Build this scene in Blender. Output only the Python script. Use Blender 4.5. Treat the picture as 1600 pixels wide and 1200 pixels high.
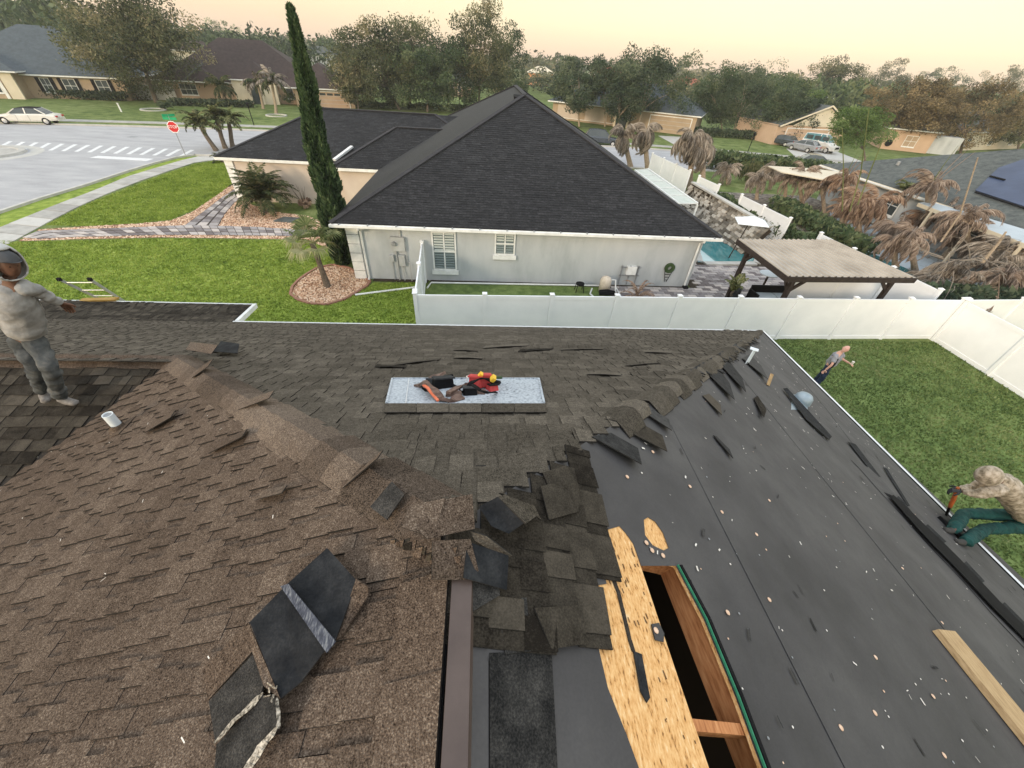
import bpy, bmesh, math, random
import numpy as np
from mathutils import Vector, Matrix
R = math.radians
rng = random.Random(7); nrg = np.random.RandomState(11)
for o in list(bpy.data.objects): bpy.data.objects.remove(o, do_unlink=True)
scn = bpy.context.scene; COL = scn.collection

# ---------------------------------------------------------------- camera
CAMH, FPX = 8.2, 600.0
_p, _r, _y = R(40.3), R(4.2), R(6.0)
cF = Vector((math.sin(_y)*math.cos(_p), math.cos(_y)*math.cos(_p), -math.sin(_p)))
_R0 = Vector((math.cos(_y), -math.sin(_y), 0)); _U0 = _R0.cross(cF)
cR = math.cos(_r)*_R0 + math.sin(_r)*_U0
cU = -math.sin(_r)*_R0 + math.cos(_r)*_U0
cC = Vector((0, 0, CAMH))
cam = bpy.data.cameras.new('camera'); camo = bpy.data.objects.new('camera', cam); COL.objects.link(camo)
cam.sensor_width = 36; cam.lens = 13.5; cam.clip_end = 3000; cam.clip_start = 0.02
camo.matrix_world = Matrix(((cR.x, cU.x, -cF.x, cC.x), (cR.y, cU.y, -cF.y, cC.y), (cR.z, cU.z, -cF.z, cC.z), (0, 0, 0, 1)))
scn.camera = camo
# ---------------------------------------------------------------- sky
W = bpy.data.worlds.new('World'); scn.world = W; W.use_nodes = True
nt = W.node_tree; nt.nodes.clear()
out = nt.nodes.new('ShaderNodeOutputWorld'); add = nt.nodes.new('ShaderNodeAddShader')
b1 = nt.nodes.new('ShaderNodeBackground'); b2 = nt.nodes.new('ShaderNodeBackground')
tc = nt.nodes.new('ShaderNodeTexCoord'); sp = nt.nodes.new('ShaderNodeSeparateXYZ'); rp = nt.nodes.new('ShaderNodeValToRGB')
nt.links.new(tc.outputs['Generated'], sp.inputs[0]); nt.links.new(sp.outputs[2], rp.inputs[0])
stops = [(0.0, (.58, .40, .32)), (0.035, (.61, .42, .29)), (0.09, (.69, .51, .26)), (0.17, (.80, .70, .36)), (0.40, (1.0, .99, .92)), (1.0, (.90, .98, 1.08))]
e = rp.color_ramp.elements
e[0].position = 0; e[0].color = (*stops[0][1], 1); e[1].position = 1; e[1].color = (*stops[-1][1], 1)
for p_, c_ in stops[1:-1]:
    q = e.new(p_); q.color = (*c_, 1)
nt.links.new(rp.outputs[0], b1.inputs[0]); b1.inputs[1].default_value = 0.92
sk = nt.nodes.new('ShaderNodeTexSky'); sk.sky_type = 'NISHITA'; sk.sun_disc = False
SUN = Vector((-.62, -.75, .25)).normalized()
sk.sun_elevation = math.asin(SUN.z); sk.sun_rotation = math.atan2(SUN.x, SUN.y)
nt.links.new(sk.outputs[0], b2.inputs[0]); b2.inputs[1].default_value = 0.05
nt.links.new(b1.outputs[0], add.inputs[0]); nt.links.new(b2.outputs[0], add.inputs[1]); nt.links.new(add.outputs[0], out.inputs[0])
# ---------------------------------------------------------------- sun
sl = bpy.data.lights.new('sun', 'SUN'); so = bpy.data.objects.new('sun', sl); COL.objects.link(so)
sl.energy = 1.6; sl.angle = R(12); sl.color = (1.0, .80, .58)
so.rotation_euler = SUN.to_track_quat('Z', 'Y').to_euler()
scn.view_settings.view_transform = 'Standard'; scn.view_settings.look = 'None'
scn.view_settings.gamma = 1; scn.view_settings.exposure = 0.55; scn.view_settings.use_curve_mapping = False

# ---------------------------------------------------------------- helpers
def ray(px, py): return cF + cR*((px-800)/FPX) - cU*((py-600)/FPX)
def G(px, py, z=0.0):
    v = ray(px, py); return cC + v*((z-CAMH)/v.z)
def AY(px, py, y):
    v = ray(px, py); return cC + v*(y/v.y)
def AX(px, py, x):
    v = ray(px, py); return cC + v*(x/v.x)
def PJ(P):
    d = Vector(P)-cC; z = d.dot(cF)
    return (800+FPX*d.dot(cR)/z, 600-FPX*d.dot(cU)/z, z)
class Plane:
    def __init__(s, n, P): s.n = Vector(n).normalized(); s.d = s.n.dot(Vector(P))
    def px(s, x, y, h=0.0):
        v = ray(x, y); return cC + v*((s.d+h-s.n.dot(cC))/s.n.dot(v))
    def xy(s, x, y, h=0.0):
        return Vector((x, y, (s.d+h-s.n.x*x-s.n.y*y)/s.n.z))
MWX = {}
def wm(o):
    m = Matrix.Identity(4); c = o
    while c is not None:
        m = c.matrix_basis @ m if False else (Matrix.LocRotScale(c.location, c.rotation_euler, c.scale) @ m); c = c.parent
    return m
def tag(o, label=None, cat=None, group=None, kind=None):
    if label: o['label'] = label
    if cat: o['category'] = cat
    if group: o['group'] = group
    if kind: o['kind'] = kind
    return o
def thing(name, label, cat, loc=(0, 0, 0), rz=0, group=None):
    o = bpy.data.objects.new(name, None); COL.objects.link(o); o.location = loc; o.rotation_euler = (0, 0, rz)
    o.empty_display_size = .2
    return tag(o, label, cat, group)
class MB:
    def __init__(s): s.v = []; s.f = []; s.m = []; s.a = []
    def face(s, pts, mi=0, a=.5):
        n = len(s.v); s.v += [tuple(p) for p in pts]; s.f.append(tuple(range(n, n+len(pts)))); s.m.append(mi); s.a.append(a)
    def mesh8(s, p, mi=0, a=.5, side=None):
        # p: 4 bottom, 4 top
        n = len(s.v); s.v += [tuple(q) for q in p]
        for k, fc in enumerate(((3, 2, 1, 0), (4, 5, 6, 7), (0, 1, 5, 4), (1, 2, 6, 5), (2, 3, 7, 6), (3, 0, 4, 7))):
            s.f.append(tuple(n+i for i in fc)); s.m.append(mi if (k == 1 or side is None) else side); s.a.append(a)
    def box(s, x0, x1, y0, y1, z0, z1, mi=0, a=.5):
        s.mesh8([(x0, y0, z0), (x1, y0, z0), (x1, y1, z0), (x0, y1, z0), (x0, y0, z1), (x1, y0, z1), (x1, y1, z1), (x0, y1, z1)], mi, a)
    def bar(s, A, B, w, h, up=(0, 0, 1), mi=0, a=.5):
        A = Vector(A); B = Vector(B); d = (B-A).normalized(); u = Vector(up)
        sd = d.cross(u)
        if sd.length < 1e-4: sd = d.cross(Vector((1, 0, 0)))
        sd.normalize(); u = sd.cross(d).normalized(); sd *= w/2; u *= h/2
        s.mesh8([A-sd-u, A+sd-u, B+sd-u, B-sd-u, A-sd+u, A+sd+u, B+sd+u, B-sd+u], mi, a)
    def prism(s, poly, z0, z1, mi=0, a=.5, side=None):
        n = len(poly); k = len(s.v)
        s.v += [(p[0], p[1], z0) for p in poly]+[(p[0], p[1], z1) for p in poly]
        s.f.append(tuple(k+i for i in range(n-1, -1, -1))); s.f.append(tuple(k+n+i for i in range(n)))
        s.m += [mi, mi]; s.a += [a, a]
        for i in range(n):
            j = (i+1) % n; s.f.append((k+i, k+j, k+n+j, k+n+i)); s.m.append(mi if side is None else side); s.a.append(a)
    def slab(s, pts, nrm, t, mi=0, a=.5, side=None):
        nrm = Vector(nrm).normalized(); pts = [Vector(p) for p in pts]; n = len(pts); k = len(s.v)
        s.v += [tuple(p-nrm*t) for p in pts]+[tuple(p) for p in pts]
        s.f.append(tuple(k+i for i in range(n-1, -1, -1))); s.f.append(tuple(k+n+i for i in range(n)))
        s.m += [mi if side is None else side, mi]; s.a += [a, a]
        for i in range(n):
            j = (i+1) % n; s.f.append((k+i, k+j, k+n+j, k+n+i)); s.m.append(mi if side is None else side); s.a.append(a)
    def tube(s, pts, rad, seg=8, mi=0, a=.5, cap=True):
        pts = [Vector(p) for p in pts]; n = len(pts)
        rads = rad if isinstance(rad, (list, tuple)) else [rad]*n
        k = len(s.v); ref = None
        for i, p in enumerate(pts):
            d = (pts[min(i+1, n-1)]-pts[max(i-1, 0)])
            if d.length < 1e-9: d = Vector((0, 0, 1))
            d.normalize()
            if ref is None:
                ref = d.orthogonal().normalized()
            ref = (ref-d*ref.dot(d))
            if ref.length < 1e-6: ref = d.orthogonal()
            ref.normalize(); b = d.cross(ref)
            for j in range(seg):
                t = 2*math.pi*j/seg; s.v.append(tuple(p+(ref*math.cos(t)+b*math.sin(t))*rads[i]))
        for i in range(n-1):
            for j in range(seg):
                q = (j+1) % seg
                s.f.append((k+i*seg+j, k+i*seg+q, k+(i+1)*seg+q, k+(i+1)*seg+j)); s.m.append(mi); s.a.append(a)
        if cap:
            s.f.append(tuple(k+j for j in range(seg-1, -1, -1))); s.f.append(tuple(k+(n-1)*seg+j for j in range(seg))); s.m += [mi, mi]; s.a += [a, a]
    def lathe(s, prof, c=(0, 0, 0), seg=16, axis='z', mi=0):
        k = len(s.v); c = Vector(c)
        for (r_, h) in prof:
            for j in range(seg):
                t = 2*math.pi*j/seg; x, y = r_*math.cos(t), r_*math.sin(t)
                p = Vector((x, y, h)) if axis == 'z' else (Vector((x, h, y)) if axis == 'y' else Vector((h, x, y)))
                s.v.append(tuple(c+p))
        for i in range(len(prof)-1):
            for j in range(seg):
                q = (j+1) % seg
                s.f.append((k+i*seg+j, k+i*seg+q, k+(i+1)*seg+q, k+(i+1)*seg+j)); s.m.append(mi); s.a.append(.5)
    def mesh(s, name, mats):
        me = bpy.data.meshes.new(name); me.from_pydata(s.v, [], s.f)
        for m in (mats if isinstance(mats, (list, tuple)) else [mats]): me.materials.append(m)
        me.polygons.foreach_set('material_index', s.m)
        at = me.attributes.new('v', 'FLOAT', 'FACE'); at.data.foreach_set('value', s.a)
        me.update(); return me
    def build(s, name, mats, parent=None, world=True, smooth=False, label=None, kind=None):
        if parent is not None and world:
            im = wm(parent).inverted(); s.v = [tuple(im @ Vector(p)) for p in s.v]
        me = s.mesh(name, mats)
        bm = bmesh.new(); bm.from_mesh(me)
        bmesh.ops.recalc_face_normals(bm, faces=bm.faces); bm.to_mesh(me); bm.free()
        if smooth: me.polygons.foreach_set('use_smooth', [True]*len(me.polygons))
        o = bpy.data.objects.new(name, me); COL.objects.link(o)
        if parent is not None: o.parent = parent
        if label: o['label'] = label
        if kind: o['kind'] = kind
        return o
def np_obj(name, V, F, mats, mi=None, a=None, parent=None, kind=None, smooth=False):
    """V (n,3), F (m,k) equal-sized faces"""
    me = bpy.data.meshes.new(name); k = F.shape[1]
    me.vertices.add(len(V)); me.vertices.foreach_set('co', V.astype(np.float32).ravel())
    me.loops.add(F.size); me.loops.foreach_set('vertex_index', F.astype(np.int32).ravel())
    me.polygons.add(len(F)); me.polygons.foreach_set('loop_start', (np.arange(len(F))*k).astype(np.int32))
    for m in (mats if isinstance(mats, (list, tuple)) else [mats]): me.materials.append(m)
    if mi is not None: me.polygons.foreach_set('material_index', np.asarray(mi, dtype=np.int32))
    if a is not None:
        at = me.attributes.new('v', 'FLOAT', 'FACE'); at.data.foreach_set('value', np.asarray(a, dtype=np.float32))
    me.update(calc_edges=True)
    if smooth: me.polygons.foreach_set('use_smooth', [True]*len(F))
    o = bpy.data.objects.new(name, me); COL.objects.link(o)
    if parent is not None: o.parent = parent
    if kind: o['kind'] = kind
    return o
def copy_tree(o, parent=None):
    c = o.copy(); COL.objects.link(c); c.parent = parent
    for ch in list(o.children): copy_tree(ch, c)
    return c

# ---------------------------------------------------------------- materials
MATS = {}
def mat(name, cols, rough=.8, scale=5.0, bump=0.0, bscale=None, metal=0.0, attr=0.0, detail=6, grain=0.0, gscale=200, objrand=0.0, spec=.3, aniso=None, big=0.0, bigscale=.4, coat=0.0, trans=0.0, nc=1.0):
    """cols: list of linear colours spread over a ramp driven by noise + per-piece value"""
    m = bpy.data.materials.new(name); m.use_nodes = True; n = m.node_tree; L = n.links
    bs = n.nodes['Principled BSDF']; bs.inputs['Roughness'].default_value = rough; bs.inputs['Metallic'].default_value = metal
    bs.inputs['Specular IOR Level'].default_value = spec
    if coat: bs.inputs['Coat Weight'].default_value = coat
    geo = n.nodes.new('ShaderNodeNewGeometry'); vec = geo.outputs['Position']
    if aniso:
        mp = n.nodes.new('ShaderNodeMapping'); mp.inputs['Scale'].default_value = aniso[:3]
        if len(aniso) > 3: mp.inputs['Rotation'].default_value = (0, 0, aniso[3])
        L.new(vec, mp.inputs[0]); vec = mp.outputs[0]
    nz = n.nodes.new('ShaderNodeTexNoise'); nz.inputs['Scale'].default_value = scale; nz.inputs['Detail'].default_value = detail; nz.inputs['Roughness'].default_value = .6
    L.new(vec, nz.inputs['Vector'])
    def mth(op, a_, b_):
        q = n.nodes.new('ShaderNodeMath'); q.operation = op
        for i, w in enumerate((a_, b_)):
            if isinstance(w, (int, float)): q.inputs[i].default_value = w
            else: L.new(w, q.inputs[i])
        return q.outputs[0]
    val = nz.outputs['Fac']
    if len(cols) > 1:
        # stretch noise contrast
        val = mth('ADD', mth('MULTIPLY', mth('SUBTRACT', val, .5), (1.8*(1-attr)+.2)*nc), .5)
    if attr:
        at = n.nodes.new('ShaderNodeAttribute'); at.attribute_name = 'v'
        val = mth('ADD', val, mth('MULTIPLY', mth('SUBTRACT', at.outputs['Fac'], .5), attr*1.4))
    if objrand:
        oi = n.nodes.new('ShaderNodeObjectInfo')
        val = mth('ADD', val, mth('MULTIPLY', mth('SUBTRACT', oi.outputs['Random'], .5), objrand))
    if big:
        nb = n.nodes.new('ShaderNodeTexNoise'); nb.inputs['Scale'].default_value = bigscale; nb.inputs['Detail'].default_value = 3
        L.new(geo.outputs['Position'], nb.inputs['Vector'])
        val = mth('ADD', val, mth('MULTIPLY', mth('SUBTRACT', nb.outputs['Fac'], .5), big*2))
    if grain:
        ng = n.nodes.new('ShaderNodeTexNoise'); ng.inputs['Scale'].default_value = gscale; ng.inputs['Detail'].default_value = 2
        L.new(geo.outputs['Position'], ng.inputs['Vector'])
        gr = mth('SUBTRACT', ng.outputs['Fac'], .5)
        val = mth('ADD', val, mth('MULTIPLY', gr, grain*3))
    rm = n.nodes.new('ShaderNodeValToRGB'); el = rm.color_ramp.elements
    cs = list(cols) if len(cols) > 1 else [cols[0], cols[0]]
    el[0].position = 0.08; el[0].color = (*cs[0], 1); el[1].position = .92; el[1].color = (*cs[-1], 1)
    for i in range(1, len(cs)-1):
        q = el.new(.08+.84*i/(len(cs)-1)); q.color = (*cs[i], 1)
    L.new(val, rm.inputs[0]); L.new(rm.outputs[0], bs.inputs['Base Color'])
    if bump:
        bn = n.nodes.new('ShaderNodeTexNoise'); bn.inputs['Scale'].default_value = bscale or scale*3; bn.inputs['Detail'].default_value = 5
        L.new(vec, bn.inputs['Vector'])
        bp = n.nodes.new('ShaderNodeBump'); bp.inputs['Strength'].default_value = bump; bp.inputs['Distance'].default_value = .02
        L.new(bn.outputs['Fac'], bp.inputs['Height']); L.new(bp.outputs[0], bs.inputs['Normal'])
    if trans:
        # thin leaves: let some light through
        tr = n.nodes.new('ShaderNodeBsdfTranslucent'); L.new(rm.outputs[0], tr.inputs[0])
        mx = n.nodes.new('ShaderNodeMixShader'); mx.inputs[0].default_value = trans
        L.new(bs.outputs[0], mx.inputs[1]); L.new(tr.outputs[0], mx.inputs[2]); L.new(mx.outputs[0], n.nodes['Material Output'].inputs[0])
    MATS[name] = m; return m
def g3(v): return (v, v, v)
M = {}
M['brown_shingle'] = mat('brown_shingle', [(.018, .013, .010), (.084, .060, .044), (.138, .102, .077), (.27, .215, .165)], rough=.95, scale=42, nc=.42, attr=.15, grain=.52, gscale=170, bump=.6, bscale=190, big=.10, bigscale=.8, spec=.1)
M['olive_shingle'] = mat('olive_shingle', [(.024, .020, .015), (.074, .063, .049), (.116, .099, .078), (.20, .17, .135)], rough=.95, scale=34, nc=.5, attr=.26, grain=.45, gscale=150, bump=.5, bscale=150, big=.15, bigscale=.7, spec=.1)
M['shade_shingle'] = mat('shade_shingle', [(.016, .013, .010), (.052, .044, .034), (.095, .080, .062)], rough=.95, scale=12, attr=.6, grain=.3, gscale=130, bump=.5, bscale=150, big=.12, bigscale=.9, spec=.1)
M['black_shingle'] = mat('black_shingle', [(.012, .012, .012), (.038, .036, .034), (.080, .075, .069)], rough=.92, scale=12, attr=.3, grain=.45, gscale=160, bump=.5, bscale=170, spec=.15)
M['torn_dark'] = mat('torn_dark', [(.016, .016, .016), (.042, .041, .040), (.075, .072, .068)], rough=.9, scale=20, attr=.4, grain=.3, gscale=130, bump=.3, bscale=120, spec=.15)
M['cap_shingle'] = mat('cap_shingle', [(.02, .015, .011), (.088, .066, .050), (.142, .108, .084), (.27, .215, .165)], rough=.95, scale=42, nc=.42, attr=.30, grain=.52, gscale=170, bump=.6, bscale=190, big=.10, spec=.1)
M['shingle_edge'] = mat('shingle_edge', [(.010, .009, .008), (.03, .026, .022)], rough=.9, scale=60)
M['shingle_back'] = mat('shingle_back', [(.006, .007, .009), (.016, .017, .019), (.035, .036, .038)], rough=.8, scale=9, bump=.3, bscale=60, spec=.15, grain=.2, gscale=120)
M['adhesive'] = mat('adhesive', [(.012, .014, .02), (.05, .056, .078), (.20, .21, .22)], rough=.6, scale=40, aniso=(4, 1, 1, .6))
M['torn_fibre'] = mat('torn_fibre', [(.02, .018, .016), (.16, .14, .11), (.42, .37, .30), (.58, .52, .43)], rough=.95, scale=90, detail=8, grain=.3, gscale=140)
M['felt'] = mat('felt', [(.038, .036, .037), (.055, .052, .053), (.078, .074, .073)], rough=.66, scale=1.6, grain=.14, gscale=90, bump=.75, bscale=3.2, spec=.4, big=.28, bigscale=.7)
M['osb'] = mat('osb', [(.12, .05, .015), (.60, .31, .105), (.72, .41, .165), (.78, .48, .21), (.84, .60, .34)], rough=.75, scale=60, aniso=(1.6, .45, 1, -.35), detail=4, grain=.12, gscale=90, bump=.3, bscale=60)
M['osb_dark'] = mat('osb_dark', [(.015, .012, .01), (.05, .04, .03)], rough=.9, scale=60)
M['fleck'] = mat('fleck', [(.13, .065, .025), (.34, .17, .07)], rough=.9, scale=40)
M['lumber'] = mat('lumber', [(.30, .105, .035), (.50, .21, .08), (.62, .30, .13)], rough=.7, scale=10, aniso=(6, .8, 6, .3))
M['plank'] = mat('plank', [(.30, .19, .09), (.46, .31, .16), (.56, .40, .22)], rough=.7, scale=8, aniso=(9, 1.2, 4, -.45), bump=.2, bscale=30)
M['vent_brown'] = mat('vent_brown', [(.062, .042, .036), (.085, .060, .051), (.105, .075, .064)], rough=.42, scale=5, spec=.4, grain=.05)
M['sheet_metal'] = mat('sheet_metal', [(.03, .035, .045), (.36, .40, .45), (.50, .54, .58), (.56, .60, .64)], rough=.5, scale=44, metal=.0, detail=9, big=.2, bigscale=1.6, bump=.1)
M['drip_edge'] = mat('drip_edge', [(.55, .57, .58), (.72, .73, .73)], rough=.4, scale=6)
M['white_vinyl'] = mat('white_vinyl', [(.78, .80, .82), (.87, .885, .90)], rough=.35, scale=1.3, big=.08, spec=.4)
M['white_trim'] = mat('white_trim', [(.62, .63, .62), (.82, .83, .82)], rough=.5, scale=3)
M['stucco'] = mat('stucco', [(.34, .365, .38), (.45, .475, .49), (.51, .53, .54)], rough=.9, scale=.9, bump=.25, bscale=60, aniso=(1, 1, .35), big=.10)
M['stucco_warm'] = mat('stucco_warm', [(.50, .42, .36), (.60, .52, .45)], rough=.9, scale=.9, bump=.25, bscale=60)
M['beige'] = mat('beige', [(.34, .26, .185), (.44, .34, .24)], rough=.9, scale=.7)
M['peach'] = mat('peach', [(.44, .31, .22), (.54, .39, .28)], rough=.9, scale=.7)
M['orange_wall'] = mat('orange_wall', [(.70, .30, .14), (.78, .38, .2)], rough=.9, scale=.7)
M['cream'] = mat('cream', [(.55, .49, .38), (.68, .61, .48)], rough=.9, scale=.7)
M['far_white'] = mat('far_white', [(.60, .60, .60), (.75, .75, .74)], rough=.8, scale=.7)
M['utility_grey'] = mat('utility_grey', [(.34, .35, .35), (.45, .46, .46)], rough=.5, scale=3)
M['black_roof'] = mat('black_roof', [(.003, .0032, .004), (.008, .0082, .0095), (.017, .0172, .0190), (.038, .038, .042)], rough=.74, scale=6, attr=.24, aniso=(1.4, .8, 7), grain=.2, gscale=22, big=.16, bigscale=.35, bump=.4, bscale=9, spec=.3)
M['roof_cap'] = mat('roof_cap', [(.022, .022, .026), (.04, .04, .045)], rough=.9, scale=6)
M['blue_grey_roof'] = mat('blue_grey_roof', [(.055, .068, .078), (.085, .105, .118)], rough=.9, scale=2, big=.15, grain=.15, gscale=10)
M['brown_roof'] = mat('brown_roof', [(.035, .024, .022), (.065, .046, .042)], rough=.9, scale=2, big=.15, grain=.15, gscale=10)
M['grey_roof'] = mat('grey_roof', [(.05, .058, .058), (.085, .095, .092), (.12, .13, .12)], rough=.9, scale=3, big=.2, bigscale=.3, grain=.3, gscale=14, bump=.3, bscale=8)
M['red_roof'] = mat('red_roof', [(.20, .06, .035), (.30, .10, .06)], rough=.9, scale=2)
M['tarp'] = mat('tarp', [(.018, .032, .075), (.040, .062, .125)], rough=.45, scale=.8, bump=.3, bscale=3)
M['glass'] = mat('glass', [(.03, .04, .045), (.06, .075, .08)], rough=.12, scale=1, spec=.6)
M['blind_glass'] = mat('blind_glass', [(.10, .13, .14), (.16, .20, .21)], rough=.2, scale=1, spec=.6)
M['louver'] = mat('louver', [(.55, .60, .58), (.68, .72, .70)], rough=.5, scale=2)
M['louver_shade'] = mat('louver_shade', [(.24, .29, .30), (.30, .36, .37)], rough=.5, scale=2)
M['black'] = mat('black', [(.005, .005, .006), (.011, .011, .012)], rough=.85, scale=8, spec=.12)
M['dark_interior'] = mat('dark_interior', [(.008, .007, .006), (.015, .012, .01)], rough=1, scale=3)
M['dark_timber'] = mat('dark_timber', [(.020, .014, .012), (.045, .033, .028)], rough=.7, scale=9)
M['tan_metal'] = mat('tan_metal', [(.27, .235, .195), (.36, .32, .27), (.42, .375, .32)], rough=.45, scale=1.2, big=.15, spec=.4)
M['asphalt'] = mat('asphalt', [(.30, .30, .31), (.37, .37, .38), (.43, .43, .43)], rough=.9, scale=.35, aniso=(1, 3, 1, .5), grain=.12, gscale=7, bump=.1, bscale=30)
M['far_asphalt'] = M['asphalt']
M['concrete'] = mat('concrete', [(.30, .29, .27), (.42, .41, .38), (.50, .49, .46)], rough=.9, scale=1.6, objrand=.5, attr=.3, grain=.12, gscale=30)
M['curb'] = mat('curb', [(.40, .39, .36), (.52, .51, .48)], rough=.9, scale=2)
M['marking'] = mat('marking', [(.55, .56, .56), (.75, .76, .76)], rough=.7, scale=5)
M['paver'] = mat('paver', [(.15, .13, .13), (.27, .25, .25), (.38, .35, .34), (.50, .45, .42)], rough=.9, scale=5, attr=.75, bump=.2, bscale=40)
M['gravel'] = mat('gravel', [(.20, .10, .055), (.48, .27, .16), (.66, .43, .28), (.80, .62, .46)], rough=.85, scale=9, attr=.9, grain=.2, gscale=30, bump=.5, bscale=25)
M['edging'] = mat('edging', [(.26, .13, .09), (.36, .20, .14)], rough=.9, scale=9)
M['yard_mulch'] = mat('yard_mulch', [(.05, .045, .04), (.13, .115, .10), (.24, .21, .18), (.36, .33, .30)], rough=.95, scale=2.2, grain=.3, gscale=12, bump=.5, bscale=6)
M['soil'] = mat('soil', [(.02, .015, .01), (.06, .045, .03)], rough=1, scale=6)
M['grass'] = mat('grass', [(.10, .155, .026), (.185, .255, .042), (.255, .325, .060), (.34, .39, .10)], rough=.95, scale=2.2, big=.42, bigscale=.30, grain=.3, gscale=19, bump=1.0, bscale=16, spec=.1)
M['far_grass'] = mat('far_grass', [(.055, .085, .024), (.105, .145, .042), (.150, .190, .062), (.21, .24, .10)], rough=.95, scale=.8, big=.5, bigscale=.12, grain=.3, gscale=6, bump=.8, bscale=10, spec=.1)
M['grass_blade'] = mat('grass_blade', [(.11, .17, .026), (.20, .28, .044), (.28, .36, .066), (.38, .43, .12)], rough=.8, scale=1.4, attr=.32, big=.34, bigscale=.4, spec=.15, trans=.25)
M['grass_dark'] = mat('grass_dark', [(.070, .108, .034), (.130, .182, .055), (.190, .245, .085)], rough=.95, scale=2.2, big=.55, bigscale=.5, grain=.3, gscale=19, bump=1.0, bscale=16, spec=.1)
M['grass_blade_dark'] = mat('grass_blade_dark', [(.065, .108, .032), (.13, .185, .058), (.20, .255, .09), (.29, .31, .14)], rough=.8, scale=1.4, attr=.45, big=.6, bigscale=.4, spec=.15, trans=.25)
M['bark'] = mat('bark', [(.08, .06, .045), (.18, .15, .12)], rough=.95, scale=9)
M['pale_bark'] = mat('pale_bark', [(.22, .17, .12), (.42, .34, .26)], rough=.95, scale=9)
def leafm(name, a, b, c, d): return mat(name, [a, b, c, d], rough=.75, scale=.7, attr=.62, objrand=.12, spec=.25, trans=.3)
M['leaf_green'] = leafm('leaf_green', (.018, .036, .016), (.052, .086, .038), (.095, .135, .06), (.17, .20, .10))
M['leaf_olive'] = leafm('leaf_olive', (.026, .038, .018), (.080, .098, .046), (.145, .155, .075), (.29, .25, .14))
M['leaf_dark'] = leafm('leaf_dark', (.018, .034, .020), (.045, .072, .042), (.08, .112, .062), (.14, .165, .095))
M['leaf_tan'] = leafm('leaf_tan', (.040, .034, .018), (.13, .105, .055), (.22, .17, .088), (.34, .26, .14))
M['leaf_willow'] = leafm('leaf_willow', (.05, .09, .02), (.10, .165, .045), (.15, .22, .07), (.22, .29, .11))
M['cypress_leaf'] = leafm('cypress_leaf', (.016, .034, .015), (.048, .088, .036), (.085, .135, .056), (.15, .20, .09))
M['palm_leaf'] = leafm('palm_leaf', (.05, .075, .02), (.12, .15, .05), (.24, .26, .11), (.42, .40, .22))
M['sago_leaf'] = leafm('sago_leaf', (.015, .03, .01), (.045, .07, .025), (.10, .12, .045), (.22, .19, .10))
M['dead_frond'] = leafm('dead_frond', (.10, .075, .06), (.25, .19, .15), (.37, .29, .235), (.52, .43, .36))
M['rust_frond'] = leafm('rust_frond', (.11, .070, .05), (.27, .175, .125), (.38, .27, .20), (.50, .38, .29))
M['grey_frond'] = leafm('grey_frond', (.10, .085, .07), (.24, .205, .17), (.36, .31, .26), (.52, .46, .39))
M['car_silver'] = mat('car_silver', [(.62, .60, .54), (.70, .68, .62)], rough=.25, scale=1, coat=.5, spec=.5)
M['car_grey'] = mat('car_grey', [(.20, .21, .23), (.27, .28, .30)], rough=.25, scale=1, coat=.5, spec=.5)
M['car_dark'] = mat('car_dark', [(.03, .04, .05), (.06, .07, .085)], rough=.25, scale=1, coat=.5, spec=.5)
M['van_white'] = mat('van_white', [(.60, .58, .55), (.72, .70, .66)], rough=.3, scale=1, coat=.4, spec=.5)
M['van_tan'] = mat('van_tan', [(.45, .36, .28), (.52, .42, .33)], rough=.3, scale=1)
M['tyre'] = mat('tyre', [(.012, .012, .012), (.02, .02, .02)], rough=.9, scale=9)
M['rim'] = mat('rim', [(.5, .5, .5), (.62, .62, .62)], rough=.3, scale=5, metal=.4)
M['red_light'] = mat('red_light', [(.40, .01, .01), (.5, .03, .02)], rough=.3, scale=5)
M['clear_light'] = mat('clear_light', [(.6, .6, .58), (.75, .75, .72)], rough=.2, scale=5)
M['windscreen'] = mat('windscreen', [(.03, .10, .12), (.10, .26, .29)], rough=.15, scale=1.5, spec=.6)
M['sign_red'] = mat('sign_red', [(.50, .015, .02), (.55, .02, .025)], rough=.5, scale=3)
M['sign_green'] = mat('sign_green', [(.0, .30, .12), (.01, .38, .17)], rough=.5, scale=3)
M['sign_white'] = mat('sign_white', [(.78, .78, .78), (.82, .82, .82)], rough=.5, scale=3)
M['galv'] = mat('galv', [(.22, .23, .24), (.34, .35, .36)], rough=.5, scale=9, metal=.3)
M['water'] = mat('water', [(.010, .13, .15), (.03, .20, .22), (.06, .26, .28)], rough=.08, scale=.8, bump=.08, bscale=3, spec=.6)
M['water_pale'] = mat('water_pale', [(.24, .42, .46), (.36, .52, .55)], rough=.1, scale=.8, spec=.6)
M['stone'] = mat('stone', [(.13, .115, .095), (.25, .225, .185), (.37, .33, .28), (.50, .46, .40)], rough=.95, scale=4, attr=.8, bump=.6, bscale=18)
M['umbrella'] = mat('umbrella', [(.70, .75, .78), (.80, .85, .88)], rough=.7, scale=2)
M['polycarb'] = mat('polycarb', [(.38, .43, .40), (.50, .54, .51)], rough=.3, scale=3, big=.2)
M['lanai'] = mat('lanai', [(.36, .42, .46), (.46, .52, .56)], rough=.5, scale=.8, big=.2)
M['skin_dark'] = mat('skin_dark', [(.10, .050, .032), (.17, .085, .055)], rough=.55, scale=14)
M['skin_pale'] = mat('skin_pale', [(.58, .32, .25), (.68, .40, .31)], rough=.55, scale=14)
M['hoodie'] = mat('hoodie', [(.20, .20, .20), (.29, .288, .285), (.37, .365, .36)], rough=.95, scale=7, bump=1.0, bscale=11)
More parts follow.
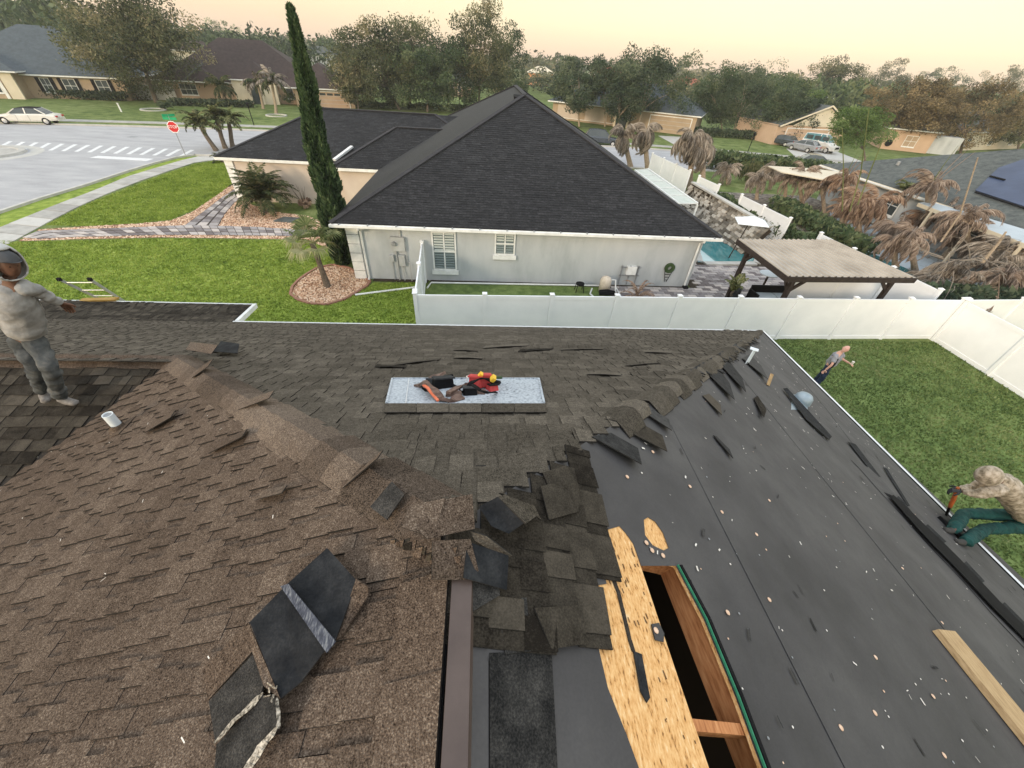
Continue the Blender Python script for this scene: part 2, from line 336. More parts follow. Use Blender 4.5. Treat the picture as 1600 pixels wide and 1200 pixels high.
M['hoodie_pale'] = mat('hoodie_pale', [(.34, .34, .34), (.46, .46, .455), (.55, .55, .54)], rough=.95, scale=7, bump=.8, bscale=11)
M['jeans'] = mat('jeans', [(.02, .022, .025), (.055, .060, .062), (.09, .095, .096), (.16, .15, .14)], rough=.9, scale=9, bump=.6, bscale=18)
M['cap_grey'] = mat('cap_grey', [(.05, .052, .058), (.08, .083, .09)], rough=.9, scale=20)
M['shoe'] = mat('shoe', [(.03, .028, .026), (.06, .056, .05)], rough=.8, scale=20)
M['shoe_pale'] = mat('shoe_pale', [(.10, .09, .085), (.26, .24, .22)], rough=.8, scale=20)
M['polo'] = mat('polo', [(.24, .24, .26), (.32, .32, .35)], rough=.9, scale=9, bump=.4, bscale=14)
M['polo_dark'] = mat('polo_dark', [(.012, .013, .02), (.025, .027, .035)], rough=.9, scale=9)
M['navy'] = mat('navy', [(.012, .022, .05), (.03, .045, .085)], rough=.9, scale=9)
M['camo'] = mat('camo', [(.12, .095, .065), (.26, .215, .155), (.42, .35, .27), (.52, .45, .37)], rough=.9, scale=14, bump=.6, bscale=12, detail=3)
M['green_trousers'] = mat('green_trousers', [(.002, .024, .022), (.006, .050, .045), (.014, .08, .07)], rough=.85, scale=6, bump=.6, bscale=9)
M['glove'] = mat('glove', [(.012, .013, .015), (.04, .042, .045)], rough=.7, scale=30)
M['orange_tool'] = mat('orange_tool', [(.36, .085, .02), (.48, .13, .035)], rough=.5, scale=12)
M['leather'] = mat('leather', [(.055, .032, .024), (.14, .085, .065), (.22, .15, .12)], rough=.6, scale=16, bump=.3, bscale=40)
M['red_bag'] = mat('red_bag', [(.40, .03, .03), (.58, .08, .075)], rough=.6, scale=12, bump=.3, bscale=25)
M['orange_strap'] = mat('orange_strap', [(.60, .12, .05), (.72, .2, .1)], rough=.6, scale=20)
M['yellow'] = mat('yellow', [(.75, .42, .03), (.85, .6, .08)], rough=.5, scale=12)
M['pvc'] = mat('pvc', [(.60, .66, .70), (.74, .79, .82)], rough=.35, scale=6)
M['alum'] = mat('alum', [(.38, .40, .36), (.52, .53, .49)], rough=.4, scale=9, metal=.4)
M['ladder_yellow'] = mat('ladder_yellow', [(.30, .17, .035), (.42, .27, .07)], rough=.6, scale=9)
M['chip_white'] = mat('chip_white', [(.55, .50, .44), (.82, .78, .72)], rough=.8, scale=30, attr=.4)
M['nail_orange'] = mat('nail_orange', [(.62, .38, .24), (.80, .60, .45)], rough=.5, scale=60)
M['blue_hood'] = mat('blue_hood', [(.22, .28, .32), (.34, .40, .44)], rough=.4, scale=8, metal=.2)
M['orange_spot'] = M['orange_strap']
M['terracotta'] = mat('terracotta', [(.03, .035, .04), (.06, .065, .07)], rough=.7, scale=9)
M['green_wrap'] = mat('green_wrap', [(.02, .16, .08), (.05, .27, .15)], rough=.6, scale=25)
M['equip_cream'] = mat('equip_cream', [(.55, .46, .36), (.68, .6, .5)], rough=.6, scale=12)
#SECTION2

# ================================================================ GROUND, ROADS, PAVEMENTS
def sheet(name, poly, z, m, t=.0, kind='structure', parent=None, label=None):
    mb = MB()
    if t: mb.prism([(p[0], p[1]) for p in poly], z-t, z, 0)
    else: mb.face([(p[0], p[1], z) for p in poly])
    return mb.build(name, m, parent, kind=kind, label=label)
def gp(pts): return [G(x, y) for x, y in pts]
ground = sheet('ground', [(-1500, -400, 0), (1500, -400, 0), (1500, 2600, 0), (-1500, 2600, 0)], 0, M['far_grass'])
# road: the street across plus the side street on the left
curb_near = gp([(0, 332), (60, 312), (130, 291), (200, 268), (240, 256), (275, 247), (305, 243)])
curbL = [Vector((-26.6, -20, 0)), Vector((-26.8, 10, 0))]+curb_near
near_edge = [Vector((-22, 41.2, 0)), Vector((-8, 42.5, 0)), Vector((8, 44, 0)), Vector((22, 45.5, 0)), Vector((33, 45.3, 0)), Vector((48, 42, 0)), Vector((75, 30, 0)), Vector((110, 10, 0))]
far_edge = [Vector((122, 30, 0)), Vector((85, 42, 0)), Vector((60, 50.5, 0)), Vector((44, 54, 0)), Vector((34, 56.2, 0)), Vector((20, 57.6, 0)), Vector((0, 57.4, 0)), Vector((-15, 56.2, 0)), Vector((-28, 54.8, 0)), Vector((-38, 53.3, 0)), Vector((-50.4, 50.8, 0)), Vector((-75, 43, 0)), Vector((-130, 22, 0))]
roadpoly = curbL+near_edge+far_edge+[Vector((-130, -20, 0))]
road = sheet('road', roadpoly, .006, M['asphalt'])
def strip_along(mb, line, w, z0, z1, side=1, mi=0, a=.5):
    for i in range(len(line)-1):
        A = line[i]; B = line[i+1]; d = (B-A); d.z = 0
        if d.length < .01: continue
        d.normalize(); n = Vector((-d.y, d.x, 0))*side*w
        q = [A, B, B+n, A+n]
        if side < 0: q = q[::-1]
        mb.prism([(p.x, p.y) for p in q], z0, z1, mi, a)
mb = MB(); strip_along(mb, curbL+near_edge, .22, .0, .13, -1); mb.build('curb', M['curb'], kind='structure')
mb = MB(); strip_along(mb, far_edge, .22, .0, .13, -1); mb.build('curb', M['curb'], kind='structure')
# crosswalk bars and stop line, children of the road
for i in range(15):
    x = -6+i*20.3; y = 231.2+.0475*(x+6)
    q = gp([(x, y), (x+6.5, y+.3), (x+26, y-10.2), (x+19.5, y-10.4)])
    mb = MB(); mb.prism([(p.x, p.y) for p in q], .006, .011); mb.build('road_marking', M['marking'], road)
A, B = G(147, 245), G(235, 250); d = (B-A).normalized(); n_ = Vector((-d.y, d.x, 0))*.42
mb = MB(); mb.prism([(q.x, q.y) for q in (A-n_, B-n_, B+n_, A+n_)], .006, .011); mb.build('stop_line', M['marking'], road)
mc = G(207, 214); mb = MB(); mb.lathe([(0, .012), (.42, .012), (.42, .006)], (mc.x, mc.y, 0), 16); mb.build('manhole_cover', M['galv'], road)
# traffic island at the left edge
ic = G(-28, 240); mb = MB(); mb.lathe([(0, .10), (2.0, .10), (2.1, .16), (2.5, .16), (2.6, .0)], (ic.x, ic.y, 0), 40); mb.build('traffic_island', [M['concrete']], kind='structure')
mb = MB(); mb.lathe([(2.75, .012), (3.6, .012)], (ic.x, ic.y, 0), 40); mb.build('island_apron', [M['curb']], kind='structure')
# sidewalk with slabs (children)
swt = gp([(0, 356), (50, 336), (100, 316), (150, 297), (200, 276), (240, 264), (280, 252), (325, 241)])
swb = gp([(48, 363), (90, 340), (130, 320), (170, 302), (225, 281), (262, 268), (305, 254), (372, 246)])
a0 = swt[0]+(swt[0]-swt[1]).normalized()*9; b0 = swb[0]+(swb[0]-swb[1]).normalized()*9
swt = [a0]+swt; swb = [b0]+swb
side = sheet('sidewalk', swt+swb[::-1], .010, M['soil'])
def resample(line, n):
    L = [0]
    for i in range(1, len(line)): L.append(L[-1]+(line[i]-line[i-1]).length)
    o = []
    for k in range(n+1):
        t = L[-1]*k/n; i = max(j for j in range(len(L)) if L[j] <= t+1e-6); i = min(i, len(line)-2)
        o.append(line[i].lerp(line[i+1], (t-L[i])/max(1e-6, L[i+1]-L[i])))
    return o
ns = 24; ta = resample(swt, ns); tb = resample(swb, ns)
for i in range(ns):
    q = [ta[i].lerp(ta[i+1], .02), ta[i].lerp(ta[i+1], .98), tb[i].lerp(tb[i+1], .98), tb[i].lerp(tb[i+1], .02)]
    mb = MB(); mb.prism([(p.x, p.y) for p in q], .0, .035+rng.uniform(-.006, .006), a=rng.random()); mb.build('slab', M['concrete'], side)
# far sidewalk: long ribbon
fs = [v+Vector((0, 2.6, 0)) for v in far_edge]
mb = MB(); strip_along(mb, fs, 1.5, 0, .04, -1); mb.build('far_sidewalk', M['concrete'], kind='structure')
nsw = [v+Vector((0, -2.4, 0)) for v in near_edge[:2]]

# paver path with gravel borders
gravel_poly = gp([(30, 377), (62, 359), (140, 354), (215, 350), (268, 345), (300, 332), (330, 312), (352, 296), (372, 283), (380, 290), (392, 320), (440, 333), (482, 338), (530, 360), (560, 372), (520, 392), (480, 374), (400, 373), (250, 371), (120, 374)])
gravel = sheet('gravel_bed', gravel_poly, .012, M['gravel'])
def in_poly(x, y, P):
    c = False; j = len(P)-1
    for i in range(len(P)):
        if ((P[i][1] > y) != (P[j][1] > y)) and (x < (P[j][0]-P[i][0])*(y-P[i][1])/(P[j][1]-P[i][1]+1e-12)+P[i][0]): c = not c
        j = i
    return c
pathA = [gp([(34, 372), (60, 361), (140, 358), (220, 355), (300, 352), (400, 355), (498, 361)]), gp([(64, 374), (120, 371), (170, 370), (250, 368), (320, 368), (400, 369), (500, 370)])]
pathB = [gp([(288, 353), (318, 331), (345, 310), (372, 292)]), gp([(342, 353), (352, 335), (366, 318), (386, 304)])]
path = sheet('garden_path', pathA[0]+pathA[1][::-1], .018, M['soil'])
def lay_pavers(top, bot, n, rows, parent):
    a_ = resample(top, n); b_ = resample(bot, n)
    for i in range(n):
        for r_ in range(rows):
            if rng.random() < .25 and r_ < rows-1: pass
            t0, t1 = r_/rows, (r_+1)/rows
            off = .5 if r_ % 2 else 0
            def P(u, v):
                x = i+u; k = int(min(x, n-1e-6)); f = x-k
                A_ = a_[k].lerp(a_[min(k+1, n)], f); B_ = b_[k].lerp(b_[min(k+1, n)], f); return A_.lerp(B_, v)
            g_ = .04; sh = (r_*.37) % .5
            u0, u1 = g_+sh*0, 1-g_
            q = [P(u0, t0+.03), P(u1, t0+.03), P(u1, t1-.03), P(u0, t1-.03)]
            mb = MB(); mb.prism([(p.x, p.y) for p in q], .0, .035+rng.uniform(-.005, .006), a=rng.random()); mb.build('paver', M['paver'], parent)
lay_pavers(pathA[0], pathA[1], 34, 3, path)
path2 = sheet('garden_path', pathB[0]+pathB[1][::-1], .019, M['soil'])
lay_pavers(pathB[0], pathB[1], 14, 3, path2)
# mulch island by the cypress
isl = gp([(456, 460), (459, 449), (468, 439), (480, 430), (497, 420), (520, 415), (545, 420), (563, 432), (577, 440), (572, 447), (555, 458), (535, 469), (510, 476), (485, 474), (466, 468)])
sheet('gravel_island', isl, .013, M['gravel'])
mb = MB(); strip_along(mb, isl+[isl[0]], .10, 0, .07, 1); tag(mb.build('gravel_edging', M['edging']), 'low red concrete edging around the gravel island at the cypress foot', 'edging')
def stones(name, poly, n, smin, smax, z, parent=None, m='gravel', avoid=()):
    xs = [p[0] for p in poly]; ys = [p[1] for p in poly]; pts = []
    while len(pts) < n:
        x, y = rng.uniform(min(xs), max(xs)), rng.uniform(min(ys), max(ys))
        if in_poly(x, y, poly) and not any(in_poly(x, y, a_) for a_ in avoid): pts.append((x, y))
    base = np.array([(1, 0, 0), (-1, 0, 0), (0, 1, 0), (0, -1, 0), (0, 0, .7), (0, 0, -.5)], float)
    F0 = np.array([(0, 2, 4), (2, 1, 4), (1, 3, 4), (3, 0, 4)])
    P = np.array([(x, y, z) for x, y in pts]); N = len(P)
    th = nrg.uniform(0, 6.28, N); S = nrg.uniform(smin, smax, N); el_ = nrg.uniform(.5, 1, N)
    V = np.repeat(base[None], N, 0)*S[:, None, None]; V[:, :, 1] *= el_[:, None]
    c, s = np.cos(th)[:, None], np.sin(th)[:, None]
    X = V[:, :, 0]*c-V[:, :, 1]*s; Y = V[:, :, 0]*s+V[:, :, 1]*c; V[:, :, 0] = X; V[:, :, 1] = Y
    V = V+P[:, None]; F = (F0[None]+(np.arange(N)*6)[:, None, None]).reshape(-1, 3)
    return np_obj(name, V.reshape(-1, 3), F, M[m], a=np.repeat(nrg.uniform(0, 1, N), 4), parent=parent, kind='stuff')
pA = pathA[0]+pathA[1][::-1]; pB = pathB[0]+pathB[1][::-1]
tag(stones('river_stones', gravel_poly, 9000, .03, .065, .015, avoid=(pA, pB)), 'tan river stones covering the bed around the paver path', 'gravel')
tag(stones('river_stones', isl, 2600, .03, .06, .015), 'tan river stones filling the edged island under the cypress', 'gravel')

# grass blades: real tufts on the nearer lawns
def blades(name, poly, n, h, m, label, avoid=()):
    xs = [p[0] for p in poly]; ys = [p[1] for p in poly]; X = []; Y = []
    while len(X) < n:
        x = rng.uniform(min(xs), max(xs)); y = rng.uniform(min(ys), max(ys))
        if in_poly(x, y, poly) and not any(in_poly(x, y, a_) for a_ in avoid): X.append(x); Y.append(y)
    N = n; X = np.array(X); Y = np.array(Y); th = nrg.uniform(0, 6.28, N); H = nrg.uniform(.5, 1.2, N)*h; w = nrg.uniform(.25, .6, N)*h
    dx, dy = np.cos(th), np.sin(th); lx, ly = nrg.uniform(-.7, .7, N)*h, nrg.uniform(-.7, .7, N)*h
    V = np.stack([np.stack([X-dx*w, Y-dy*w, 0*X], 1), np.stack([X+dx*w, Y+dy*w, 0*X], 1), np.stack([X+lx, Y+ly, H], 1)], 1)
    F = np.arange(N*3).reshape(-1, 3)
    o = np_obj(name, V.reshape(-1, 3), F, M[m], a=nrg.uniform(0, 1, N), kind='stuff'); return tag(o, label, 'grass')
lawnL = [Vector(p) for p in ((-24.5, 9), (-24.2, 20.2), *[tuple(q) for q in gp([(36, 378), (120, 376), (250, 373), (400, 375), (480, 376), (500, 384), (530, 396), (545, 412), (500, 419), (470, 435), (456, 455), (464, 470), (510, 478), (560, 458), (585, 442), (658, 442)])], (-2.4, 13), (-2.4, 9))]
sheet('front_lawn', lawnL, .0035, M['grass'])
blades('lawn_grass', lawnL, 90000, .07, 'grass_blade', 'bright green lawn between the paver path and the torn roof')
lawnT = gp([(72, 352), (130, 322), (175, 304), (228, 283), (265, 270), (308, 256), (352, 250), (368, 262), (372, 280), (345, 302), (310, 325), (268, 343), (215, 349), (140, 353)])
sheet('corner_lawn', lawnT, .0035, M['grass'])
sheet('verge', [*curbL[2:-1], *gp([(325, 241), (280, 252), (240, 264), (200, 276), (150, 297), (100, 316), (50, 336), (0, 356)])], .0035, M['grass'])
blades('lawn_grass', lawnT, 30000, .08, 'grass_blade', 'bright lawn wedge between the sidewalk and the gravel path')
rlawn = [(6, -2), (19.2, -2), (19.15, 12.5), (6, 12.5)]
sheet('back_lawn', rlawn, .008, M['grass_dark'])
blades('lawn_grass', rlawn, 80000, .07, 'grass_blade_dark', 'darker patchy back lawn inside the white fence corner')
slawn = [(-2.3, 13.0), (19.2, 13.0), (19.2, 13.4), (7.2, 13.6), (7.0, 17.0), (-2.3, 17.0)]
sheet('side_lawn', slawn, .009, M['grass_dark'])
# patio pavers of the neighbour
patio = sheet('patio', [(6.0, 13.05), (18.4, 13.05), (18.2, 30), (10.3, 30), (10.3, 17.0), (6.0, 17.0)], .02, M['soil'])
cnt = 0
for iy in range(40):
    for ix in range(60):
        x = 6.0+ix*.42+(iy % 2)*.2; y = 13.1+iy*.24
        if y > 20.9 or x > 17.8: continue
        if y > 16.9 and x < 10.4: continue
        if x < 9.9 and y < 14.4: continue
        px_, py_, z_ = PJ((x, y, 0))
        if not (900 < px_ < 1250 and 398 < py_ < 470): continue
        if cnt >= 290: continue
        cnt += 1
        mb = MB(); mb.prism([(x+.012, y+.012), (x+.408, y+.012), (x+.408, y+.228), (x+.012, y+.228)], .0, .05+rng.uniform(-.003, .004), a=rng.random()); mb.build('paver', M['paver'], patio)

# ================================================================ NEAR (TORN) ROOF
S = .51; ZE = 2.6; XC, YC = 8.04, 8.96; XR = -.1; YA = .82; ZR = ZE+S*(XC-XR)
SL = .4486; SBk = .27
Jp = Vector((-3.814, 4.087, 5.085)); Ap = Vector((XR, YA, ZR)); Cp = Vector((XC, YC, ZE))
FP = Plane((0, S, 1), Cp); RPl = Plane((S, 0, 1), Cp); LP = Plane((-SL, 0, 1), Ap); BP = Plane((0, -SBk, 1), Jp)
XLW = -13.5; XLE = -8.6; YB = -6.0
house = thing('house_under_repair', 'low house with its brown shingle roof half stripped to black felt, in the foreground', 'house', (0, 0, 0))
vk = SL/SBk
def valley_y(x): return Jp.y-(Jp.x-x)*vk
V2 = Vector((XLE, valley_y(XLE), Jp.z-SL*(Jp.x-XLE)))
# walls under the roof
mb = MB()
mb.box(-13, 7.6, 8.45, 8.55, 0, 2.55); mb.box(7.5, 7.6, -6, 8.45, 0, 2.55); mb.box(-13.1, -13, -6, 8.55, 0, 2.55)
mb.build('wall', M['stucco'], house)
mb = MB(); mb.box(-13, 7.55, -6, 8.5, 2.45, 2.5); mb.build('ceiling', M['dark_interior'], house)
# hole in the right-hand plane
hole = [(995, 867), (1056, 884), (1100, 968), (1150, 1090), (1196, 1215), (1113, 1215), (1060, 1060), (1008, 905)]
holeP = [RPl.px(*p) for p in hole]
def fill_mesh(name, outer, inners, m, parent, thick, nrm, mats2=None):
    bm = bmesh.new(); nrm = Vector(nrm).normalized()
    eds = []
    for loop in [outer]+inners:
        vs = [bm.verts.new(p) for p in loop]
        eds += [bm.edges.new((vs[i], vs[(i+1) % len(vs)])) for i in range(len(vs))]
    bmesh.ops.triangle_fill(bm, use_beauty=True, use_dissolve=False, edges=eds)
    bmesh.ops.recalc_face_normals(bm, faces=bm.faces)
    for f_ in bm.faces:
        if f_.normal.dot(nrm) < 0: f_.normal_flip()
    r_ = bmesh.ops.extrude_face_region(bm, geom=list(bm.faces))
    for v in [g for g in r_['geom'] if isinstance(g, bmesh.types.BMVert)]: v.co -= nrm*thick
    bmesh.ops.recalc_face_normals(bm, faces=bm.faces)
    me = bpy.data.meshes.new(name); bm.to_mesh(me); bm.free()
    for mm in (m if isinstance(m, list) else [m]): me.materials.append(mm)
    o = bpy.data.objects.new(name, me); COL.objects.link(o); o.parent = parent; return o
NR = RPl.n; NF = FP.n; NL = LP.n; NB = BP.n
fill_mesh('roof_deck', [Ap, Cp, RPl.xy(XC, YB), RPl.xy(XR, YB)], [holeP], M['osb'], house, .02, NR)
# felt laid over the deck; missing round the hole where the boards show
felt_gap = [(928, 826), (944, 829), (968, 822), (978, 833), (990, 850), (1002, 884), (1056, 884), (1100, 968), (1150, 1090), (1196, 1215), (1004, 1215), (980, 1150), (950, 1075), (929, 985), (918, 917), (948, 912)]
fgP = [RPl.px(*p, .004) for p in felt_gap]
patch = [(1006, 812), (1013, 808), (1024, 815), (1036, 832), (1045, 856), (1037, 860), (1020, 852), (1008, 836)]
fill_mesh('roof_felt', [RPl.xy(XR, YA+.0, .006), RPl.xy(XC, YC, .006), RPl.xy(XC, YB, .006), RPl.xy(XR, YB, .006)], [fgP, [RPl.px(*p, .006) for p in patch]], M['felt'], house, .002, NR)
mb = MB(); mb.slab([RPl.px(*p, .010) for p in [(1450, 845), (1404, 782), (1398, 776), (1372, 745), (1330, 690), (1292, 640), (1250, 590), (1214, 545), (1185, 519), (1190, 518), (1250, 576), (1340, 661), (1430, 746), (1600, 905), (1640, 945), (1640, 1030), (1600, 985), (1540, 930)]], NR, .003, 0)
mb.build('felt_strip', M['felt'], house)
for (xa, xb) in ((1.62, 2.75), (3.95, 5.05)):
    mb = MB(); n_ = 12
    ya_, yb_ = YB, min(xa-XR+YA, xb-XR+YA)-.35
    for k in range(n_):
        y0_, y1_ = ya_+(yb_-ya_)*k/n_, ya_+(yb_-ya_)*(k+1)/n_; e0, e1 = .012*math.sin(k*1.7), .012*math.sin((k+1)*1.7)
        mb.slab([RPl.xy(xa, y0_, .009), RPl.xy(xb+e0, y0_, .010), RPl.xy(xb+e1, y1_, .010), RPl.xy(xa, y1_, .009)], NR, .002)
    mb.build('felt_course', M['felt'], house)
# loose lap with a dark gap under its lifted lower edge
mb = MB(); lap = []
for i in range(26):
    y = 3.35-i*.16; x = 6.0+.02*math.sin(i*1.3)+.10*i/26
    lap.append((RPl.xy(x-.45, y, .012), RPl.xy(x-.03, y, .03+.012*math.sin(i*.9)+.004*rng.random())))
for i in range(25):
    mb.face([lap[i][0], lap[i][1], lap[i+1][1], lap[i+1][0]], 0)
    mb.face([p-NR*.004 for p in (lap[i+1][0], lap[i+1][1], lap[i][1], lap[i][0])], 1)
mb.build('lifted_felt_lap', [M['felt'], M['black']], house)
lapx = [(1394, 774), (1410, 788), (1440, 818), (1470, 846), (1500, 876), (1530, 908), (1560, 940), (1600, 980), (1650, 1032)]
for i in range(len(lapx)-1):
    (xa, ya_), (xb, yb_) = lapx[i], lapx[i+1]; wa = 3+2.5*min(i, 3); wb = 3+2.5*min(i+1, 3)
    mb = MB(); mb.slab([RPl.px(xa+2, ya_-1, .052), RPl.px(xa-wa, ya_+wa*.6, .050), RPl.px(xb-wb, yb_+wb*.6, .050), RPl.px(xb+2, yb_-1, .052)], NR, .006); mb.build('lap_gap_strip', M['black'], house)  # black strip laid along the lap, painting in the gap's shade
    if i % 2 == 0:
        mb = MB(); mb.slab([RPl.px(xa+10, ya_+1, .018), RPl.px(xa+6, ya_+4, .018), RPl.px(xb+4, yb_+3, .018), RPl.px(xb+9, yb_, .018)], NR, .004); mb.build('lap_gap_strip', M['shingle_back'], house)
# deck under shingled planes
mb = MB(); mb.slab([Ap, Cp, FP.xy(XLW, YC), FP.xy(XLW, Jp.y), Jp], NF, .02); mb.build('roof_deck', M['osb_dark'], house)
mb = MB(); mb.slab([LP.xy(XR, YB), Ap, Jp, V2, LP.xy(XLE, YB)], NL, .02); mb.build('roof_deck', M['osb_dark'], house)
mb = MB(); mb.slab([Jp, BP.xy(XLW, Jp.y), BP.xy(XLW, V2.y), V2], NB, .02); mb.build('roof_deck', M['osb_dark'], house)
# lower bay roof beyond the front-left eave
JP = Plane((0, .30/1.45, 1), (-6.4, 8.9, 2.63))
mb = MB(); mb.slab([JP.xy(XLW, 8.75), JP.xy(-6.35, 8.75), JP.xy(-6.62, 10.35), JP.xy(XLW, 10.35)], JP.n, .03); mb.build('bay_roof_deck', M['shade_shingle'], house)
# drip edges / gutters
def drip(P, Q, out_, name='drip_edge', w=.04, h=.06, m='drip_edge'):
    mb = MB(); P = Vector(P); Q = Vector(Q); o_ = Vector(out_)
    mb.bar(P+o_*w*.5-Vector((0, 0, h*.5-.02)), Q+o_*w*.5-Vector((0, 0, h*.5-.02)), w, h); mb.build(name, M[m], house)
drip((-6.4, YC, ZE), (XC+.05, YC, ZE), (0, 1, 0)); drip((XC, YC+.05, ZE), (XC, YB, ZE), (1, 0, 0), w=.02, h=.03, m='black')
drip((XC+.06, YC+.05, ZE-.03), (XC+.06, YB, ZE-.03), (1, 0, 0), 'gutter', .05, .05, 'white_trim')
jz = JP.xy(-6.62, 10.35).z
drip((XLW, 10.35, jz), (-6.6, 10.35, jz), (0, 1, 0)); drip(JP.xy(-6.62, 10.4), JP.xy(-6.36, 9.0), (1, .15, 0), 'rake_edge', .09, .12, 'white_trim')
# right-hand shingle chip : granule-coloured pieces -----------------------------------------
PIECES = {}
def shingle_course(plane, udir, vdir, org, v0, ua, ub, key, e=.14, lift=0.0, thick=.012, jl=0.0):
    """org+udir*u+vdir*v on plane; one shingle (base strip + laminated tabs)"""
    nrm = plane.n; mb = MB(); base = rng.random()
    tth = .013 if key == 'left' else .006
    l0 = lift*rng.random()**2; l1 = lift*rng.random()**2
    def P(u, v, h):
        t = (u-ua)/max(.01, ub-ua); L = (l0*(1-t)+l1*t+lift*.35*math.sin(t*math.pi)*jl)*max(0, 1-(v-v0)/(e*1.3))
        return org+udir*u+vdir*v+nrm*(h+L)
    jit = rng.uniform(-.006, .006)
    def wedge(a_, b_, vb, h0, h1, th, col, top=None):
        vt = v0+e+.02
        sk = rng.uniform(-.012, .012)
        p = [P(a_, vb, h0-th), P(b_, vb+sk, h0-th), P(b_, vt, h1-th), P(a_, vt, h1-th), P(a_, vb, h0), P(b_, vb+sk, h0), P(b_, vt, h1), P(a_, vt, h1)]
        mb.mesh8(p, 0, col, side=1)
    wedge(ua+.002, ub-.002, v0+jit, thick, .004, .008, .18+.4*base)
    u = ua+rng.uniform(0, .1)
    while u < ub-.03:
        w = rng.uniform(.07, .17) if key == 'left' else rng.uniform(.08, .22); b_ = min(u+w, ub-.002)
        wedge(u, b_, v0+jit-.003, thick+tth, .004+tth*.75, tth, min(1, max(0, .45+.35*(base-.5)+rng.uniform(-.35, .40))))
        u = b_+(rng.uniform(.03, .10) if key == 'left' else rng.uniform(.03, .15))
    c = P((ua+ub)/2, v0+e/2, 0); px_, py_, z_ = PJ(c)
    inf = -60 < px_ < 1660 and 470 < py_ < 1270 and z_ > 0
    PIECES.setdefault(key, []).append(((ub-ua)*e/(z_*z_) if inf else -1, mb))
def field(plane, org, udir, vdir, nv, e, rangef, key, liftf=None, skip=None):
    for k in range(nv):
        v = k*e; ra = rangef(v)
        if ra is None: continue
        a_, b_ = ra
        if b_-a_ < .06: continue
        u = a_-rng.uniform(0, .9)
        while u < b_:
            ua, ub = max(u, a_), min(u+1.0, b_); u += 1.0
            if ub-ua < .04: continue
            if skip and skip(ua, ub, v): continue
            shingle_course(plane, udir, vdir, org, v, ua, ub, key, e, liftf(ua, v) if liftf else 0, jl=1)
cf = 1/math.sqrt(1+S*S)
sheet_rect = (-.93, .66, 2.42, 3.10)     # metal sheet on the front plane (x0,x1,y0,y1)
def rf(v):
    y = YC-v*cf
    hi = XC-(YC-y)-.07
    lo = XLW if y > Jp.y else Jp.x+(Jp.y-y)/(Jp.y-YA)*(XR-Jp.x)+.11
    return (lo, hi)
def liftF(u, v):
    y = YC-v*cf
    if 3.6 < y < 5.6 and -5 < u < 2.6 and rng.random() < .10: return rng.uniform(.015, .04)
    if XC-(YC-y)-u < 1.3 and rng.random() < .25: return .03
    return .008 if rng.random() < .2 else 0
def skipF(ua, ub, v):
    y = YC-v*cf
    return (2.46 < y < 3.02) and ua > -1.5 and ub < 1.2 and False
field(FP, Vector((0, YC, ZE)), Vector((1, 0, 0)), Vector((0, -cf, S*cf)), int((YC-YA)/cf/.14), .14, rf, 'front', liftF)
cl = 1/math.sqrt(1+SL*SL); ZLE = LP.xy(XLE, 0).z
def rl(v):
    x = XLE+v*cl
    if x > XR-.02: return None
    hi = valley_y(x) if x < Jp.x else Jp.y+(x-Jp.x)/(XR-Jp.x)*(YA-Jp.y)-.12
    return (-3.0, hi)
field(LP, Vector((XLE, 0, ZLE)), Vector((0, 1, 0)), Vector((cl, 0, SL*cl)), int((XR-XLE)/cl/.14), .14, rl, 'left', lambda u, v: rng.choice([0, 0, .004, .01, .02]) if rng.random() < .5 else 0)
cb = 1/math.sqrt(1+SBk*SBk)
def rb(v):
    y = V2.y+v*cb
    if y > Jp.y-.05: return None
    return (XLW, Jp.x-(Jp.y-y)/vk)
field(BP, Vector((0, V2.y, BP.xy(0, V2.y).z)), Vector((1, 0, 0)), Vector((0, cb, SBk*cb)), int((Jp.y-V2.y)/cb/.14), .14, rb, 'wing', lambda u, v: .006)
# shingles left on the right-hand plane near the apex
crr = 1/math.sqrt(1+S*S)
def rr(v):
    x = .62-v*crr
    if x < XR+.02: return None
    hi = YA+(x-XR)-.10
    if x > .50: return (.72, hi+.05)
    if x > .27: return (.44, hi)
    return (.40, hi)
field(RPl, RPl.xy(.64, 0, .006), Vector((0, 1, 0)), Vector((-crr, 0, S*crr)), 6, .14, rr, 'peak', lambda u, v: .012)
# bay roof courses
cj = 1/math.sqrt(1+(.30/1.45)**2)
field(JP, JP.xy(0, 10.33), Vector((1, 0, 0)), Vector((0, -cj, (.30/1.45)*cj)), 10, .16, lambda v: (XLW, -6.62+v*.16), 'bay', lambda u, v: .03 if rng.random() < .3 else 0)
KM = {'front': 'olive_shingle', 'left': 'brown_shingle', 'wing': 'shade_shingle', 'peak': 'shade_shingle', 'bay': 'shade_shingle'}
allp = sorted([(s_, k_, i_) for k_, L_ in PIECES.items() for i_, (s_, _) in enumerate(L_)], reverse=True)
top = set((k_, i_) for s_, k_, i_ in allp[:285] if s_ > 0)
for k_, L_ in PIECES.items():
    mats = [M[KM[k_]], M['shingle_edge']]; J = MB()
    for i_, (s_, mb) in enumerate(L_):
        if (k_, i_) in top: mb.build('shingle', mats, house)
        else:
            n0 = len(J.v); J.v += mb.v; J.f += [tuple(n0+q for q in f_) for f_ in mb.f]; J.m += mb.m; J.a += mb.a
    if J.v: J.build('shingle_courses', mats, house, kind='stuff')
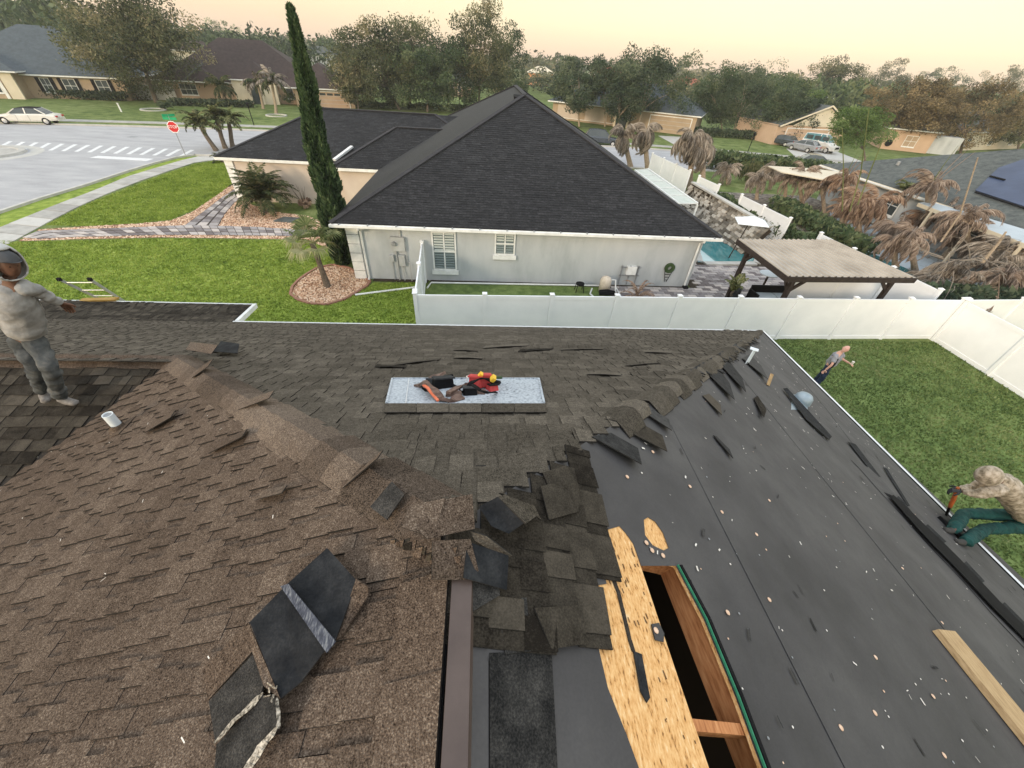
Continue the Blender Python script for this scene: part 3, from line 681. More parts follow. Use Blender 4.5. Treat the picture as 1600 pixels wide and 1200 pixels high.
# hip and ridge caps: bent pieces lapping each other
def cap_piece(P, Q, nA, nB, wA, wB, m, h=.028, name='ridge_cap', th=.007, col=.5):
    P = Vector(P); Q = Vector(Q); d = (Q-P).normalized()
    sa = d.cross(nA).normalized(); sb_ = d.cross(nB).normalized()
    if sa.dot(sb_) > 0 and False: pass
    mid = (nA+nB).normalized()
    # side directions lying in each plane, pointing away from the ridge
    if sa.z > 0: sa = -sa
    if sb_.z > 0: sb_ = -sb_
    mb = MB(); rr_ = []
    for (X, hh) in ((P, h), (Q, h*.40)):
        rr_.append([X+sa*wA+nA*(hh*.52), X+sa*wA*.35+nA*hh, X+mid*(hh+.004), X+sb_*wB*.35+nB*hh, X+sb_*wB+nB*(hh*.52)])
    for i in range(4):
        a_, b_ = rr_[0][i], rr_[0][i+1]; c_, d_ = rr_[1][i+1], rr_[1][i]
        t = mid*th
        mb.mesh8([a_-t*2, b_-t*2, c_-t, d_-t, a_, b_, c_, d_], 0, col, side=1)
    return mb.build(name, m, house)
def cap_line(P, Q, nA, nB, w, m, step=.2, end=.0, jit=.0, rag=0):
    P = Vector(P); Q = Vector(Q); L_ = (Q-P).length; n = int(L_/step); d = (Q-P).normalized()
    for i in range(n):
        s0 = i*step+rng.uniform(-.01, .01); wj = w*(1+rng.uniform(-.08, .08))
        cap_piece(P+d*(s0-.02), P+d*(s0+step*1.25), nA, nB, wj, wj*(1+rng.uniform(-.1, .1)), m, h=.050+rng.uniform(-.002, .006)*(1+rag), col=rng.random())
BS = [M['brown_shingle'], M['shingle_edge']]; CS = [M['cap_shingle'], M['shingle_edge']]
cap_line(Jp, Ap, NF, NL, .17, CS, .24)                       # left hip: butt ends face down-slope
cap_line(Vector((XLW, Jp.y, Jp.z)), Jp+Vector((.1, 0, 0)), NB, NF, .15, BS, .24)
# right hip: first metres survive near the eave only as dark torn caps
# long ridge cap strip on the left of the ridge vent, and the vent itself
for i in range(9):
    y0 = .62-i*.3; cp = MB()
    x0, x1 = -.295, -.115
    p = [LP.xy(x0+rng.uniform(-.01, .01), y0, .034), LP.xy(x1, y0+.01, .040), LP.xy(x1, y0-.31, .034), LP.xy(x0+rng.uniform(-.01, .01), y0-.31, .028)]
    cp.slab(p[::-1], NL, .012, 0, rng.random(), 1); cp.build('ridge_cap', BS, house)
mb = MB()
mb.slab([Vector((-.098, .60, ZR+.050)), Vector((-.03, .60, ZR+.028)), Vector((-.03, -3, ZR+.028)), Vector((-.098, -3, ZR+.050))][::-1], (0.2, 0, 1), .006)
mb.slab([Vector((-.03, .60, ZR+.028)), Vector((-.022, .60, ZR-.02)), Vector((-.022, -3, ZR-.02)), Vector((-.03, -3, ZR+.028))][::-1], (1, 0, .3), .004)
mb.build('ridge_vent', M['vent_brown'], house)
mb = MB(); mb.box(-.122, -.105, -3, .60, ZR-.03, ZR+.012); mb.build('vent_slot', M['black'], house)
# flat pieces by pixel polygons on the right plane
def bits(name, polys, m, hs=.012, t=.006, plane=RPl, edge='shingle_edge', label=None, a=None, parent=None):
    """polys: list of lists of (px,py[,h]) ; a bent sheet made of adjoining facets"""
    lift0 = .012 if name == 'torn_shingle' else .022 if (plane is LP or name in ('torn_cap', 'sheet', 'adhesive_band', 'granule_face', 'torn_edge')) else 0
    mb = MB()
    for q in polys:
        pts = [plane.px(p[0], p[1], (p[2]+lift0) if len(p) > 2 else hs) for p in q]
        nn = (pts[1]-pts[0]).cross(pts[2]-pts[0])
        if nn.length < 1e-9: continue
        nn.normalize()
        if nn.dot(plane.n) < 0: nn = -nn
        aa = rng.random() if a is None else a
        cc_ = sum(pts, Vector())/len(pts)
        if len(pts) > 3:
            for k_ in range(len(pts)): mb.slab([cc_, pts[k_], pts[(k_+1) % len(pts)]], nn, t, 0, aa, 1)
        else: mb.slab(pts, nn, t, 0, aa, 1)
    return mb.build(name, [M[m], M[edge]], parent if parent is not None else house, label=label)
bits('starter_shingle', [[(765, 1020), (862, 1016), (872, 1210), (766, 1210)]], 'black_shingle', .013)
bits('starter_shingle', [[(776, 938), (856, 930), (862, 1014), (790, 1022)]], 'black_shingle', .017)
bits('felt_ridge_strip', [[(729, 905), (776, 920), (800, 1022), (763, 1022), (763, 1210), (730, 1210)]], 'felt', .011)
bits('torn_shingle', [[(676, 845, .075), (735, 842, .085), (748, 892, .07), (724, 906, .05), (675, 905, .06)]], 'brown_shingle', label='brown torn shingle lying over the ridge end')
bits('torn_shingle', [[(730, 846, .08), (795, 868, .075), (792, 922, .045), (724, 903, .07)]], 'shingle_back', label='black felt-side-up shingle lying over the ridge end')
bits('torn_shingle', [[(706, 905, .03), (780, 912, .03), (781, 930, .025), (728, 962, .02), (718, 935, .02)]], 'black_shingle')
bits('torn_shingle', [[(748, 792, .07), (778, 776, .13), (822, 815, .13), (795, 834, .07), (768, 822, .06)]], 'shingle_back', label='dark shingle folded up at the roof peak')
bits('torn_shingle', [[(778, 776, .13), (790, 772, .12), (838, 806, .12), (822, 818, .13)], [(780, 770, .10), (835, 790, .06), (846, 812, .05), (838, 806, .11), (790, 772, .12)]], 'olive_shingle')
bits('torn_shingle', [[(735, 830, .06), (760, 838, .08), (800, 868, .07), (790, 874, .04), (742, 845, .05)]], 'olive_shingle')
bits('torn_shingle', [[(694, 780, .08), (738, 772, .10), (742, 826, .075), (668, 842, .06), (650, 826, .06)]], 'brown_shingle')
bits('torn_shingle', [[(640, 790, .06), (696, 778, .09), (676, 838, .06), (628, 824, .05)]], 'brown_shingle')
bits('torn_shingle', [[(848, 738, .02), (885, 727, .06), (906, 760, .05), (904, 800, .02), (870, 790, .02)]], 'shade_shingle')
bits('torn_shingle', [[(835, 950, .025), (905, 945, .03), (914, 1006, .02), (862, 1014, .02)]], 'shade_shingle')
bits('torn_shingle', [[(845, 760, .025), (880, 750, .035), (902, 800, .03), (858, 812, .02)]], 'shade_shingle')
# ragged cap debris line where the ridge cap tore (left side)
for i in range(16):
    t = i/15; x = 612+t*95+rng.uniform(-5, 5); y = 838+30*math.sin(t*2.2)+rng.uniform(-8, 8)
    w = rng.uniform(7, 16)
    bits('shingle_scrap', [[(x, y, .06), (x+w, y-rng.uniform(0, 6), rng.uniform(.05, .1)), (x+w*.8, y+w*.8, .05), (x-w*.1, y+w*.7, .045)]], rng.choice(['brown_shingle', 'shade_shingle', 'brown_shingle']), plane=LP)
# torn overlap flaps along the right hip
hipd = (Ap-Cp)
flaps = [((925, 682), (1003, 725), (997, 700), (955, 676)), ((990, 678), (1043, 705), (1035, 680), (1003, 662)), ((1008, 645), (1050, 672), (1045, 655), (1020, 640)), ((1025, 622), (1064, 628), (1052, 612), (1030, 606)), ((1040, 602), (1080, 618), (1070, 600), (1050, 592)),
         ((1098, 618), (1128, 648), (1126, 632), (1108, 615)), ((1100, 578), (1148, 624), (1140, 598), (1118, 570)), ((1128, 572), (1166, 612), (1160, 590), (1140, 565)), ((1136, 545), (1160, 565), (1158, 552), (1145, 540)), ((1160, 560), (1200, 592), (1190, 572), (1172, 553)), ((1178, 622), (1194, 652), (1198, 640), (1184, 618)),
         ((1070, 598), (1104, 622), (1098, 604), (1082, 590)), ((1115, 680), (1146, 716), (1140, 702), (1120, 682)), ((975, 700), (1002, 704), (992, 672), (978, 668)), ((1150, 548), (1180, 575), (1176, 560), (1160, 545)), ((1185, 535), (1202, 556), (1203, 548), (1192, 533))]
for q in flaps[:3]+flaps[5:8]+flaps[9:11]+flaps[12:13]:
    hh = rng.uniform(.03, .06)
    bits('torn_shingle', [[(*q[0], hh*.3), (*q[1], hh), (*q[2], .006), (*q[3], .0)]], rng.choice(['shade_shingle', 'torn_dark', 'torn_dark']))
hd_ = (Ap-Cp).normalized(); xd_ = Vector((crr, 0, -S*crr))
for i in range(64):
    t = .20+.48*(i/64)+rng.uniform(-.01, .01); L0 = (Ap-Cp).length; c = Cp+(Ap-Cp)*t
    ln = rng.uniform(.18, .38); ex = rng.uniform(.10, .34) if i % 3 else rng.uniform(.02, .10); sk = rng.uniform(-.15, .2); hh = rng.uniform(.005, .04)
    a_ = c-xd_*.10+NR*.028; b_ = c+hd_*ln-xd_*.10+NR*.028
    c_ = c+hd_*(ln*rng.uniform(.3, .8)+sk*.3)+xd_*ex+NR*(.02+hh); d_ = c+hd_*sk+xd_*ex*rng.uniform(.7, 1.1)+NR*(.016+hh*.6)
    mb = MB(); mb.slab([a_, b_, c_, d_], NR, .005, 0, rng.random(), 1); mb.build('torn_shingle', [M[rng.choice(['olive_shingle', 'torn_dark', 'shade_shingle', 'torn_dark'])], M['shingle_edge']], house)
OC = [M['olive_shingle'], M['shingle_edge']]
L0 = (Ap-Cp).length; dh = (Ap-Cp)/L0
for k in range(int(L0/.24)):
    P = Cp+dh*(k*.24); wv = rng.uniform(.09, .17)
    if rng.random() < .12 or k*.24 > L0-1.9: continue
    cap_piece(P, P+dh*.30, NF, NR, rng.uniform(.12, .2), wv if k > 22 else rng.uniform(.03, .12), OC, h=.058+rng.uniform(-.004, .01), name='hip_shingle', col=rng.random())
# thin lifted slivers / gaps on the front plane
for i in range(11):
    x = rng.uniform(400, 1080); y = rng.uniform(528, 588)
    if x > 590 and x < 860 and y > 575: continue
    w = rng.uniform(25, 80); sl_ = rng.uniform(-.16, .16)
    bits('lifted_shingle', [[(x, y, .028), (x+w*.5, y+w*.5*sl_-1, .042), (x+w, y+w*sl_, .028), (x+w+4, y+w*sl_-4, .012), (x+4, y-4, .012)]], rng.choice(['olive_shingle', 'olive_shingle', 'shade_shingle']), plane=FP)
for (x0, y0, x1, y1) in ((330, 553, 290, 546), (300, 590, 325, 572), (372, 640, 420, 622), (325, 708, 378, 682), (535, 762, 590, 715), (225, 676, 266, 652), (400, 780, 440, 770)):
    bits('lifted_shingle', [[(x0, y0, .03), (x0+10, y0-14, .02), (x1+8, y1-12, .02), (x1, y1, .07)]], 'brown_shingle', plane=LP)
bits('torn_cap', [[(578, 792, .05), (612, 752, .055), (632, 772, .06), (604, 812, .05)]], 'black_shingle', plane=LP)
# layered edge of the hole and framing in it
HR = [RPl.px(1056, 884), RPl.px(1100, 968), RPl.px(1150, 1090), RPl.px(1196, 1215)]
dn = -NR
fr = [RPl.px(1008, 893, -.03), RPl.px(1058, 908, -.03)]
def beam(name, A_, B_, w, h, m='lumber'):
    mb = MB(); mb.bar(A_, B_, w, h, up=NR); return mb.build(name, M[m], house)
def shift(P, dx, dy=0): return P+Vector((dx, dy, -S*dx))
beam('rafter', shift(RPl.px(1050, 884, -.095), -.012), shift(RPl.px(1188, 1215, -.095), -.012), .038, .145)
beam('header', RPl.px(985, 870, -.095)+Vector((0, .0, 0)), RPl.px(1075, 892, -.095), .038, .145)
beam('blocking', RPl.px(1070, 1135, -.062), RPl.px(1160, 1143, -.062), .038, .07)
beam('rafter', shift(RPl.px(1000, 905, -.1), -.16), shift(RPl.px(1103, 1215, -.1), -.16), .038, .145)
mb = MB()
for i in range(3): mb.bar(HR[i]+NR*.014, HR[i+1]+NR*.014, .006, .010, up=NR)
mb.build('felt_edge', M['green_wrap'], house)
mb = MB()
for i in range(3): mb.bar(shift(HR[i], .016)+NR*.016, shift(HR[i+1], .016)+NR*.016, .020, .012, up=NR)
mb.build('rolled_felt', M['black'], house)
# board seam and dark scrape on the exposed boards
bits('felt_scrap', [[(990, 1017, .008), (1003, 1022, .008), (1016, 1090, .008), (1011, 1098, .008), (1001, 1080, .008)]], 'shingle_back', t=.004)
sc = [(958, 905), (966, 925), (972, 950), (978, 975), (984, 1000), (990, 1018)]
for i in range(len(sc)-1):
    bits('scrape', [[(sc[i][0]-2, sc[i][1], .005), (sc[i][0]+3.5, sc[i][1], .005), (sc[i+1][0]+3, sc[i+1][1], .005), (sc[i+1][0]-2, sc[i+1][1], .005)]], 'osb_dark', t=.003)
bits('felt_scrap', [[(1018, 975, .01), (1030, 973, .01), (1038, 990, .01), (1037, 1003, .01), (1024, 1000, .01)]], 'felt', t=.004)
for i in range(64):
    t = rng.random(); x = 925+t*150+rng.uniform(-5, 60); y = 840+t*350+rng.uniform(-60, 30)
    if not in_poly(x, y, [(935, 835), (990, 852), (1060, 1060), (1100, 1200), (1012, 1200), (950, 1060), (925, 925)]): continue
    l = rng.uniform(2, 9)*(1 if rng.random() < .8 else 1.6); w_ = rng.uniform(.4, 1.0)
    bits('scrape', [[(x, y, .004), (x+w_, y-.6, .004), (x+w_*.8+l*.45, y+l, .004), (x+l*.4, y+l, .004)]], 'fleck', t=.002)
# cap nails and chips ---------------------------------------------------------
mbn = MB(); mbn.lathe([(0, .005), (.008, .005), (.012, .002), (.012, .0)], (0, 0, 0), 10)
nail_me = {'chip_white': mbn.mesh('nail_cap', M['chip_white']), 'nail_orange': mbn.mesh('nail_cap', M['nail_orange']), 'galv': mbn.mesh('nail_cap', M['galv'])}
rotR = Vector((0, 0, 1)).rotation_difference(NR).to_euler()
def nail(px_, py_, k='nail_orange', s_=1):
    o = bpy.data.objects.new('nail_cap', nail_me[k]); COL.objects.link(o); o.location = RPl.px(px_, py_, .012); o.rotation_euler = rotR; o.scale = (s_, s_, s_); o.parent = house
for p in ((1010, 848), (1019, 860), (1036, 868), (1025, 985), (1137, 957), (1202, 937), (1182, 835), (1368, 1027), (1367, 1114), (1314, 1137), (1458, 1088), (1128, 800), (1078, 760), (1472, 973), (1020, 706), (980, 745), (1202, 782), (1475, 1180), (1410, 888)): nail(*p, 'nail_orange', 1.1)
nails = 0
while nails < 80:
    x, y = rng.uniform(930, 1600), rng.uniform(560, 1200); P = RPl.px(x, y)
    if P.x < .9 or P.x > 7.9 or P.y > P.x-XR+YA-.3 or P.y < -.2: continue
    if in_poly(x, y, felt_gap): continue
    nail(x, y, rng.choice(['chip_white', 'galv', 'galv', 'chip_white', 'nail_orange']), rng.uniform(.3, .62)); nails += 1
# debris flecks
V = []; F = []; AV = []
for i in range(520):
    x = rng.uniform(.9, 7.9); y = rng.uniform(-1.5, 8.5)
    if y > x-XR+YA: continue
    px_, py_, z_ = PJ(RPl.xy(x, y))
    if in_poly(px_, py_, felt_gap): continue
    l = rng.uniform(.004, .016)*(1+z_*.12); w = l*rng.uniform(.15, .5); th = rng.uniform(0, 3.14); h = .014
    d = Vector((math.cos(th)*crr, math.sin(th), -S*math.cos(th)*crr)); n2 = NR.cross(d); c = RPl.xy(x, y, h)
    k = len(V); V += [c-d*l-n2*w, c+d*l-n2*w*.6, c+d*l*.8+n2*w, c-d*l*.9+n2*w*.8]; F.append((k, k+1, k+2, k+3)); AV.append(rng.random())
o = np_obj('wood_chips', np.array([tuple(v) for v in V]), np.array(F), M['chip_white'], a=AV, kind='stuff'); tag(o, 'pale wood and paper chips scattered over the black felt', 'debris')
V = []; F = []; AV = []
for i in range(150):
    x = rng.uniform(.9, 7.9); y = rng.uniform(-1.5, 8.5)
    if y > x-XR+YA: continue
    px_, py_, z_ = PJ(RPl.xy(x, y))
    if in_poly(px_, py_, felt_gap): continue
    l = rng.uniform(.008, .028)*(1+z_*.2); w = l*rng.uniform(.1, .3); th = rng.gauss(1.2, .5); h = .016
    d = Vector((math.cos(th)*crr, math.sin(th), -S*math.cos(th)*crr)); n2 = NR.cross(d); c = RPl.xy(x, y, h)
    k = len(V); V += [c-d*l-n2*w, c+d*l-n2*w*.3, c+d*l*.8+n2*w, c-d*l*.9+n2*w*.8]; F.append((k, k+1, k+2, k+3)); AV.append(rng.random())
o = np_obj('felt_shreds', np.array([tuple(v) for v in V]), np.array(F), M['torn_dark'], a=AV, kind='stuff'); tag(o, 'small black shingle shreds scattered over the felt', 'debris')
V = []; F = []; AV = []
for i in range(60):
    x = rng.uniform(-5, -.3); y = rng.uniform(0, 4); P = LP.xy(x, y, .03)
    if y > rl((x-XLE)/cl)[1]: continue
    l = rng.uniform(.006, .02); w = .002; th = rng.uniform(0, 3.14); d = Vector((math.cos(th), math.sin(th), SL*math.cos(th))).normalized(); n2 = NL.cross(d)
    k = len(V); V += [P-d*l-n2*w, P+d*l-n2*w, P+d*l+n2*w, P-d*l+n2*w]; F.append((k, k+1, k+2, k+3)); AV.append(rng.random())
o = np_obj('straw_bits', np.array([tuple(v) for v in V]), np.array(F), M['chip_white'], a=AV, kind='stuff'); tag(o, 'tiny pale splinters lying on the brown shingles', 'debris')
# eave clutter along right gutter: loose felt strips
for (x0, y0, x1, y1, w) in ((1404, 782, 1440, 822, 3), (1325, 690, 1372, 745, 4), (1380, 730, 1420, 790, 2)):
    bits('felt_shred', [[(x0, y0, .03), (x0+w*3, y0+w, .05), (x1+w, y1, .02), (x1-w, y1, .02)]], 'shingle_back')

# ---- loose things on the roof -------------------------------------------------
def loose(name, polys, m, plane, label, cat='shingle', t=.006, edge='shingle_edge', extra=None, group=None):
    c = plane.px(*polys[0][0][:2]); th_ = thing(name, label, cat, c, group=group)
    bits('sheet', polys, m, t=t, plane=plane, edge=edge, parent=th_)
    for (nm, pl_, mm, tt) in (extra or []): bits(nm, pl_, mm, t=tt, plane=plane, edge=mm, parent=th_)
    return th_
# big flipped shingle with blue-grey adhesive band
loose('flipped_shingle', [[(390, 972, .12), (448, 913, .10), (512, 1010, .06), (470, 1066, .05), (438, 1092, .06)], [(448, 913, .10), (511, 856, .06), (558, 908, .04), (524, 1000, .05), (512, 1010, .06)]], 'shingle_back', LP, 'torn shingle lying black side up with a blue-grey adhesive band', extra=[
    ('adhesive_band', [[(438, 916, .115), (450, 912, .115), (524, 1002, .07), (510, 1020, .07)]], 'adhesive', .004),
    ('granule_face', [[(556, 905, .05), (576, 918, .045), (575, 930, .03), (534, 994, .02), (524, 1000, .03)]], 'brown_shingle', .006)])
loose('folded_shingle', [[(316, 1046, .05), (388, 972, .09), (394, 1018, .07), (325, 1094, .025)], [(388, 972, .09), (438, 1092, .07), (412, 1072, .08), (394, 1018, .075)]], 'brown_shingle', LP, 'brown shingle folded over beside the flipped black one')
loose('split_shingle', [[(326, 1096, .03), (395, 1022, .06), (412, 1068, .07), (408, 1082, .06), (336, 1160, .025)], [(338, 1164, .025), (410, 1086, .06), (432, 1090, .07), (436, 1136, .05), (378, 1200, .03), (330, 1260, .02)]], 'black_shingle', LP, 'split black shingle with pale fibrous torn edges, below the folded brown one', extra=[
    ])
TE = [o for o in house.children if False]
tr_ = [o for o in COL.objects if o.name.startswith('split_shingle')][0]
def jag(line, w, hs, name='torn_edge'):
    P = resample([Vector((x, y, 0)) for x, y in line], 9); q = []; wa = wb = .6
    for k, p in enumerate(P):
        d = (P[min(k+1, 9)]-P[max(0, k-1)]).normalized(); n = Vector((-d.y, d.x, 0)); wa = min(1.05, max(.3, wa+rng.uniform(-.28, .28))); wb = min(1.0, max(.1, wb+rng.uniform(-.28, .28))); tp = .35 if k in (0, 9) else 1; q.append((p+n*w*wa*tp, p-n*w*wb*tp))
    bits(name, [[(q[k][0].x, q[k][0].y, hs), (q[k+1][0].x, q[k+1][0].y, hs), (q[k+1][1].x, q[k+1][1].y, hs-.006), (q[k][1].x, q[k][1].y, hs-.004)] for k in range(9)], 'torn_fibre', t=.0015, plane=LP, edge='torn_fibre', parent=tr_)
jag([(334, 1161), (368, 1124), (390, 1104), (410, 1081)], 4.5, .062)
jag([(433, 1090), (436, 1112), (435, 1138)], 4, .085); jag([(432, 1136), (410, 1162), (392, 1190), (360, 1240)], 8, .062)
for k in range(6):
    x, y = rng.uniform(404, 436), rng.uniform(1074, 1100); jag([(x, y), (x+rng.uniform(-14, 6), y+rng.uniform(-10, 14))], 1.2, .09, 'splinter')
loose('shingle_offcut', [[(334, 549, .05), (345, 533, .13), (374, 537, .13), (371, 552, .05)]], 'shingle_back', FP, 'black shingle offcut standing on edge on the brown slope left of centre')
bits('lifted_shingle', [[(300, 549, .02), (340, 549, .04), (340, 543, .04), (300, 546, .02)]], 'black_shingle', plane=FP)
# boards and vents
def board(name, A_, B_, w, h, m, label, cat, plane):
    A_ = plane.px(*A_, h/2+.01); B_ = plane.px(*B_, h/2+.01); th_ = thing(name, label, cat, A_)
    mb = MB(); mb.bar(A_, B_, w, h, up=plane.n); return mb.build('board', M[m], th_), th_
o, _t = board('wood_plank', (1475, 986), (1703, 1264), .36, .045, 'plank', 'bare yellow pine plank lying on the felt at right', 'plank', RPl)
# small upright offcut
P0 = RPl.px(1200, 602, .01); th_ = thing('wood_offcut', 'small pale wood block propped on the felt below the hip', 'offcut', P0)
mb = MB(); mb.bar(P0, P0+Vector((.05, .10, .16)), .13, .03, up=(.6, -.7, .2)); mb.build('block', M['plank'], th_)
P0 = RPl.px(1167, 568, .01); th_ = thing('metal_flashing', 'bright bent metal flashing standing among the torn hip shingles', 'flashing', P0)
mb = MB(); mb.bar(P0, P0+Vector((.06, .06, .24)), .13, .012, up=(.5, -.8, .1)); mb.bar(P0+Vector((.05, .06, .24)), P0+Vector((.10, .13, .24)), .13, .012); mb.build('bent_strip', M['pvc'], th_)
# goose neck vent hood by right eave
P0 = RPl.px(1252, 628, .0); th_ = thing('vent_hood', 'blue-grey metal vent hood on the felt near the right eave', 'vent', P0)
mb = MB()
for i in range(8):
    a0_, a1_ = math.pi*i/8*.5, math.pi*(i+1)/8*.5
mb.lathe([(0, .19), (.06, .185), (.11, .16), (.14, .11), (.145, .03), (.145, .0)], (P0.x, P0.y, P0.z), 18)
mb.build('hood', M['blue_hood'], th_, smooth=True)
mb = MB(); mb.slab([RPl.px(1236, 640, .01), RPl.px(1262, 640, .01), RPl.px(1262, 618, .01), RPl.px(1238, 616, .01)], NR, .006); mb.build('flange', M['blue_hood'], th_)
loose('shingle_strip', [[(1224, 607, .02), (1230, 606, .05), (1262, 640, .05), (1300, 682, .03), (1296, 687, .02), (1260, 655, .02)]], 'shingle_back', RPl, 'long black shingle strip lying beside the vent hood')
# plumbing vent on left plane
P0 = LP.px(189, 672, .0); th_ = thing('plumbing_vent', 'white plastic vent pipe standing in its lead boot on the brown slope', 'vent pipe', P0)
top_ = AX(176, 648, P0.x-.0); top_ = P0+Vector((0, .0, .22))
mb = MB(); r1, r2 = .042, .036
mb.lathe([(r2, .0), (r2, .215), (r1, .215), (r1, 0)], P0, 18); mb.build('pipe', M['pvc'], th_, smooth=False)
mb = MB(); mb.lathe([(.0, .205), (r2*.98, .205)], P0, 18); mb.build('pipe_bore', M['galv'], th_)
mb = MB(); mb.slab([LP.xy(P0.x-.17, P0.y-.12, .022), LP.xy(P0.x+.10, P0.y-.12, .030), LP.xy(P0.x+.10, P0.y+.12, .030), LP.xy(P0.x-.17, P0.y+.12, .022)][::1], NL, .004); mb.lathe([(.085, .02), (.06, .04), (.05, .09)], P0, 16); mb.build('boot', M['brown_shingle'], th_)
# metal sheet
sx0, sx1, sy0, sy1 = sheet_rect
th_ = thing('metal_sheet', 'speckled grey sheet-metal flashing lying on the far slope under the tool belt', 'metal sheet', FP.xy(0, sy0))
q = [FP.px(604, 630, .03), FP.px(850, 630, .03), FP.px(842, 592, .035), FP.px(613, 592, .035)]
mb = MB(); mb.slab(q, NF, .006); mb.build('sheet', M['sheet_metal'], th_)
mb = MB()
for a_, b_ in ((q[0], q[3]), (q[1], q[2]), (q[3], q[2])): mb.bar(a_+NF*.005, b_+NF*.005, .018, .014, up=NF)
mb.build('folded_edge', M['sheet_metal'], th_)
mb = MB(); s1, s2 = FP.px(634, 630, .032), FP.px(639, 592, .037); mb.bar(s1, s2, .008, .008, up=NF); mb.build('seam', M['drip_edge'], th_)

for i in range(5):
    x0 = 600+i*51; bits('overlap_shingle', [[(x0, 644, .03), (x0+50, 644-.5, .032), (x0+50, 630, .045), (x0, 630, .045)]], 'olive_shingle', plane=FP, t=.008)
# ---- tool belt on the sheet ----------------------------------------------------
def FPh(x, y, h): return FP.px(x, y, h)
belt = thing('tool_belt', 'brown leather tool belt with orange-striped strap, left on the metal sheet', 'tool belt', FP.px(690, 625))
mb = MB()
def strap(pts, w, t, m, name, parent, smooth=True):
    mb = MB(); P = [FPh(*p) for p in pts]
    for i in range(len(P)-1): mb.bar(P[i], P[i+1]+(P[i+1]-P[i])*.12, w, t, up=NF)
    return mb.build(name, M[m], parent)
def blob(name, c, r_, m, parent, seed=0, sub=2, jag=.25):
    bm = bmesh.new(); bmesh.ops.create_icosphere(bm, subdivisions=sub, radius=1); rr = random.Random(seed)
    for v in bm.verts:
        k = 1+jag*(rr.random()-.5); v.co = Vector((v.co.x*r_[0], v.co.y*r_[1], v.co.z*r_[2]))*k
    me = bpy.data.meshes.new(name); bm.to_mesh(me); bm.free(); me.materials.append(m)
    o = bpy.data.objects.new(name, me); COL.objects.link(o); o.parent = parent
    o.location = (wm(parent).inverted() @ Vector(c)) if parent else c; return o
def bandline(name, pts, w, t, m, parent):
    mb = MB(); P = [FPh(*p) for p in pts]; n = 5*(len(P)-1)
    Q = []
    for k in range(n+1):
        u = k/n*(len(P)-1); a = min(int(u), len(P)-2); Q.append(P[a].lerp(P[a+1], u-a))
    for k in range(2):
        Q = [Q[0]]+[(Q[i-1]+Q[i]*2+Q[i+1])/4 for i in range(1, len(Q)-1)]+[Q[-1]]
    prev = None
    for k, q in enumerate(Q):
        d = (Q[min(k+1, n)]-Q[max(0, k-1)]).normalized(); sd = d.cross(NF).normalized(); up = (NF+sd*.5*math.sin(k*.5)).normalized(); sd = d.cross(up).normalized()
        cur = (q-sd*w/2, q+sd*w/2, up)
        if prev: mb.mesh8([prev[0]-prev[2]*t, prev[1]-prev[2]*t, cur[1]-up*t, cur[0]-up*t, prev[0], prev[1], cur[1], cur[0]])
        prev = cur
    return mb.build(name, M[m], parent)
def pocket(name, c, w, h, d, rot, m, parent, flap=None):
    """tapered sewn pouch lying on its back"""
    mb = MB(); c = FPh(*c); X = Vector((math.cos(rot), math.sin(rot)*cf, -S*math.sin(rot)*cf)); Y = NF.cross(X)
    def P(u, v, z): return c+X*u+Y*v+NF*z
    a, b = w/2, w/2*.78
    mb.mesh8([P(-a, -h/2, 0), P(a, -h/2, 0), P(b, h/2, 0), P(-b, h/2, 0), P(-a*.9, -h/2+.01, d), P(a*.9, -h/2+.01, d*.9), P(b*.85, h/2-.015, d*.7), P(-b*.85, h/2-.015, d*.75)])
    o = mb.build(name, M[m], parent); bv = o.modifiers.new('b', 'BEVEL'); bv.width = .012; bv.segments = 3
    if flap:
        mb = MB(); mb.mesh8([P(-a*1.03, -h*.5, d*.93), P(a*1.03, -h*.5, d*.88), P(a*.95, h*.02, d*.95), P(-a*.95, h*.05, d*.97), P(-a*1.03, -h*.5, d*1.05), P(a*1.03, -h*.5, d), P(a*.95, h*.02, d*1.05), P(-a*.95, h*.05, d*1.08)]); mb.build('pouch_flap', M[flap], o)
    return o
bandline('padded_strap', ((652, 600, .05), (662, 596, .10), (672, 601, .11), (679, 612, .09), (690, 621, .06), (706, 624, .05), (722, 618, .06)), .075, .03, 'leather', belt)
bandline('orange_stripe', ((662, 601, .125), (669, 606, .13), (675, 614, .105), (684, 625, .065)), .022, .012, 'orange_strap', belt)
bandline('padded_strap', ((670, 594, .05), (680, 587, .08), (692, 581, .09)), .06, .03, 'leather', belt)
bandline('webbing', ((655, 606, .03), (668, 611, .04), (682, 606, .05), (700, 600, .06), (716, 604, .05), (730, 598, .06)), .04, .008, 'black', belt)
pocket('pouch', (690, 606, .02), .20, .17, .11, .5, 'black', belt, 'glove')
pocket('pouch', (677, 600, .02), .12, .13, .07, -.4, 'glove', belt)
pocket('pouch', (709, 620, .02), .15, .08, .07, .1, 'leather', belt)
pocket('pouch', (700, 594, .02), .11, .09, .07, .9, 'black', belt)
bandline('strap', ((700, 612, .10), (716, 604, .11), (730, 598, .08)), .035, .02, 'leather', belt)
mb = MB(); b0 = FPh(650, 606, .03); mb.bar(b0, FPh(660, 606, .03), .012, .01); mb.bar(FPh(651, 600, .04), FPh(659, 600, .04), .012, .01); mb.bar(b0, FPh(651, 600, .04), .012, .01); mb.bar(FPh(660, 606, .03), FPh(659, 600, .04), .012, .01); mb.build('buckle', M['galv'], belt)
bag = thing('tool_pouch', 'red and black nail pouch with yellow clips, lying right of the leather belt', 'tool pouch', FP.px(750, 620))
pocket('red_pocket', (745, 604, .04), .13, .15, .11, -.25, 'red_bag', bag, 'red_bag')
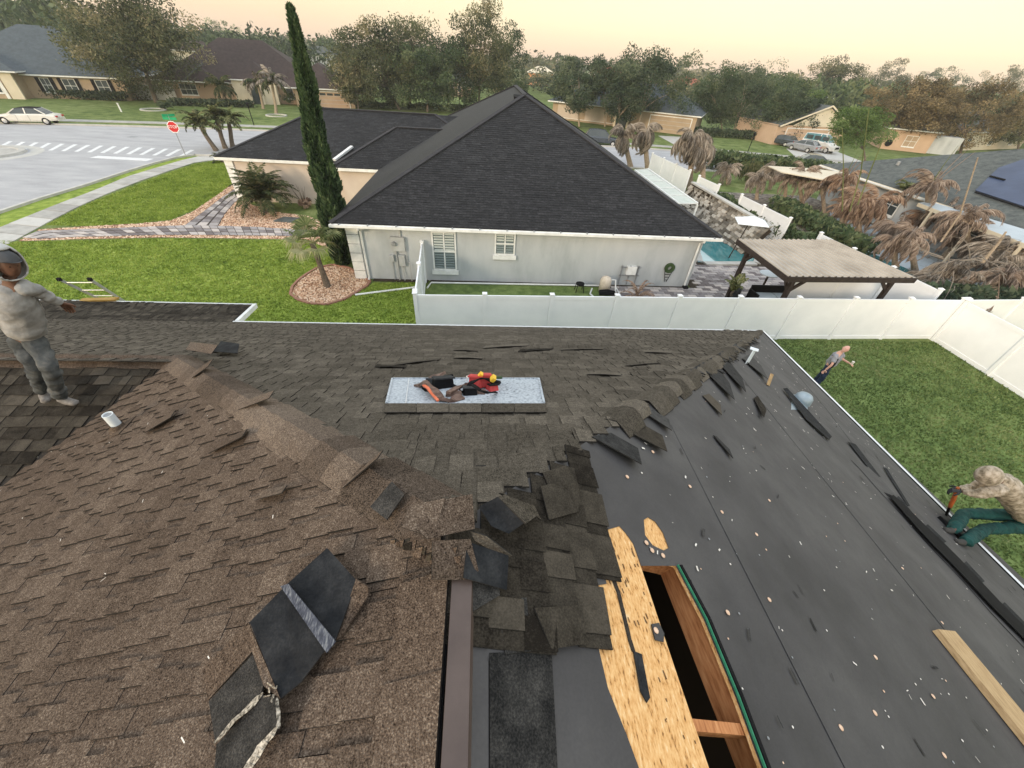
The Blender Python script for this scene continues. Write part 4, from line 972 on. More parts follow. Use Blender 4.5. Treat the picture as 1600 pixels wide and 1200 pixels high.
pocket('red_pocket', (758, 603, .04), .11, .15, .12, .15, 'red_bag', bag, 'red_bag')
pocket('lower_pocket', (768, 611, .02), .10, .12, .07, .5, 'red_bag', bag, 'black')
pocket('side_pouch', (733, 618, .01), .13, .17, .09, .2, 'black', bag, 'glove')
pocket('side_pouch', (750, 617, .01), .13, .13, .06, -.3, 'leather', bag)
pocket('side_pouch', (775, 603, .01), .10, .12, .07, -.5, 'black', bag)
bandline('webbing', ((730, 604, .10), (738, 596, .14), (750, 590, .15), (764, 592, .13), (774, 600, .09)), .035, .012, 'black', bag)
bandline('webbing', ((738, 600, .17), (750, 609, .17), (762, 613, .13), (776, 612, .05)), .028, .010, 'black', bag)
bandline('strap', ((724, 612, .05), (716, 606, .08), (708, 612, .05)), .04, .012, 'black', bag)
mb = MB(); c = FPh(748, 589, .14); mb.bar(c, c+Vector((.03, 0, .045)), .045, .03); mb.build('yellow_clip', M['yellow'], bag)
mb = MB(); c = FPh(768, 594, .12); mb.bar(c, c+Vector((.03, 0, .04)), .06, .035); mb.build('yellow_clip', M['yellow'], bag)
mb = MB(); mb.tube([FPh(*p) for p in ((774, 612, .02), (781, 614, .02), (788, 620, .012))], .008, 6); mb.build('cord', M['black'], bag)
mb = MB(); mb.tube([FPh(*p) for p in ((728, 594, .12), (731, 591, .14), (729, 588, .12), (735, 586, .14))], .006, 5); mb.build('cord', M['chip_white'], bag)
mb = MB(); mb.bar(FPh(772, 590, .08), FPh(784, 590, .07), .02, .02); mb.build('chisel_handle', M['cypress_leaf'], bag)

# ladder over the front eave
lb = Vector((-9.6, 11.3, 0)); lad = thing('extension_ladder', 'aluminium ladder sticking up over the eave behind the hooded roofer', 'ladder', (-10.3, 11.0, 0))
L1, L2 = AY(145, 462, 10.55), AY(180, 462, 10.55); T1, T2 = AY(92, 436, 10.2), AY(140, 436, 10.2)
mb = MB(); mb.bar(L1-(T1-L1)*1.2, T1, .035, .07); mb.build('rail', M['alum'], lad)
mb = MB(); mb.bar(L2-(T2-L2)*1.2, T2, .035, .07); mb.build('rail', M['alum'], lad)
for k in (-.7, -.35, .0, .35, .8):
    mb = MB(); mb.tube([L1.lerp(T1, k), L2.lerp(T2, k)], .016, 8); mb.build('rung', M['alum'], lad)
for T in (T1, T2):
    mb = MB(); mb.bar(T-Vector((.0, 0, .05)), T+Vector((0, 0, .03)), .06, .09); mb.build('end_cap', M['black'], lad)
p1_, p2_ = AY(127, 469, 10.4), AY(183, 467, 10.4)
th_ = thing('wood_plank', 'short weathered yellow board lying at the ladder on the eave edge', 'plank', p1_)
mb = MB(); mb.bar(p1_, p2_, .16, .045); mb.build('board', M['ladder_yellow'], th_)

# ================================================================ BUILDINGS
def hip_poly(x0, x1, y0, y1, z, s, ridge_along=None):
    w, d = x1-x0, y1-y0; h = min(w, d)/2
    if w >= d: R1, R2 = (x0+h, (y0+y1)/2, z+s*h), (x1-h, (y0+y1)/2, z+s*h)
    else: R1, R2 = ((x0+x1)/2, y0+h, z+s*h), ((x0+x1)/2, y1-h, z+s*h)
    a, b, c, d_ = (x0, y0, z), (x1, y0, z), (x1, y1, z), (x0, y1, z)
    if w >= d: planes = [[a, b, R2, R1], [b, c, R2], [c, d_, R1, R2], [d_, a, R1]]
    else: planes = [[a, b, R1], [b, c, R2, R1], [c, d_, R2], [d_, a, R1, R2]]
    return planes, [(a, R1), (b, R1 if w < d else R2), (c, R2), (d_, R2 if w < d else R1), (R1, R2)]
def hip_roof(root, x0, x1, y0, y1, z, s, m, fascia='white_trim', caps=None, th=.16, name='roof', fas=.16):
    pl, rid = hip_poly(x0, x1, y0, y1, z, s)
    mb = MB()
    for q in pl:
        q = [Vector(p) for p in q]; n = (q[1]-q[0]).cross(q[2]-q[0]).normalized()
        if n.z < 0: n = -n
        mb.slab(q, Vector((0, 0, 1)), .05)
    r_ = mb.build(name, M[m], root, world=False)
    mb = MB()
    for (a, b) in (((x0, y0), (x1, y0)), ((x1, y0), (x1, y1)), ((x1, y1), (x0, y1)), ((x0, y1), (x0, y0))):
        mb.bar((a[0], a[1], z-.03-fas/2), (b[0], b[1], z-.03-fas/2), .05, fas)
    mb.build('fascia', M[fascia], root, world=False)
    mb = MB(); mb.box(x0+.03, x1-.03, y0+.03, y1-.03, z-.12, z-.09); mb.build('soffit', M['white_trim'], root, world=False)
    if caps:
        mb = MB()
        for a, b in rid:
            a, b = Vector(a), Vector(b)
            if (b-a).length > .3: mb.bar(a+Vector((0, 0, .0)), b+Vector((0, 0, .02)), .26, .05)
        mb.build('ridge_caps', M[caps], root, world=False)
    return r_
def window(root, x, y, z, w, h, ny=-1, frame='white_trim', mull=(1, 1), sill=True, glass='glass', axis='y', arch=False):
    """window on a wall facing local -y (axis y) or along x"""
    def T(u, v, dd): return (x+u, y+ny*dd, z+v) if axis == 'y' else (x+ny*dd, y+u, z+v)
    def bx(mb, u0, u1, v0, v1, d0, d1):
        a, b = T(u0, v0, d0), T(u1, v1, d1)
        mb.box(min(a[0], b[0]), max(a[0], b[0]), min(a[1], b[1]), max(a[1], b[1]), min(a[2], b[2]), max(a[2], b[2]))
    mb = MB(); t = .06
    bx(mb, -w/2-t, -w/2, 0, h, .0, .05); bx(mb, w/2, w/2+t, 0, h, .0, .05); bx(mb, -w/2-t, w/2+t, h, h+t, .0, .05); bx(mb, -w/2-t, w/2+t, -t, 0, .0, .05)
    for i in range(mull[0]-1): bx(mb, -w/2+w*(i+1)/mull[0]-.02, -w/2+w*(i+1)/mull[0]+.02, 0, h, .005, .04)
    for i in range(mull[1]-1): bx(mb, -w/2, w/2, h*(i+1)/mull[1]-.025, h*(i+1)/mull[1]+.025, .008, .042)
    wi = mb.build('window', M[frame], root, world=False)
    mb = MB(); bx(mb, -w/2, w/2, 0, h, .004, .018); mb.build('pane', M[glass], wi, world=False)
    if sill:
        mb = MB(); bx(mb, -w/2-.1, w/2+.1, -t-.12, -t-.002, .0, .10); mb.build('sill', M['white_trim'], wi, world=False)
    return wi
def garage(root, x, y, w, h, m='beige', pan=4, lights=True):
    mb = MB(); mb.box(x-w/2, x+w/2, y-.05, y-.01, 0, h); d_ = mb.build('garage_door', M[m], root, world=False)
    mb = MB()
    for i in range(1, pan): mb.box(x-w/2, x+w/2, y-.062, y-.052, h*i/pan-.015, h*i/pan+.015)
    mb.build('panel_joint', M['edging'] if False else M['stucco'], d_, world=False)
    if lights:
        for i in range(6):
            mb = MB(); c = x-w/2+w*(i+.5)/6; mb.box(c-w/15, c+w/15, y-.066, y-.054, h*.79, h*.93); mb.build('pane', M['glass'], d_, world=False)
    mb = MB(); mb.box(x-w/2-.12, x-w/2-.002, y-.08, y, 0, h+.12); mb.box(x+w/2+.002, x+w/2+.12, y-.08, y, 0, h+.12); mb.box(x-w/2, x+w/2, y-.08, y, h+.002, h+.12)
    mb.build('garage_frame', M['white_trim'], root, world=False)
def arch_entry(root, x, y, w, h, m='cream'):
    mb = MB(); n = 14; yo = y-.35
    out_ = [(x-w/2-.45, 0)]+[(x-w/2-.45, h-.2)]+[(x+(w/2+.45)*math.cos(math.pi*(1-i/n)), h-.2+(w/2+.45)*math.sin(math.pi*(1-i/n))) for i in range(n+1)]+[(x+w/2+.45, 0)]
    for i in range(n):
        a0_, a1_ = math.pi*(1-i/n), math.pi*(1-(i+1)/n)
        p = [(x+(w/2)*math.cos(a0_), h-.2+(w/2)*math.sin(a0_)), (x+(w/2+.35)*math.cos(a0_), h-.2+(w/2+.35)*math.sin(a0_)), (x+(w/2+.35)*math.cos(a1_), h-.2+(w/2+.35)*math.sin(a1_)), (x+(w/2)*math.cos(a1_), h-.2+(w/2)*math.sin(a1_))]
        mb.mesh8([(q[0], yo, q[1]) for q in p]+[(q[0], yo+.4, q[1]) for q in p])
    mb.box(x-w/2-.35, x-w/2, yo, yo+.4, 0, h-.2); mb.box(x+w/2, x+w/2+.35, yo, yo+.4, 0, h-.2)
    mb.build('arch', M[m], root, world=False)
    mb = MB(); pts = [(x-w/2, 0), (x+w/2, 0)]+[(x+w/2*math.cos(math.pi*i/n), h-.2+w/2*math.sin(math.pi*i/n)) for i in range(n+1)]
    k = len(pts); mb.v = [(p[0], yo+.33, p[1]) for p in pts]; mb.f = [tuple(range(k))]; mb.m = [0]; mb.a = [.5]; mb.build('entry_recess', M['glass'], root, world=False)
def walls(root, x0, x1, y0, y1, h, m):
    mb = MB(); mb.box(x0, x1, y0, y1, 0, h); return mb.build('wall', M[m], root, world=False)

# ---- the neighbour with the black roof ----
NBH = thing('neighbour_house', 'single-storey grey stucco house with a big black shingle hip roof, just across the side lawn', 'house', (0, 0, 0))
mb = MB(); mb.box(-5.72, 10.15, 17.1, 38, 0, 2.5); mb.build('wall', M['stucco'], NBH)
mb = MB(); mb.box(-15.9, -5.74, 28.1, 37, 0, 2.5); mb.box(-8.6, -5.75, 26.75, 28.08, 0, 2.5); mb.build('wall', M['stucco_warm'], NBH)
hip_roof(NBH, -6.25, 10.68, 16.75, 41.5, 2.6, .49, 'black_roof', 'white_trim', 'roof_cap')
hip_roof(NBH, -16.4, 2.0, 27.9, 38.6, 2.58, .42, 'black_roof', 'white_trim', 'roof_cap', name='wing_roof')
hip_roof(NBH, -9.05, 3.0, 26.45, 33.5, 2.62, .50, 'black_roof', 'white_trim', 'roof_cap', name='entry_roof')
def far_courses(A_, B_, T1, T2, e, name, L_=.9, h=.012):
    """courses of tabs on the roof face A-B (eave) to T1-T2 (top), one joined part"""
    A_, B_, T1, T2 = map(Vector, (A_, B_, T1, T2)); n = (B_-A_).cross(T1-A_).normalized(); n = n if n.z > 0 else -n
    ud = (B_-A_).normalized(); H = ((T1-A_)-ud*(T1-A_).dot(ud)); Hn = H.length; vd = H/Hn; mb = MB(); k = 0
    while (k+1)*e < Hn:
        v = k*e; t = (v+e*.5)/Hn; P0 = A_.lerp(T1, t); P1 = B_.lerp(T2, t); u0 = (P0-A_).dot(ud); u1 = (P1-A_).dot(ud); u = u0-rng.uniform(0, L_)
        while u < u1:
            a, b = max(u, u0), min(u+L_*rng.uniform(.16, .45), u1); u = b+.001 if b > a else u+L_*.2
            if b-a < .03: continue
            o1 = A_+ud*a+vd*v; o2 = A_+ud*b+vd*v; hh = h*rng.uniform(.7, 1.3); w = vd*(e*1.03)
            mb.face([o1+n*hh, o2+n*hh, o2+w+n*.003, o1+w+n*.003], 0, rng.random()); mb.face([o1, o2, o2+n*hh, o1+n*hh], 0, 0)
        k += 1
    return mb.build(name, M['black_roof'], NBH, kind='stuff')
far_courses((-6.25, 16.75, 2.605), (10.68, 16.75, 2.605), (2.215, 25.215, 6.75), (2.215, 25.215, 6.75), .15, 'shingle_courses')
far_courses((-16.4, 27.9, 2.585), (-1.0, 27.9, 2.585), (-11.05, 33.25, 4.83), (-1.0, 33.25, 4.83), .16, 'shingle_courses')
far_courses((-9.05, 26.45, 2.625), (1.0, 26.45, 2.625), (-5.525, 29.975, 4.387), (1.0, 29.975, 4.387), .16, 'shingle_courses')
mb = MB(); mb.bar((2.2, 25.55, 6.55), (2.2, 26.2, 6.62), 1.05, .12); mb.build('ridge_vent', M['black'], NBH)
mb = MB(); mb.bar(G(522, 250, 2.75), AY(550, 229, 29.2), .22, .10); mb.build('valley_flashing', M['drip_edge'], NBH)
for (x, y, s_) in ((0.5, 19.8, 0),):
    pass
# gutter, clips, downspouts
mb = MB(); mb.bar((-6.3, 16.68, 2.50), (10.74, 16.68, 2.50), .10, .10); g_ = mb.build('gutter', M['white_trim'], NBH)
for i in range(15):
    mb = MB(); x = -5.9+i*1.16; mb.box(x-.02, x+.02, 16.64, 16.74, 2.552, 2.60); mb.build('gutter_clip', M['galv'], g_)
def downspout(x, y=17.04, base=True):
    mb = MB(); mb.tube([(x, 16.70, 2.46), (x, 16.72, 2.36), (x, y-.02, 2.22), (x, y-.02, .12), (x, y-.16, .04)], .05, 6); mb.build('downspout', M['white_trim'], NBH)
downspout(-5.18); downspout(9.95)
mb = MB(); mb.box(9.85, 10.08, 16.8, 17.0, 0, .14); mb.build('downspout_boot', M['black'], NBH)
# corner quoins
for i in range(6):
    z = .04+i*.405; mb = MB(); mb.box(-5.80, -5.30, 17.02, 17.25, z, z+.375); mb.build('quoin', M['white_trim'], NBH)
for i in range(6):
    z = .04+i*.405; mb = MB(); mb.box(-15.98, -15.5, 28.02, 28.3, z, z+.375); mb.build('quoin', M['white_trim'], NBH)
# shuttered windows
def shutter_window(xc, w, z0, h, rows):
    mb = MB(); t = .07; y0 = 17.03; y1 = 17.1
    for b in ((xc-w/2-t, xc-w/2, z0, z0+h), (xc+w/2, xc+w/2+t, z0, z0+h), (xc-w/2-t, xc+w/2+t, z0+h, z0+h+t), (xc-w/2-t, xc+w/2+t, z0-t, z0)): mb.box(b[0], b[1], y0, y1, b[2], b[3])
    mb.box(xc-w/2, xc+w/2, y0+.005, y1, z0+h*.48, z0+h*.48+.06); mb.box(xc-.03, xc+.03, y0+.012, y1, z0, z0+h)
    wi = mb.build('window', M['white_trim'], NBH)
    mb = MB(); mb.box(xc-w/2, xc+w/2, 17.085, 17.098, z0, z0+h); mb.build('pane', M['blind_glass'], wi)
    for k in range(rows):
        z = z0+h*(k+.5)/rows
        if abs(z-(z0+h*.48+.03)) < .05: continue
        for sx in (-1, 1):
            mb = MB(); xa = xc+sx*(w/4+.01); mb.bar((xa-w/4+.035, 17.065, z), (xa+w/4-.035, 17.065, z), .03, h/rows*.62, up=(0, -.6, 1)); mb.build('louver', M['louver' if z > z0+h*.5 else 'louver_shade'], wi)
    mb = MB(); mb.box(xc-w/2-.14, xc+w/2+.14, 16.99, 17.1, z0-t-.19, z0-t-.003); mb.build('sill', M['white_trim'], wi)
cx_ = (G(672, 420).x+G(710, 420).x)/2
shutter_window(-1.68, .92, .62, 1.62, 14)
shutter_window(1.02, .78, 1.42, .86, 8)
# meter boxes
mb = MB(); mb.box(-3.96, -3.38, 16.93, 17.1, 1.42, 2.02); mb.build('meter_box', M['utility_grey'], NBH)
mb = MB(); mb.lathe([(0, -.10), (.09, -.10), (.10, 0)], (-3.83, 16.93, 1.76), 14, 'y'); mb.build('meter_dial', M['galv'], NBH)
mb = MB(); mb.box(-4.12, -3.93, 16.96, 17.1, .92, 1.2); mb.build('junction_box', M['utility_grey'], NBH)
mb = MB(); mb.box(-3.72, -3.45, 16.96, 17.1, .72, 1.22); mb.build('panel_box', M['utility_grey'], NBH)
mb = MB(); mb.tube([(-3.53, 17.05, 2.02), (-3.53, 17.05, 2.5)], .03, 6); mb.tube([(-3.80, 17.03, 1.42), (-3.80, 17.03, .0)], .035, 6); mb.tube([(-4.03, 17.05, .92), (-4.03, 17.05, 0)], .02, 6); mb.tube([(-3.58, 17.03, .72), (-3.56, 16.95, .0)], .02, 6); mb.tube([(-3.36, 17.03, 1.42), (-3.36, 17.03, .9), (-3.25, 16.98, .9), (-3.24, 16.95, 0)], .018, 6); mb.build('conduit', M['utility_grey'], NBH)
# equipment by the right end
mb = MB(); 
for z in (.55, .95): mb.box(6.55, 7.5, 16.98, 17.04, z, z+.04)
for x in (6.6, 7.0, 7.4): mb.box(x-.02, x+.02, 16.98, 17.04, .1, 1.05)
mb.build('pipe_rack', M['galv'], NBH)
mb = MB(); mb.box(6.85, 7.3, 16.94, 17.1, .62, 1.02); mb.build('timer_box', M['white_trim'], NBH)
pump = thing('pool_pump', 'cream pool pump and filter beside the grey wall', 'pool pump', (5.75, 16.3, 0))
mb = MB(); mb.lathe([(0, .0), (.26, .0), (.26, .55), (.20, .68), (.08, .74), (0, .74)], (5.75, 16.4, .03), 16); mb.build('filter_tank', M['equip_cream'], pump, smooth=True)
mb = MB(); mb.tube([(5.4, 15.9, .2), (5.75, 15.9, .22), (6.1, 15.9, .2)], [.13, .15, .10], 10); mb.build('motor', M['black'], pump)
mb = MB(); mb.tube([(5.2, 16.5, .1), (5.0, 16.0, .08), (5.2, 15.4, .08), (6.4, 15.4, .08), (6.4, 16.6, .1)], .035, 6); mb.tube([(5.9, 16.4, .6), (6.2, 16.4, .6), (6.25, 16.2, .1)], .035, 6); mb.build('pipe', M['white_trim'], pump)
st = thing('garden_stool', 'small black stool by the wall, left of the pool pump', 'stool', (4.6, 16.5, 0))
mb = MB(); mb.lathe([(0, .42), (.2, .42), (.2, .37), (0, .37)], (4.55, 16.35, 0), 14); mb.build('seat', M['black'], st)
for dx, dy in ((-.14, -.14), (.14, -.14), (-.14, .14), (.14, .14)):
    mb = MB(); mb.tube([(4.55+dx, 16.35+dy, .38), (4.55+dx*1.3, 16.35+dy*1.3, .02)], .018, 6); mb.build('leg', M['black'], st)
hr = thing('hose_reel', 'black hose reel bracket with a dark green coil on the wall near the right corner', 'hose reel', (8.9, 17.0, .5))
mb = MB(); mb.lathe([(.10, -.10), (.24, -.10), (.24, .0), (.10, .0), (.10, -.10)], (8.9, 17.05, 1.0), 18, 'y'); mb.build('coil', M['cypress_leaf'], hr)
mb = MB()
for k in range(4): mb.bar((8.72+k*.04, 17.0, .82-k*.14), (9.06-k*.04, 17.0, .82-k*.14), .03, .02)
mb.bar((8.70, 17.0, .9), (8.86, 17.0, .3), .02, .02); mb.bar((9.1, 17.0, .9), (8.94, 17.0, .3), .02, .02); mb.build('bracket', M['black'], hr)
for i, (x, y) in enumerate(((7.75, 14.9), (8.4, 14.95))):
    mb = MB(); mb.box(x, x+.55, y, y+.45, .05, .10); tag(mb.build('stepping_slab', M['concrete']), ['left pale square slab on the pavers by the hose reel', 'right pale square slab on the pavers by the hose reel'][i], 'slab')
pp = [G(555, 461, .04), G(650, 449, .04)]
mb = MB(); mb.tube([(p.x, p.y, .05) for p in pp], .045, 8); tag(mb.build('drain_pipe', M['white_trim']), 'white drain pipe lying on the grass from the gravel island to the fence', 'drain pipe')
pp = [G(668, 449, .05), G(674, 441, .05), G(950, 446, .05)]
mb = MB(); mb.tube([(p.x, p.y-.05, .06) for p in pp], .04, 8); tag(mb.build('wall_pipe', M['white_trim']), 'long white pipe running along the foot of the grey wall', 'pipe')
mb = MB(); 
for (x0, x1) in ((-5.0, -2.5), (-2.4, 10.0)): mb.box(x0, x1, 16.85, 17.09, .0, .03)
mb.build('soil_strip', M['soil'], kind='structure')
st_ = G(455, 345); mb = MB(); mb.prism([(st_.x-.9, st_.y-.35), (st_.x+.6, st_.y-.45), (st_.x+.75, st_.y+.4), (st_.x-.6, st_.y+.5)], 0, .07); tag(mb.build('stepping_stone', M['grey_roof']), 'flat dark stepping stone in the gravel below the cypress', 'stepping stone')

# ---- fences ----
fence_post = None
def vinyl_fence(pts, label, h=1.83, gap=2.42, gate=None, rails=True, taper=None, m='white_vinyl'):
    pts = [Vector((p[0], p[1], 0)) for p in pts]
    th_ = thing('vinyl_fence', label, 'fence', pts[0])
    for i in range(len(pts)-1):
        A_, B_ = pts[i], pts[i+1]; L_ = (B_-A_).length; n = max(1, round(L_/gap)); d = (B_-A_)/n; dn_ = d.normalized(); sd = Vector((-dn_.y, dn_.x, 0))
        for k in range(n+1):
            P = A_+d*k
            if i and k == 0: continue
            mb = MB(); mb.bar(P, P+Vector((0, 0, h+.06)), .128, .128, up=sd); mb.build('post', M[m], th_)
            mb = MB(); c = P+Vector((0, 0, h+.06)); q = [c+dn_*a*.085+sd*b*.085 for a, b in ((-1, -1), (1, -1), (1, 1), (-1, 1))]
            k0 = len(mb.v); mb.mesh8([Vector(p)+Vector((0, 0, .001)) for p in q]+[Vector(p)+Vector((0, 0, .03)) for p in q])
            for j in range(4): mb.face([q[j]+Vector((0, 0, .031)), q[(j+1) % 4]+Vector((0, 0, .031)), c+Vector((0, 0, .075))])
            mb.build('post_cap', M[m], th_)
            if k == n: continue
            P2 = P+d
            a_ = P+dn_*.066; b_ = P2-dn_*.066
            mb = MB(); mb.bar(a_+Vector((0, 0, h*.5)), b_+Vector((0, 0, h*.5)), .022, h-.22); mb.build('panel', M[m], th_)
            mb = MB(); mb.bar(a_+Vector((0, 0, h-.07)), b_+Vector((0, 0, h-.07)), .05, .14); mb.build('rail', M[m], th_)
            mb = MB(); mb.bar(a_+Vector((0, 0, .09)), b_+Vector((0, 0, .09)), .05, .16); mb.build('rail', M[m], th_)
            if False: pass
    return th_
f1 = G(648, 458, 1.89); f2 = G(1508, 467, 1.89); f1b = G(1003, 462, 1.89)
vinyl_fence([(f1.x, f1.y), (f2.x, f2.y)], 'long white vinyl fence crossing behind the torn roof, parallel to the eave')
vinyl_fence([(f2.x+.02, f2.y-.15), (f2.x-.02, f2.y-9.5)], 'cream-lit white vinyl fence returning toward the camera at the right edge', m='white_vinyl')
vinyl_fence([(f1.x-.02, f1.y+.2), (-2.62, 16.9)], 'short white fence return running from the long fence to the grey wall', gap=2.2)
vinyl_fence([(f2.x-.25, f2.y+.8), (18.4, 20.2), (17.9, 27.7), (17.2, 33.0)], 'white vinyl fence behind the pool running away beside the stone wall')
vinyl_fence([(17.3, 35.0), (16.6, 42.3)], 'far white fence panels between the two shaggy dead palms')
vinyl_fence([(f2.x+.2, f2.y+.02), (27.5, f2.y+.5)], 'white fence continuing right beyond the corner post')

# ---- gazebo ----
gz = thing('gazebo', 'flat gazebo with tan corrugated metal roof on dark timber posts by the pool', 'gazebo', (14, 14.8, 0))
gA, gB, gC, gD = G(1154, 374, 2.75), G(1303, 375, 2.75), G(1432, 434, 2.55), G(1232, 432, 2.55)
gn = (gB-gA).cross(gD-gA).normalized(); gn = gn if gn.z > 0 else -gn
N = 20
for i in range(N):
    t0, t1 = i/N, (i+1)/N; mb = MB()
    a0_, a1_ = gA.lerp(gB, t0), gA.lerp(gB, t1); b0_, b1_ = gD.lerp(gC, t0), gD.lerp(gC, t1)
    ax = (a1_-a0_); bx = (b1_-b0_)
    prof = [(0, .0), (.12, .045), (.28, .045), (.40, .0), (1.0, .0)]
    for j in range(4):
        u0, h0 = prof[j]; u1, h1 = prof[j+1]
        q = [a0_+ax*u0+gn*h0, a0_+ax*u1+gn*h1, b0_+bx*u1+gn*h1, b0_+bx*u0+gn*h0]; mb.slab(q, gn, .006)
    mb.build('roof_sheet', M['tan_metal'], gz)
for a_, b_ in ((gA, gB), (gB, gC), (gC, gD), (gD, gA)):
    mb = MB(); dd = (b_-a_).normalized()*.04; mb.bar(a_-dd-gn*.11, b_+dd-gn*.11, .09, .20, up=gn); mb.build('fascia_beam', M['dark_timber'], gz)
for k in range(1, 7):
    t = k/7; mb = MB(); mb.bar(gA.lerp(gD, t)-gn*.09, gB.lerp(gC, t)-gn*.09, .06, .12, up=gn); mb.build('joist', M['dark_timber'], gz)
gcs = []
for (u, v) in ((.07, .14), (.93, .14), (.93, .9), (.10, .93)):
    P = gA.lerp(gB, u).lerp(gD.lerp(gC, u), v)-gn*.2; gcs.append(P)
    mb = MB(); mb.bar((P.x, P.y, 0), P, .15, .15, up=(0, 1, 0)); mb.build('post', M['dark_timber'], gz)
for P, d_ in ((gcs[0], (0, -1)), (gcs[3], (0, 1)), (gcs[3], (1, 0)), (gcs[0], (1, 0)), (gcs[2], (-1, 0))):
    mb = MB(); mb.bar((P.x, P.y, P.z-.55), (P.x+d_[0]*.6, P.y+d_[1]*.6, P.z+.0), .09, .1); mb.build('brace', M['dark_timber'], gz)
sc_ = thing('privacy_screen', 'white panel screen standing under the gazebo roof', 'screen', (15.0, 13.9, 0))
pa, pb = G(1240, 470, .0), G(1368, 468, .0)
mb = MB(); mb.box(13.2, 17.4, 14.55, 14.62, 0.05, 1.9); mb.build('panel', M['white_vinyl'], sc_)
for x in (13.2, 15.4, 17.4):
    mb = MB(); mb.box(x-.07, x+.07, 14.52, 14.65, 0, 2.0); mb.build('post', M['white_vinyl'], sc_)
# gazebo furniture
tb = thing('bistro_table', 'round pale-topped bistro table under the gazebo edge', 'table', (13.25, 14.9, 0))
tp = G(1202, 428, 1.0)
mb = MB(); mb.lathe([(0, 1.03), (.42, 1.03), (.42, .99), (0, .99)], (tp.x, tp.y, 0), 20); mb.build('tabletop', M['lanai'], tb)
mb = MB(); mb.lathe([(.05, .99), (.05, .06), (.28, .03), (.28, 0)], (tp.x, tp.y, 0), 12); mb.build('pedestal', M['dark_timber'], tb)
sf = thing('outdoor_sofa', 'black framed outdoor sofa with pale cushions under the gazebo', 'sofa', (13.2, 13.6, 0))
q = G(1205, 462, .4)
mb = MB(); mb.box(q.x-.9, q.x+1.2, q.y-.4, q.y+.3, .08, .34); mb.box(q.x-.98, q.x-.9, q.y-.4, q.y+.3, 0, .6); mb.box(q.x+1.2, q.x+1.28, q.y-.4, q.y+.3, 0, .6); mb.box(q.x-.9, q.x+1.2, q.y+.3, q.y+.38, 0, .75); mb.build('frame', M['black'], sf)
mb = MB(); mb.box(q.x-.85, q.x+.1, q.y-.38, q.y+.2, .345, .46); mb.box(q.x+.15, q.x+1.15, q.y-.38, q.y+.2, .345, .46); mb.build('cushion', M['lanai'], sf)
# pool, umbrella, planter
pool_c = [G(1186, 430, 0), G(1112, 378, 0)]
PW = [(10.9, 20.0), (15.4, 20.0), (16.4, 22.5), (15.2, 24.6), (12.0, 24.4), (10.95, 23.6)]
pw2 = gp([(1098, 411), (1176, 411), (1180, 400), (1163, 392), (1148, 375), (1100, 374), (1092, 392)])
sheet('pool_water', pw2, .055, M['water'])
mb = MB(); strip_along(mb, pw2+[pw2[0]], .40, .0, .10, -1); mb.build('pool_coping', M['curb'], kind='structure')
sh = gp([(1090, 388), (1118, 411), (1090, 411)]); sheet('pool_step', sh, .062, M['water_pale'])
ub = G(1138, 404, 0); ut = AY(1155, 367, ub.y+.0)
um = thing('patio_umbrella', 'square pale blue-white parasol standing in front of the pool', 'umbrella', (ub.x, ub.y, 0))
mb = MB(); mb.tube([(ub.x, ub.y, 0), (ub.x+.35, ub.y, 2.3)], .03, 8); mb.build('pole', M['dark_timber'], um)
mb = MB(); uc = Vector((ub.x+.5, ub.y+.1, 2.35)); r_ = 1.15; cs = [uc+Vector((r_*math.cos(.5+math.pi/2*k), r_*math.sin(.5+math.pi/2*k)*.8, -.30)) for k in range(4)]
for k in range(4): mb.slab([uc, cs[k], cs[(k+1) % 4]], (0, 0, 1), .02)
mb.build('canopy', M['umbrella'], um)
pl = G(1142, 468, 0)
plt = thing('planter', 'dark oval pot holding a small yellow-green palm on the pavers', 'planter', (pl.x, pl.y, 0))
mb = MB(); mb.lathe([(.16, 0), (.26, .25), (.27, .50), (.22, .62), (.18, .62), (.18, .5), (0, .5)], (pl.x, pl.y, .04), 16); mb.build('pot', M['terracotta'], plt, smooth=True)

# stone wall by the pool
sw = thing('stone_wall', 'rough stacked-stone waterfall wall sloping beside the white fence', 'stone wall', (15.5, 25, 0))
w0, w1 = Vector((16.3, 21.6, 0)), Vector((15.6, 30.8, 0)); 
mb = MB(); mb.slab([w0+Vector((-.9, 0, 0)), w1+Vector((-.9, 0, 0)), w1+Vector((.1, 0, 1.75)), w0+Vector((.1, 0, 1.55))], (-1, 0, .6), .25); mb.build('wall_core', M['soil'], sw)
cnt = 0
for iz in range(11):
    y = 0
    while y < 9.1 and cnt < 290:
        w = rng.uniform(.3, .62); t = (iz+.5)/11; P = w0.lerp(w1, min(1, y/9.2))+Vector((-.92+1.0*t, 0, 1.6*t))
        mb = MB(); o_ = rng.uniform(.0, .10); hz = .15
        mb.mesh8([P+Vector((-o_-.05, 0, 0)), P+Vector((.1, 0, 0)), P+Vector((.1, w*.93, 0)), P+Vector((-o_-.02, w*.93, 0)), P+Vector((-o_+.02, .02, hz*.9)), P+Vector((.16, 0, hz*.9)), P+Vector((.16, w*.93, hz*.9)), P+Vector((-o_+.03, w*.9, hz*.9))], 0, rng.random())
        mb.build('stone', M['stone'], sw); y += w; cnt += 1
mb = MB(); mb.bar(w0+Vector((.1, 0, 1.68)), w1+Vector((.1, 0, 1.85)), .35, .10); mb.build('coping', M['concrete'], sw)
